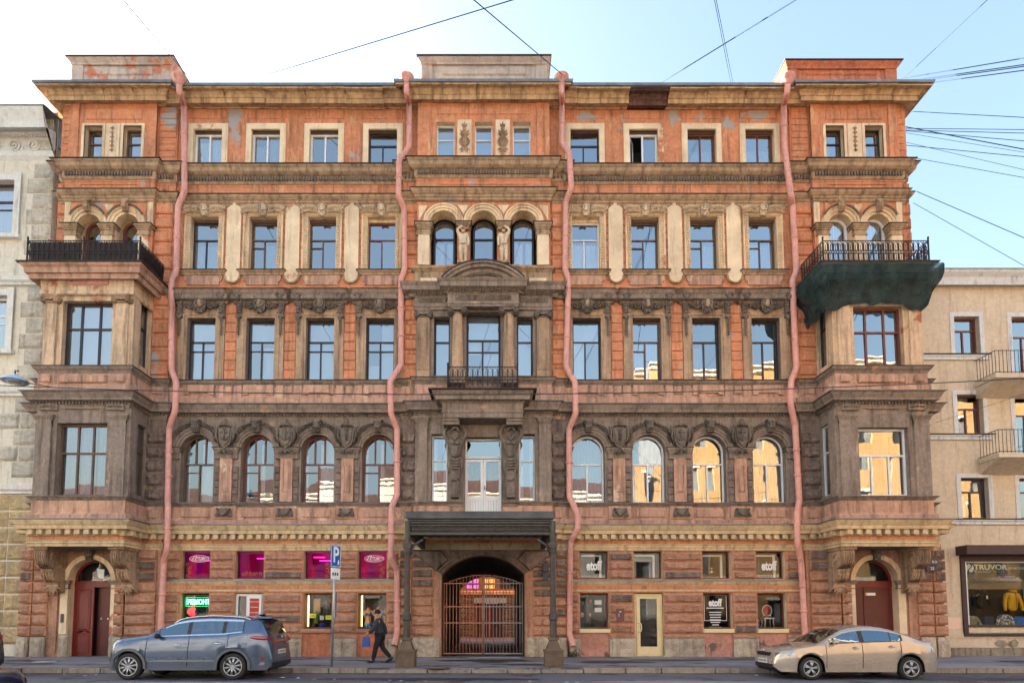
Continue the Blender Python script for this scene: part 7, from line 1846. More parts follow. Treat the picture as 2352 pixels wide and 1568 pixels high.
    def patch(nm, pts, mat, off=.006, par=None, sides=(-1,1)):
        for s in sides:
            m2 = MB(); c = (sum(a for a,_ in pts)/len(pts), sum(b for _,b in pts)/len(pts))
            ring = [(ox+warp(x),oy+s*(surf(x,z)+off*.2),z) for x,z in pts]; inn = [(ox+warp(c[0]+(x-c[0])*.93),oy+s*(surf(c[0]+(x-c[0])*.93,c[1]+(z-c[1])*.9)+off),c[1]+(z-c[1])*.9) for x,z in pts]
            n = len(pts); m2.add(ring+inn, [(k,(k+1)%n,n+(k+1)%n,n+k) for k in range(n)] + [tuple(range(n,2*n))], 0)
            part(m2, nm, mat, par or rt)
    def seam(pts, r=.009):
        for s in (-1,1):
            m2 = MB(); m2.tube([(ox+warp(x),oy+s*(surf(x,z)+.001),z) for x,z in pts], r, 4); part(m2, "panel_gap", BLACK, body)
    for xd in p['doors']:
        zb_, zt_2 = zsill+.10, lerp(zs,xd)-.005
        seam([(xd+p.get('rake',0)*(q/8)*(1),zb_+(zt_2-zb_)*q/8) for q in range(9)])
    for xh,zh in p['handles']:
        for s in (-1,1): m2 = MB(); m2.ell((ox+xh,oy+s*(surf(xh,zh)+.012),zh),(.095,.018,.02),10,6); part(m2, "door_handle", paint if not p.get('chrome') else CHROME, rt); m2 = MB(); m2.ell((ox+xh-.01,oy+s*(surf(xh,zh)+.0),zh+.005),(.06,.012,.035),8,5); part(m2, "handle_recess", TRIM, rt)
    # wheels
    for wx in wheels:
        for s in (-1,1):
            yo_ = oy+s*(W0-.02); m2 = MB()
            m2.lathe([(rw*.70,0),(rw*.73,-.01),(rw*.93,-.012),(rw*.985,.02),(rw,.06),(rw,.15),(rw*.97,.2),(rw*.65,.2)][::-1] if s > 0 else [(rw*.70,0),(rw*.73,-.01),(rw*.93,-.012),(rw*.985,.02),(rw,.06),(rw,.15),(rw*.97,.2),(rw*.65,.2)],(0,0,0),32,'y')
            m2.v = [(ox+wx+a,yo_-s*b if s > 0 else yo_+b,rw+c) for a,b,c in m2.v]
            wo = part(m2, "wheel", TYRE, rt)
            m2 = MB(); R1 = rw*.70
            def yy(d): return yo_-s*d
            for r0,r1,d0,d1 in ((R1*.93,R1*1.03,.0,.05),):
                pts = [(ox+wx+R1*.97*math.cos(q*math.pi/16),yy(.005),rw+R1*.97*math.sin(q*math.pi/16)) for q in range(32)]; m2.tube(pts,.014,6,closed=True)
            ns_ = p['spokes']; 
            for q in range(ns_):
                a = 2*math.pi*q/ns_+.2
                for da in p['pair']:
                    c1 = (ox+wx+R1*.12*math.cos(a),yy(.0),rw+R1*.12*math.sin(a)); c2 = (ox+wx+R1*.96*math.cos(a+da),yy(.008),rw+R1*.96*math.sin(a+da)); m2.tube([c1,c2],[.019,.013],4)
            m2.ell((ox+wx,yy(-.002),rw),(R1*.17,.012,R1*.17),12,6); part(m2, "rim", RIM, wo)
            m2 = MB(); m2.lathe([(.0,.0),(R1,.0)],(ox+wx,yy(.06),rw),24,'y'); part(m2, "brake_disc", BLACK, wo)
            if p.get('clad'):
                m2 = MB(); m2.arch(ox+wx,rw,ra-.012,ra+.055,0,.02,R(-8),R(188),22); yb = oy+s*(W0)
                m2.v = [(a,(yb-.012 if s < 0 else yb-.012)+ (b if s < 0 else -b+.02) - (s*-.0),c) for a,b,c in m2.v]; part(m2, "arch_cladding", p['cladmat'], rt)
    # mirrors
    for s in (-1,1):
        xm_ = p['mirror'][0]; zm_ = p['mirror'][1]; m2 = MB(); ym = surf(xm_,zm_-.03); m2.ell((ox+xm_,oy+s*(ym+.13),zm_),(.07,.12,.065),12,8); m2.tube([(ox+xm_+.02,oy+s*(ym-.02),zm_-.04),(ox+xm_+.01,oy+s*(ym+.08),zm_-.02)],.025,6); mo = part(m2, "wing_mirror", paint if not p.get('chrome') else TRIM, rt)
    # seats and wheel
    for x in p['seats']:
        for s in (-1,1): m2 = MB(); zb_ = lerp(zs,x); m2.cbox(ox+x,ox+x+.14,oy+s*.36-.2,oy+s*.36+.2,.35,zb_+.12,.0) if False else m2.box(ox+x,ox+x+.16,oy+s*.36-.22,oy+s*.36+.22,.35,zb_+.10); m2.ell((ox+x+.09,oy+s*.36,zb_+.22),(.06,.13,.1),8,6); part(m2, "seat", SEAT, rt)
    m2 = MB(); m2.box(ox+p['ws'][0]+.1,ox+p['ws'][0]+.5,oy-W0*.85,oy+W0*.85,.5,lerp(zs,p['ws'][0]+.3)-.03); part(m2, "dashboard", TRIM, rt)
    p['extras'](rt, ox, oy, surf, patch, seam, paint, W0, L, section)
    return rt
def plate(rt, x, y, z, dx, n=6):
    m2 = MB(); m2.box(x-.008,x+.008,y-.26,y+.26,z-.056,z+.056); po = part(m2, "number_plate", PLATE, rt)
    for k in range(n): m2 = MB(); yk = y-.2+.4*k/(n-1); m2.box(x+dx*.010-.001,x+dx*.010+.001,yk-.02,yk+.02,z-.03,z+.03); part(m2, "plate_mark", TRIM, po)
def suv_extras(rt, ox, oy, surf, patch, seam, paint, W, L, section):
    patch("headlight", [(.10,.84),(.34,.90),(.55,1.0),(.30,.97),(.12,.92)], HEADL, .012)
    patch("fog_lamp", [(.06,.46),(.2,.46),(.2,.54),(.06,.56)], TRIM, .008)
    for s in (-1,1):
        m2 = MB(); m2.tube([(ox+suv_warp(x_),oy+s*(surf(x_,z_)-r_*.45),z_) for x_,z_,r_ in ((3.78,1.075,.012),(3.9,1.06,.045),(4.05,1.045,.06),(4.2,1.03,.06),(4.31,1.02,.05))],[.012,.045,.06,.06,.05],8); part(m2, "tail_light", TAILL, rt)
    patch("fuel_flap", [(3.60,.80),(3.76,.80),(3.77,.92),(3.61,.92)], paint, .006, sides=(-1,))
    patch("rear_reflector", [(4.10,.50),(4.22,.50),(4.22,.545),(4.14,.56)], TAILL, .01)
    patch("exhaust_trim", [(4.06,.36),(4.24,.36),(4.25,.44),(4.12,.45)], CHROME, .02)
    patch("side_moulding", [(1.2,.45),(2.9,.46),(2.9,.50),(1.5,.50),(1.2,.47)], CHROME, .014)
    for s in (-1,1):
        m2 = MB(); pts = []
        for k in range(13):
            x = 1.75+2.0*k/12; q = section(x); y, z = q[9]; pts.append((ox+x,oy+s*(y-.05),z+.055+.03*math.sin(math.pi*k/12)))
        pts[0] = (pts[0][0],pts[0][1],pts[0][2]-.05); pts[-1] = (pts[-1][0],pts[-1][1],pts[-1][2]-.05); m2.tube(pts,.018,6); part(m2, "roof_rail", CHROME, rt)
    m2 = MB(); m2.zprism([(ox+3.80,oy-.62),(ox+4.22,oy-.56),(ox+4.22,oy+.56),(ox+3.80,oy+.62)],1.535,1.575); part(m2, "spoiler", paint, rt)
    m2 = MB(); m2.add([(ox+3.6,oy,1.6),(ox+3.85,oy,1.58),(ox+3.85,oy,1.68)],[(0,1,2),(2,1,0)]); m2.tube([(ox+3.62,oy,1.61),(ox+3.84,oy,1.67),(ox+3.86,oy,1.58)],.02,6); part(m2, "shark_fin_aerial", paint, rt)
    m2 = MB(); m2.box(ox+L-.09-.04,ox+L-.09+.02,oy-.6,oy+.6,.94,1.0); part(m2, "tail_light_bar", TAILL, rt); plate(rt, ox+L-.09+.012, oy, .68, 1)
    m2 = MB(); m2.box(ox+L-.09-.10,ox+L-.09+.015,oy-.7,oy+.7,.30,.42); part(m2, "bumper_insert", TRIM, rt)
    m2 = MB(); m2.ell((ox+L-.09+.0,oy,1.06),(.02,.07,.05),10,6); part(m2, "tailgate_badge", CHROME, rt)
    m2 = MB(); m2.box(ox+.158,ox+.22,oy-.45,oy+.45,.56,.78); part(m2, "grille", TRIM, rt)
CLAD = plain("grey_arch_cladding",(82,86,94),.6,0,.15)
def suv_warp(x): return x+.17*(1-x/.76) if x < .76 else (x-.09*(x-3.38)/1.02 if x > 3.38 else x)
SUV = dict(warp=suv_warp,L=4.40,W=.87,sill=.23,rw=.335,wheels=(.76,3.38),spans=[(1.50,2.18),(2.28,3.06),(3.16,3.60)],ws=(1.22,1.86),rws=(4.10,4.28),fr=.78,fl=.45,rr=.84,
  top=[(0,.62),(.02,.78),(.06,.92),(.16,1.00),(.42,1.06),(.9,1.11),(1.2,1.15),(1.55,1.36),(1.9,1.53),(2.2,1.59),(2.7,1.62),(3.3,1.60),(3.8,1.565),(4.1,1.52),(4.2,1.32),(4.3,1.10),(4.36,.98),(4.39,.8),(4.40,.6)],
  belt=[(0,.6),(.2,.93),(1.2,1.06),(1.5,1.08),(2.2,1.10),(3.1,1.13),(3.6,1.19),(4.1,1.22),(4.3,1.03),(4.4,.55)],doors=(1.16,2.22,3.20),rake=.05,handles=((1.98,.87),(3.0,.91)),spokes=10,pair=(-.07,.07),mirror=(1.52,1.10),seats=(2.0,2.95),chrome=True,clad=True,cladmat=CLAD,extras=suv_extras)
def sedan_extras(rt, ox, oy, surf, patch, seam, paint, W, L, section):
    patch("headlight", [(.04,.585),(.30,.575),(.46,.655),(.40,.69),(.12,.685),(.03,.66)], HEADL, .014)
    patch("tail_light", [(3.86,.70),(4.03,.62),(4.06,.70),(4.00,.86),(3.90,.88)], TAILL, .012)
    patch("side_indicator", [(1.06,.72),(1.13,.72),(1.13,.74),(1.06,.74)], HEADL, .006)
    for s in (-1,1):
        m2 = MB(); m2.tube([(ox+1.2+.2*k,oy+s*(surf(1.2+.2*k,.40)+.002),.40+.004*k) for k in range(9)],.008,4); part(m2, "door_crease", paint, rt)
    m2 = MB(); m2.cbox(ox-.03,ox+.05,oy-.36,oy+.36,.575,.675,.0) if False else m2.box(ox-.02,ox+.05,oy-.37,oy+.37,.575,.665); go = part(m2, "grille", TRIM, rt)
    for k in range(9): m2 = MB(); y = oy-.32+.08*k; m2.box(ox-.026,ox-.018,y-.008,y+.008,.58,.66); part(m2, "grille_bar", TRIM, go)
    m2 = MB(); m2.ell((ox-.01,oy,.70),(.02,.045,.04),10,6); part(m2, "bonnet_badge", CHROME, rt)
    m2 = MB(); m2.box(ox-.02,ox+.08,oy-.50,oy+.50,.27,.37); io = part(m2, "lower_intake", TRIM, rt)
    for k in range(3): m2 = MB(); m2.box(ox-.026,ox-.018,oy-.48,oy+.48,.285+.03*k,.292+.03*k); part(m2, "grille_bar", CHROME if k == 9 else TRIM, io)
    plate(rt, ox-.03, oy, .44, -1); plate(rt, ox+L+.012, oy, .70, 1)
    m2 = MB(); q = section(2.95); m2.tube([(ox+2.9,oy,q[-1][1]),(ox+3.02,oy,q[-1][1]+.17)],.006,5); part(m2, "roof_aerial", TRIM, rt)
    for s in (-1,1): m2 = MB(); m2.box(ox+3.62,ox+3.66,oy+s*W*.8-.08,oy+s*W*.8+.08,.12,.3); part(m2, "mud_flap", BLACK, rt)
SEDAN = dict(L=4.12,W=.84,sill=.185,rw=.285,wheels=(.83,3.33),spans=[(1.30,2.08),(2.20,2.86),(2.89,3.12)],ws=(1.02,1.70),rws=(3.02,3.58),fr=.70,fl=.55,rr=.78,
  top=[(0,.50),(.015,.64),(.05,.72),(.2,.775),(.5,.825),(.95,.895),(1.1,.935),(1.4,1.12),(1.7,1.27),(2.0,1.34),(2.35,1.37),(2.7,1.345),(3.0,1.27),(3.4,1.115),(3.62,1.02),(3.74,.985),(3.98,.965),(4.05,.93),(4.08,.80),(4.10,.60),(4.12,.46)],
  belt=[(0,.48),(.12,.70),(.6,.785),(1.1,.86),(1.3,.885),(2.1,.925),(2.9,.95),(3.3,.96),(3.7,.92),(4.0,.85),(4.12,.42)],doors=(1.22,2.13,3.10),rake=.0,handles=((1.95,.79),(2.86,.82)),spokes=5,pair=(-.2,0,.2),mirror=(1.42,.95),seats=(1.9,2.75),extras=sedan_extras)
car("parked_car", "dusty blue-grey sport utility vehicle parked under the repair shop sign", carpaint("blue_grey_paint",(80,96,122)), SUV, (-8.77-.76,-5.58), "cars parked along the kerb")
car("parked_car", "champagne beige saloon parked before the right hand entrance", carpaint("champagne_paint",(172,163,156),.3,.24), SEDAN, (8.36-.83,-5.61), "cars parked along the kerb")
car("parked_car", "dark grey car whose tail shows at the left edge of the photo", carpaint("dark_grey_paint",(66,70,76)), SUV, (-13.1-4.40,-5.5), "cars parked along the kerb")
# ================================================================== street things
SIGNB = plain("parking_sign_blue",(26,96,176),.4,0,0); POST = plain("galvanised_post",(150,160,172),.4,.6,.15); GREYS = plain("sign_back_grey",(150,152,156),.5,.4)
py = -4.35; px = X(762,1525,py)
rt = root("parking_sign", (px,py,.14), "blue parking sign on a grey post at the kerb behind the sport utility vehicle", "road sign")
pt = at(771,1246,py); mb = MB(); mb.tube([(px,py,.1),(pt[0],py,pt[1])],.032,10); part(mb, "post", POST, rt)
def sign_board(mb, w, h, t=.012): mb.box(-w/2,w/2,-t,0,-h/2,h/2)
cx_, cz_ = at(771.5,1277,py); ang = R(72)
mb = MB(); sign_board(mb,.44,.62); 
def place(o, dz=0.0): o.rotation_euler.z = ang
o = part(mb, "sign_plate", SIGNB, rt, (0,0,0)); o.location = Vector((cx_,py-.04,cz_))-WORLD[rt.name]; o.rotation_euler.z = R(66); WORLD[o.name] = Vector((cx_,py-.04,cz_))
def onsign(me, nm, x, z, par, sc_=(1,1,1)):
    q = bpy.data.objects.new(nm, me); COL.objects.link(q); q.parent = par; q.location = (x,-.016,z); q.scale = sc_
onsign(text_mesh("P", .62, WTXT, .002, bold=.012), "sign_letter", 0, .02, o, (.85,1,1))
mb = MB(); mb.box(.08,.15,-.004,0,-.24,-.14); mb.ell((.115,-.002,-.12),(.025,.003,.025)); onsign(mesh_of(mb,"wheelchair_symbol",WTXT), "wheelchair_symbol", 0, 0, o)
mb = MB()
for r in ((-.21,.21,-.30,-.285),(-.21,.21,.285,.30),(-.21,-.195,-.285,.285),(.195,.21,-.285,.285)): mb.box(r[0],r[1],-.002,.0,r[2],r[3])
onsign(mesh_of(mb,"sign_border",WTXT), "sign_border", 0, 0, o)
cx2, cz2 = at(771,1317,py); mb = MB(); sign_board(mb,.40,.32); o2 = part(mb, "lower_plate", WTXT, rt, (0,0,0)); o2.location = Vector((cx2,py-.04,cz2))-WORLD[rt.name]; o2.rotation_euler.z = R(66)
for k in range(3): mb = MB(); mb.box(-.12+.1*k-.03,-.12+.1*k+.03,-.002,0,-.05,.03); onsign(mesh_of(mb,"plate_symbol",TRIM), "plate_symbol", 0, 0, o2)
mb = MB(); mb.box(px+.05,px+.08,py-.08,py+.12,1.55,2.3); part(mb, "side_plate", GREYS, rt)

# street lamp on its cable, wires
WIRE = plain("black_cable",(38,44,60),.6,0,0); WIREB = plain("thin_blue_grey_cable",(42,58,92),.9,0,0,spec=.1)
def wire(label, p0, p1, r=.016, sag=0.0, mat=None, group="overhead cables"):
    a, b = Vector(p0), Vector(p1); mb = MB()
    mb.tube([a+(b-a)*t+Vector((0,0,-4*sag*t*(1-t))) for t in [k/14 for k in range(15)]], r*.8, 5)
    return tag(part(mb, "overhead_cable", mat or WIREB), label, "cable", group)
def P3(u,v,y): x,z = at(u,v,y); return Vector((x,y,z))
def sky_wire(label, ua, va, ya, ub, vb, yb, r=.016, ext=2.2, sag=0.0):
    a, b = P3(ua,va,ya), P3(ub,vb,yb); return wire(label, a, a+(b-a)*ext, r, sag)
sky_wire("cable crossing in front of the left grey parapet", 440,186,.3, 283,0,-9)
sky_wire("long slanting cable rising from the left roof toward the top middle", 560,188,1.5, 1178,0,-8)
sky_wire("cable crossing in front of the middle parapet", 1312,189,.2, 1088,0,-9)
sky_wire("cable rising to the right from the right wing roof", 1518,191,1.5, 1828,0,-8,.02)
sky_wire("thin steep double cable above the right wing, its left strand", 1679,192,1.5, 1641,0,-9,.009); sky_wire("thin steep double cable above the right wing, its right strand", 1684,192,1.5, 1645,0,-9,.009)
sky_wire("thin cable running up to the top right corner", 2076,180,2, 2268,0,-6,.012)
for v0,v1,t in ((181,134,"topmost"),(186,149,"second"),(188,153,"third"),(193,162,"lowest")): sky_wire(t+" of the four cables fanning right beside the right parapet", 2070+(v0-181)*4,v0,3, 2352,v1,-3,.02)
for v0,v1,r,t in ((255,270,.014,"single cable under the right cornice"),(290,343,.02,"steep dark cable below the right cornice, ending lowest but three"),(295,298,.014,"highest nearly level cable right of the top floor"),(299,306,.014,"second nearly level cable right of the top floor"),(300,324,.014,"third cable right of the top floor, slightly sloping"),(304,350,.009,"thin pale cable right of the top floor"),(325,390,.009,"thin cable starting at the top floor sill"),(333,360,.014,"cable sloping gently from the top floor"),(358,408,.011,"lowest cable leaving the top floor")): sky_wire(t, 2072,v0,1.5, 2352,v1,-2,r)
sky_wire("upper of two cables falling to the right edge beside the arched windows", 2106,440,.2, 2352,546,-3,.014); sky_wire("lower of two cables falling to the right edge beside the arched windows", 2098,466,.2, 2352,610,-3,.011)
wire("black street lighting cable stretched across the whole front", P3(-120,880,-7), P3(2480,862,-7), .016, .38, WIRE)
sky_wire("thin stay from the right bay to the beige building", 2150,970,-1.2, 2352,905,.2,.008,1.3)
LA = root("street_lamp", tuple(P3(34,868,-7)), "round pale blue street lamp hung from the lighting cable at the left edge", "street lamp")
c_ = P3(34,870,-7); LB = plain("pale_blue_enamel",(150,176,206),.4,.1,.1)
mb = MB(); mb.lathe([(.02,.12),(.06,.11),(.10,.06),(.26,-.0),(.30,-.06),(.29,-.07),(.0,-.05)],tuple(c_),24); part(mb, "lamp_shade", LB, LA)
mb = MB(); mb.ell((c_.x,c_.y,c_.z-.07),(.2,.2,.05),14,6); part(mb, "lamp_glass", HEADL, LA)
mb = MB(); mb.tube([(c_.x,c_.y,c_.z+.1),(c_.x,c_.y,c_.z+.22),(c_.x+.08,c_.y,c_.z+.2)],.018,6); mb.tube([(c_.x+.24,c_.y,c_.z-.02),(c_.x+.42,c_.y,c_.z-.12),(c_.x+.9,c_.y,c_.z-.2)],.012,5); part(mb, "hanger", IRON, LA)

# litter along the gutter
LIT = plain("crumpled_white_paper",(206,212,220),.8,0,.1); LITB = plain("pale_blue_plastic",(150,190,215),.4,0,.1)
def litter(label, u, v, s_, mat, z=0.0, h=.5, group="litter along the gutter"):
    gx, gy = at_ground(u,v,z); rnd = random.Random(int(u)); mb = MB(); n = 7
    pts = [(gx+s_*math.cos(2*math.pi*k/n)*rnd.uniform(.6,1.1), gy+s_*.7*math.sin(2*math.pi*k/n)*rnd.uniform(.6,1.1), z+.008+rnd.uniform(0,.25)*s_*h) for k in range(n)]
    mb.add(pts+[(gx,gy,z+s_*h*rnd.uniform(.5,.9)),(gx,gy,z+.003)], [(k,(k+1)%n,n) for k in range(n)] + [((k+1)%n,k,n+1) for k in range(n)]); return tag(part(mb, "litter", mat), label, "litter", group)
for t,u,v,s_,m_,h in (("small white scrap in the gutter left of the sport utility vehicle",147,1549,.04,LIT,.6),("flat white scrap near the front wheel of the sport utility vehicle",195,1551,.07,LIT,.25),("white crumpled scrap beside the front wheel",221,1549,.06,LITB,.6),
    ("white wad in the gutter behind the sport utility vehicle",650,1556,.09,LIT,.6),("smaller white wad right of the sport utility vehicle",685,1557,.07,LIT,.6),("thin white scrap left of the parking sign foot",722,1559,.08,LIT,.2),("white scrap below the parking sign",768,1560,.05,LIT,.6),
    ("white scrap in the gutter left of the canopy",896,1562,.05,LIT,.4),("pair of white scraps at the left canopy column",922,1563,.07,LIT,.3),("grey white scrap before the gateway",978,1564,.04,LIT,.5),("scrap left of the right canopy column",1217,1564,.05,LIT,.4),("white scrap right of the gateway ramp",1302,1566,.07,LIT,.3),("flat bright scrap right of the ramp",1326,1566,.08,LIT,.25),
    ("pale blue plastic bag under the saloon",1976,1551,.14,LITB,1.0),("blue scraps under the saloon",2016,1551,.09,LITB,.3),("blue wad by the kerb left of the saloon",1738,1551,.08,LITB,.6)):
    litter(t,u,v,s_,m_,0,h)
mb = MB(); P = [(-.5,.31),(-.1,.22),(.1,.26),(.3,.2),(.75,.3),(1.15,.2),(1.3,.26),(1.2,.36),(.6,.4),(.2,.34),(-.3,.36)]
mb.zprism([(x,-.35-y*.9) for x,y in P][::-1],.163,.169); structure(part(mb, "threshold_patch", LIT))
# moss and puddled grime at a pipe foot
mb = MB(); rnd = random.Random(2)
for k in range(160):
    x = 3.15+rnd.gauss(0,.16); z = .16+abs(rnd.gauss(0,.1)); y = -.14-abs(rnd.gauss(0,.04)); mb.leaf(x,z,y,R(rnd.uniform(20,160)),.05,.03,.01)
o = part(mb, "moss", plain("green_brown_moss",(72,74,40),.95,0,.4,12)); stuff(o); o['label'] = "dark moss at the foot of the pink pipe right of the gateway"

# ================================================================== pedestrian
COAT = plain("charcoal_coat",(50,50,58),.9,0,.2,8); TROU = plain("black_trousers",(28,28,32),.9,0,.15,8); SKIN = plain("skin",(190,140,116),.6,0,.05); SHOE = plain("black_shoe",(20,20,22),.5,0,.1); HAIR = plain("dark_knit_cap",(30,30,36),.9,0,.2,20); BAGB = plain("blue_bag",(40,80,150),.6,0,.1)
ppx, ppy = at_ground(872,1521,.155)
H = 1.62/1.75
PE = root("person", (ppx,ppy,.155), "person in dark coat and cap walking left past the lingerie window", "person")
pos = (ppx,ppy,.155)
def JJ(d): return {k:((x*H,y*H,z*H),(r*H if not isinstance(r,tuple) else tuple(q*H for q in r))) for k,((x,y,z),r) in d.items()}
V = {'pel':((0,0,.93),.12),'wai':((-.02,0,1.08),.115),'che':((-.05,0,1.30),(.13,.16)),'nek':((-.07,0,1.47),.055),'hd0':((-.10,0,1.56),.078),'hd1':((-.10,0,1.67),.088),
     'shn':((-.05,-.19,1.40),.065),'eln':((-.16,-.25,1.14),.048),'wrn':((-.34,-.22,.99),.034),'han':((-.40,-.22,.96),.036),
     'shf':((-.05,.19,1.40),.065),'elf':((.12,.24,1.16),.048),'wrf':((.16,.22,.92),.034),'haf':((.16,.22,.85),.036),
     'hpn':((0,-.10,.88),.095),'knn':((-.12,-.10,.50),.062),'ann':((-.20,-.10,.10),.042),'ftn':((-.36,-.10,.045),.038),
     'hpf':((0,.10,.88),.095),'knf':((.06,.10,.50),.062),'anf':((.36,.10,.16),.042),'ftf':((.26,.10,.05),.038)}
for h,(hx,hy,hz),dx in (('n',(-.40,-.22,.96),-1),('f',(.16,.22,.85),0)):
    for k in range(4):
        a = (k-1.5)*.018; L = (.075,.085,.08,.065)[k]
        d = Vector((-.8,0,-.6)) if dx else Vector((-.2,0,-1)); d.normalize()
        p0 = Vector((hx,hy+a,hz)); V['f%s%da' % (h,k)] = (tuple(p0+d*.03),.012); V['f%s%db' % (h,k)] = (tuple(p0+d*(.03+L*.55)),.0095); V['f%s%dc' % (h,k)] = (tuple(p0+d*(.03+L)+Vector((.012,0,-.008))),.008)
    V['t%sa' % h] = ((hx-.005,hy-.035,hz+.01),.012); V['t%sb' % h] = ((hx-.035 if dx else hx-.02,hy-.055,hz-.02),.0095)
E = [('pel','wai'),('wai','che'),('che','nek'),('nek','hd0'),('hd0','hd1'),('che','shn'),('shn','eln'),('eln','wrn'),('wrn','han'),('che','shf'),('shf','elf'),('elf','wrf'),('wrf','haf'),('pel','hpn'),('hpn','knn'),('knn','ann'),('ann','ftn'),('pel','hpf'),('hpf','knf'),('knf','anf'),('anf','ftf')]
for h in 'nf':
    for k in range(4): E += [('ha'+h,'f%s%da' % (h,k)),('f%s%da' % (h,k),'f%s%db' % (h,k)),('f%s%db' % (h,k),'f%s%dc' % (h,k))]
    E += [('ha'+h,'t%sa' % h),('t%sa' % h,'t%sb' % h)]
b_ = skin_figure("body", JJ(V), E, SKIN, PE, pos); bake(b_)
g = lambda ks, add: {k:(V[k][0], tuple(q+add for q in V[k][1]) if isinstance(V[k][1],tuple) else V[k][1]+add) for k in ks}
ck = ['pel','wai','che','shn','eln','wrn','shf','elf','wrf','hpn','hpf','nek']
J = g(ck,.035); J['hpn'] = ((-.03,-.08,.74),.15); J['hpf'] = ((.03,.08,.74),.15); J['nek'] = ((-.07,0,1.44),.085)
o = skin_figure("coat", JJ(J), [('pel','wai'),('wai','che'),('che','nek'),('che','shn'),('shn','eln'),('eln','wrn'),('che','shf'),('shf','elf'),('elf','wrf'),('pel','hpn'),('pel','hpf')], COAT, PE, pos); bake(o)
T_ = g(['pel','hpn','knn','ann','hpf','knf','anf'],.03); o = skin_figure("trousers", JJ(T_), [('pel','hpn'),('hpn','knn'),('knn','ann'),('pel','hpf'),('hpf','knf'),('knf','anf')], TROU, PE, pos); bake(o)
for (ax,ay,az),rot in (((-.24,-.10,.05),0),((.33,.10,.09),R(38))):
    mb = MB(); mb.ell((ppx+ax*H-.04,ppy+ay*H,.155+az*H),(.14*H,.055*H,.05*H),12,8,rot); mb.ell((ppx+ax*H+.03,ppy+ay*H,.155+az*H+.04),(.06*H,.05*H,.07*H),10,6); part(mb, "shoe", SHOE, PE)
hx, hz = ppx-.10*H, .155+1.65*H
mb = MB(); mb.ell((hx+.01,ppy,hz+.045),(.105*H,.095*H,.085*H),14,8); mb.lathe([(.100*H,-.015),(.106*H,.0),(.104*H,.03)],(hx+.008,ppy,hz+.0),16); part(mb, "cap", HAIR, PE)
mb = MB(); mb.ell((hx-.098*H,ppy,hz-.045),(.022*H,.014*H,.026*H),8,6)
mb.ell((hx-.088*H,ppy,hz-.105*H),(.014*H,.028*H,.008*H),8,4); part(mb, "nose_and_mouth", SKIN, PE)
for e in (-1,1):
    mb = MB(); mb.ell((hx-.082*H,ppy+e*.034*H,hz-.018),(.010*H,.014*H,.009*H),8,5); part(mb, "eye", BLACK, PE)
    mb = MB(); mb.ell((hx+.01,ppy+e*.088*H,hz-.03),(.022*H,.012*H,.034*H),8,5); part(mb, "ear", SKIN, PE)
bg = at(868,1425,ppy-.22); mb = MB(); bx0, bz0 = ppx-.41*H, .155+.93*H
mb.prism([(bx0-.13,bz0-.36),(bx0+.12,bz0-.36),(bx0+.10,bz0-.06),(bx0-.10,bz0-.06)],ppy-.26,ppy-.16); mb.tube([(bx0-.06,ppy-.21,bz0-.07),(bx0-.03,ppy-.21,bz0+.03),(bx0+.03,ppy-.21,bz0+.03),(bx0+.06,ppy-.21,bz0-.07)],.008,5)
tag(part(mb, "shopping_bag", BAGB), "blue bag held by the walking person", "bag")

# ================================================================== goods in the shop windows
MANQ = plain("tan_mannequin",(206,150,108),.5,0,.03); LBLUE = plain("blue_satin",(36,110,176),.4,0,.2,9); LWHITE = plain("white_satin",(222,222,226),.5,0,.05); LILAC = plain("dusty_violet_cloth",(96,84,130),.7,0,.1); YPR = plain("yellow_price_card",(230,232,60),.6,0,0,emit=.03); DGR = plain("dark_grey_cloth",(52,52,50),.9); GRN = plain("olive_green_cloth",(96,120,60),.9); CAPB = plain("royal_blue_knit",(40,60,190),.9)
def torso(name, x, y, zb, k, cloth, label, cat, group=None, base=MANQ, full=False):
    rt = root(name, (x,y,zb), label, cat, group)
    V = {'hip':((0,0,.0),(.15,.11)),'pel':((0,0,.12),(.165,.115)),'wai':((0,0,.32),(.12,.09)),'che':((0,0,.55),(.155,.11)),'top':((0,.0,.70),(.12,.08)),'nek':((0,0,.80),.052),'nk2':((0,0,.88),.05),'s1':((.17,0,.69),.06),'s2':((-.17,0,.69),.06),'a1':((.21,0,.52),.045),'a2':((-.21,0,.52),.045)}
    E = [('hip','pel'),('pel','wai'),('wai','che'),('che','top'),('top','nek'),('nek','nk2'),('top','s1'),('top','s2'),('s1','a1'),('s2','a2')]
    V = {q:((a*k,b*k,c*k),(r*k if not isinstance(r,tuple) else (r[0]*k,r[1]*k))) for q,((a,b,c),r) in V.items()}
    o = skin_figure("mannequin_body", V, E, base, rt, (x,y,zb), 1); bake(o)
    if cloth == 'shirt': pass
    else:
        mb = MB()
        for e in (-1,1): mb.ell((x+e*.075*k,y-.10*k,zb+.56*k),(.085*k,.07*k,.075*k),10,6); mb.tube([(x+e*.09*k,y-.10*k,zb+.6*k),(x+e*.12*k,y-.09*k,zb+.72*k),(x+e*.12*k,y,zb+.76*k)],.008*k,4)
        part(mb, "bra", cloth, rt); mb = MB(); mb.lathe([(.155*k,.0),(.182*k,.06*k),(.185*k,.16*k),(.178*k,.19*k)],(0,0,0),16); mb.v = [(x+a,y+b*.74,zb+c) for a,b,c in mb.v]; part(mb, "briefs", cloth, rt)
    return rt
zb = g_lo[0]+.04
torso("mannequin", -4.21, .55, zb-.02, .86, LBLUE, "tan mannequin bust in blue lingerie beside the light strip", "mannequin", "mannequins in the lingerie window")
torso("mannequin", -3.86, .55, zb-.02, .88, LWHITE, "tan mannequin bust in white lingerie in the middle", "mannequin", "mannequins in the lingerie window")
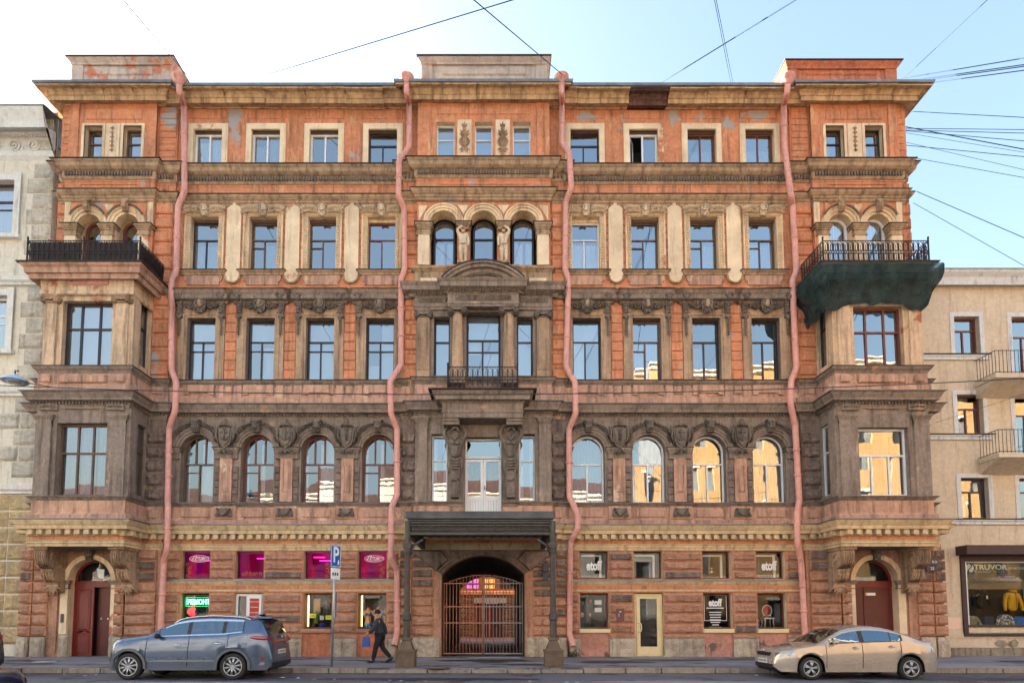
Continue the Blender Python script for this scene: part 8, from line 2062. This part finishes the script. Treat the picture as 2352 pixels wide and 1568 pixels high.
torso("mannequin", -3.57, .6, zb-.02, .86, LILAC, "mannequin bust in a dusty violet top at the right", "mannequin", "mannequins in the lingerie window")
torso("mannequin", -5.75, .6, zb+.25, .86, 'shirt', "dark clothed mannequin behind yellow price cards", "mannequin", base=DGR)
torso("mannequin", -6.12, .62, zb+.0, .7, 'shirt', "olive green clothed bust low in the price card window", "mannequin", base=GRN)
for x,z,m_,t in ((-6.15,zb+.42,YPR,"30%"),(-5.58,zb+.36,YPR,"20%"),(-5.82,zb+.35,WTXT,None)):
    mb = MB(); w = .105 if m_ is YPR else .07; mb.box(x-w,x+w,.27,.28,z-.075,z+.075); o = tag(part(mb, "price_card", m_), ("left" if x < -6 else "right")+" yellow price card in the light strip window" if t else "small white card between the yellow price cards", "price card", "cards in the shop window")
    if t: inst("card_lettering", text_mesh(t, .1, TRIM, .002), o, (x,.264,z))
for x,m_,t in ((-6.12,TRIM,"black fur hat low in the price card window"),(-5.86,CAPB,"royal blue knitted hat low in the price card window")):
    mb = MB(); mb.ell((x,.45,zb+.07),(.1,.1,.09),12,8); mb.lathe([(.1,.0),(.112,.02),(.105,.05)],(x,.45,zb+.02),16); tag(part(mb, "hat", m_), t, "hat", "hats in the shop window")
mb = MB(); mb.box(-6.27,-6.02,.75,.77,zb+.55,zb+1.05); tag(part(mb, "poster", plain("beige_poster",(196,176,136),.8)), "beige poster hung inside the price card window", "poster")
mb = MB(); mb.box(-5.5,-5.42,.3,.32,zb+.02,zb+.14); tag(part(mb, "price_card", plain("blue_card",(40,110,200),.6)), "small blue card in the corner of the price card window", "price card", "cards in the shop window")
mb = MB(); mb.box(-3.98,-3.84,.28,.29,zb+.02,zb+.13); tag(part(mb, "price_card", WTXT), "white card before the white lingerie mannequin", "price card", "cards in the shop window")
# cushions and hangings of the right hand shop
for x,z,s_,m_,t in ((3.62,zb+.12,.09,plain("teal_stripe_cloth",(40,130,140),.9),"teal striped cushion"),(3.98,zb+.16,.11,plain("dark_cushion",(50,56,60),.9),"dark cushion"),(3.6,zb+.45,.075,LWHITE,"white diamond hanging"),(3.88,zb+.46,.06,MANQ,"tan diamond hanging"),(3.62,zb+.85,.06,GRN,"green diamond hanging"),(3.9,zb+.95,.05,plain("orange_cloth",(220,110,50),.9),"orange hanging")):
    mb = MB(); mb.ell((x,.5,z),(s_*.9,s_*.5,s_*1.25),4,4,0); tag(part(mb, "fabric_ornament", m_), t + " in the window left of the cream door", "ornament", "cloth goods in the shop window")
for z in (zb+.55,zb+.82): mb = MB(); mb.box(4.02,4.27,.26,.27,z,z+.16); tag(part(mb, "paper_notice", WTXT), ("lower" if z < zb+.6 else "upper")+" white notice in the window left of the cream door", "notice", "notices in the shop window")
CH = root("white_chair", (10.42,.62,zb), "white carved chair with red and blue cushion in the rightmost shop window", "chair")
k_ = .78; x, y = 10.4, .62; RC = plain("red_tapestry",(170,40,60),.9,0,.4,14); BC = plain("blue_tapestry",(40,90,110),.9,0,.4,14)
for sx in (-1,1):
    for sy in (-1,1): mb = MB(); mb.tube([(x+sx*.2*k_,y+sy*.18*k_,zb+.42*k_),(x+sx*.19*k_,y+sy*.17*k_,zb+.2*k_),(x+sx*.22*k_,y+sy*.2*k_,zb)],[.03,.018,.014],6); part(mb, "leg", WHITE, CH)
mb = MB(); mb.box(x-.24*k_,x+.24*k_,y-.22*k_,y+.22*k_,zb+.40*k_,zb+.45*k_); part(mb, "seat", WHITE, CH)
mb = MB(); mb.ell((x,y,zb+.48*k_),(.24*k_,.2*k_,.06*k_),12,6); part(mb, "cushion", BC, CH)
mb = MB(); mb.tube([(x+.22*k_*math.cos(q*math.pi/10)+.06*k_,y+.16*k_,zb+.78*k_+.26*k_*math.sin(q*math.pi/10)) for q in range(20)],.022,6,closed=True); mb.tube([(x-.12*k_,y+.16*k_,zb+.56*k_),(x-.16*k_,y+.18*k_,zb+.42*k_)],.02,6); mb.tube([(x+.22*k_,y+.16*k_,zb+.58*k_),(x+.2*k_,y+.18*k_,zb+.42*k_)],.02,6); part(mb, "backrest", WHITE, CH)
mb = MB(); mb.ell((x+.06*k_,y+.16*k_,zb+.78*k_),(.19*k_,.03*k_,.23*k_),14,6); part(mb, "back_cushion", RC, CH)
DL = root("small_doll", (10.0,.5,zb), "small doll in a blue dress beside the white chair", "doll"); mb = MB(); mb.lathe([(.1,0),(.06,.14),(.03,.2)],(10.0,.5,zb),12); part(mb, "dress", LBLUE, DL); mb = MB(); mb.ell((10.0,.5,zb+.25),(.04,.04,.05),10,6); part(mb, "head", MANQ, DL)
mb = MB(); mb.ell((8.38,.6,g_up[0]+.28),(.13,.13,.1),14,8); mb.tube([(8.38,.6,g_up[0]+.36),(8.38,.6,g_up[0]+.45)],.05,10); tag(part(mb, "table_lamp", plain("mirror_lamp",(190,186,180),.1,.9)), "small mirror finished lamp on the sill of a dark upper shop window", "lamp")
# clothes in the right neighbour's window
x0,x1,z0,z1 = shopw; ys = yr+.55
def garment(name, x, z, k, mat, label, cat, sleeve=.6, mat2=None, y=None):
    y = y or ys; rt = root(name, (x,y,z), label, cat, "clothes in the shop window")
    V = {'hem':((0,0,0),(.22,.11)),'wai':((0,0,.25),(.21,.11)),'che':((0,0,.5),(.23,.12)),'sho':((0,0,.66),(.17,.09)),'nek':((0,0,.76),.08),'s1':((.22,0,.64),.085),'s2':((-.22,0,.64),.085),'e1':((.31,-.02,.64-sleeve*.5),.07),'e2':((-.31,-.02,.64-sleeve*.5),.07),'w1':((.33,-.06,.64-sleeve),.055),'w2':((-.33,-.06,.64-sleeve),.055)}
    V = {q:((a*k,b*k,c*k),(r*k if not isinstance(r,tuple) else (r[0]*k,r[1]*k))) for q,((a,b,c),r) in V.items()}
    o = skin_figure("garment_body", V, [('hem','wai'),('wai','che'),('che','sho'),('sho','nek'),('sho','s1'),('sho','s2'),('s1','e1'),('s2','e2'),('e1','w1'),('e2','w2')], mat, rt, (x,y,z), 1); bake(o)
    return rt
YEL = plain("mustard_jacket",(222,178,24),.7,0,.1,5); COATB = plain("black_coat_cloth",(20,20,22),.95)
j = garment("black_coat", x0+.98, z0+.55, .95, COATB, "black coat on a hanger in the menswear window", "coat", .5); mb = MB(); mb.tube([(x0+.98,ys,z0+1.25),(x0+1.0,ys,z0+1.36),(x0+1.05,ys,z0+1.33)],.012,5); part(mb, "hanger_hook", CHROME, j); mb = MB(); mb.box(x0+1.08,x0+1.13,ys-.15,ys-.14,z0+.95,z0+1.08); part(mb, "price_tag", WTXT, j)
j = garment("yellow_jacket", x0+2.15, z0+.48, 1.0, YEL, "mustard yellow hooded jacket in the menswear window", "jacket", .62); mb = MB(); mb.tube([(x0+2.15+.11*math.cos(q*math.pi/6),ys-.04+.06*math.sin(q*math.pi/6),z0+1.25) for q in range(12)],.05,6,closed=True); part(mb, "hood", YEL, j); mb = MB(); mb.tube([(x0+2.2,ys-.13,z0+.5),(x0+2.2,ys-.14,z0+1.0),(x0+2.19,ys-.10,z0+1.2)],.008,4); part(mb, "zip", TRIM, j)
PRN, ns, ls, bs = new_mat("blue_white_print"); c = mixc(ns, ls, ramp(ns, ls, noise(ns, ls, 14, 3, .6), .46, .54), srgb(52,80,120), srgb(214,222,228)); ls.new(c, bs.inputs['Base Color'])
garment("printed_shirt", x0+1.62, z0-.32, .95, PRN, "blue and white printed jumper low in the menswear window", "jumper", .5, y=yr+.3); garment("camouflage_shirt", x0+.42, z0-.33, .9, plain("grey_green_print",(150,154,140),.9,0,.5,12), "grey green printed shirt low at the left of the menswear window", "shirt", .5, y=yr+.32)
garment("dark_jacket", x0+.18, z0+.5, .9, COATB, "dark jacket cut by the left edge of the menswear window", "jacket", .5)
for x,m_,t in ((x0+.98,plain("denim",(36,60,100),.9,0,.2,9),"folded denim trousers low in the menswear window"),(x0+2.12,plain("bright_blue_bag_cloth",(30,110,200),.8,0,.2,9),"bright blue folded garment low in the menswear window"),(x0+2.75,plain("denim_dark",(40,50,90),.9,0,.2,9),"dark blue folded garment at the right edge of the menswear window")):
    mb = MB(); mb.cbox(x-.2,x+.2,yr+.2,yr+.34,z0-.02,z0+.3,.04); mb.cbox(x-.18,x+.18,yr+.19,yr+.3,z0+.15,z0+.31,.04); tag(part(mb, "folded_garment", m_), t, "clothes", "clothes in the shop window")
# moving car cut by the lower left corner
car("passing_car", "dark blue car whose roof edge cuts the lower left corner of the photo", carpaint("dark_blue_paint",(26,48,84),.6,.25), SEDAN, (-9.2,-15.2), None)
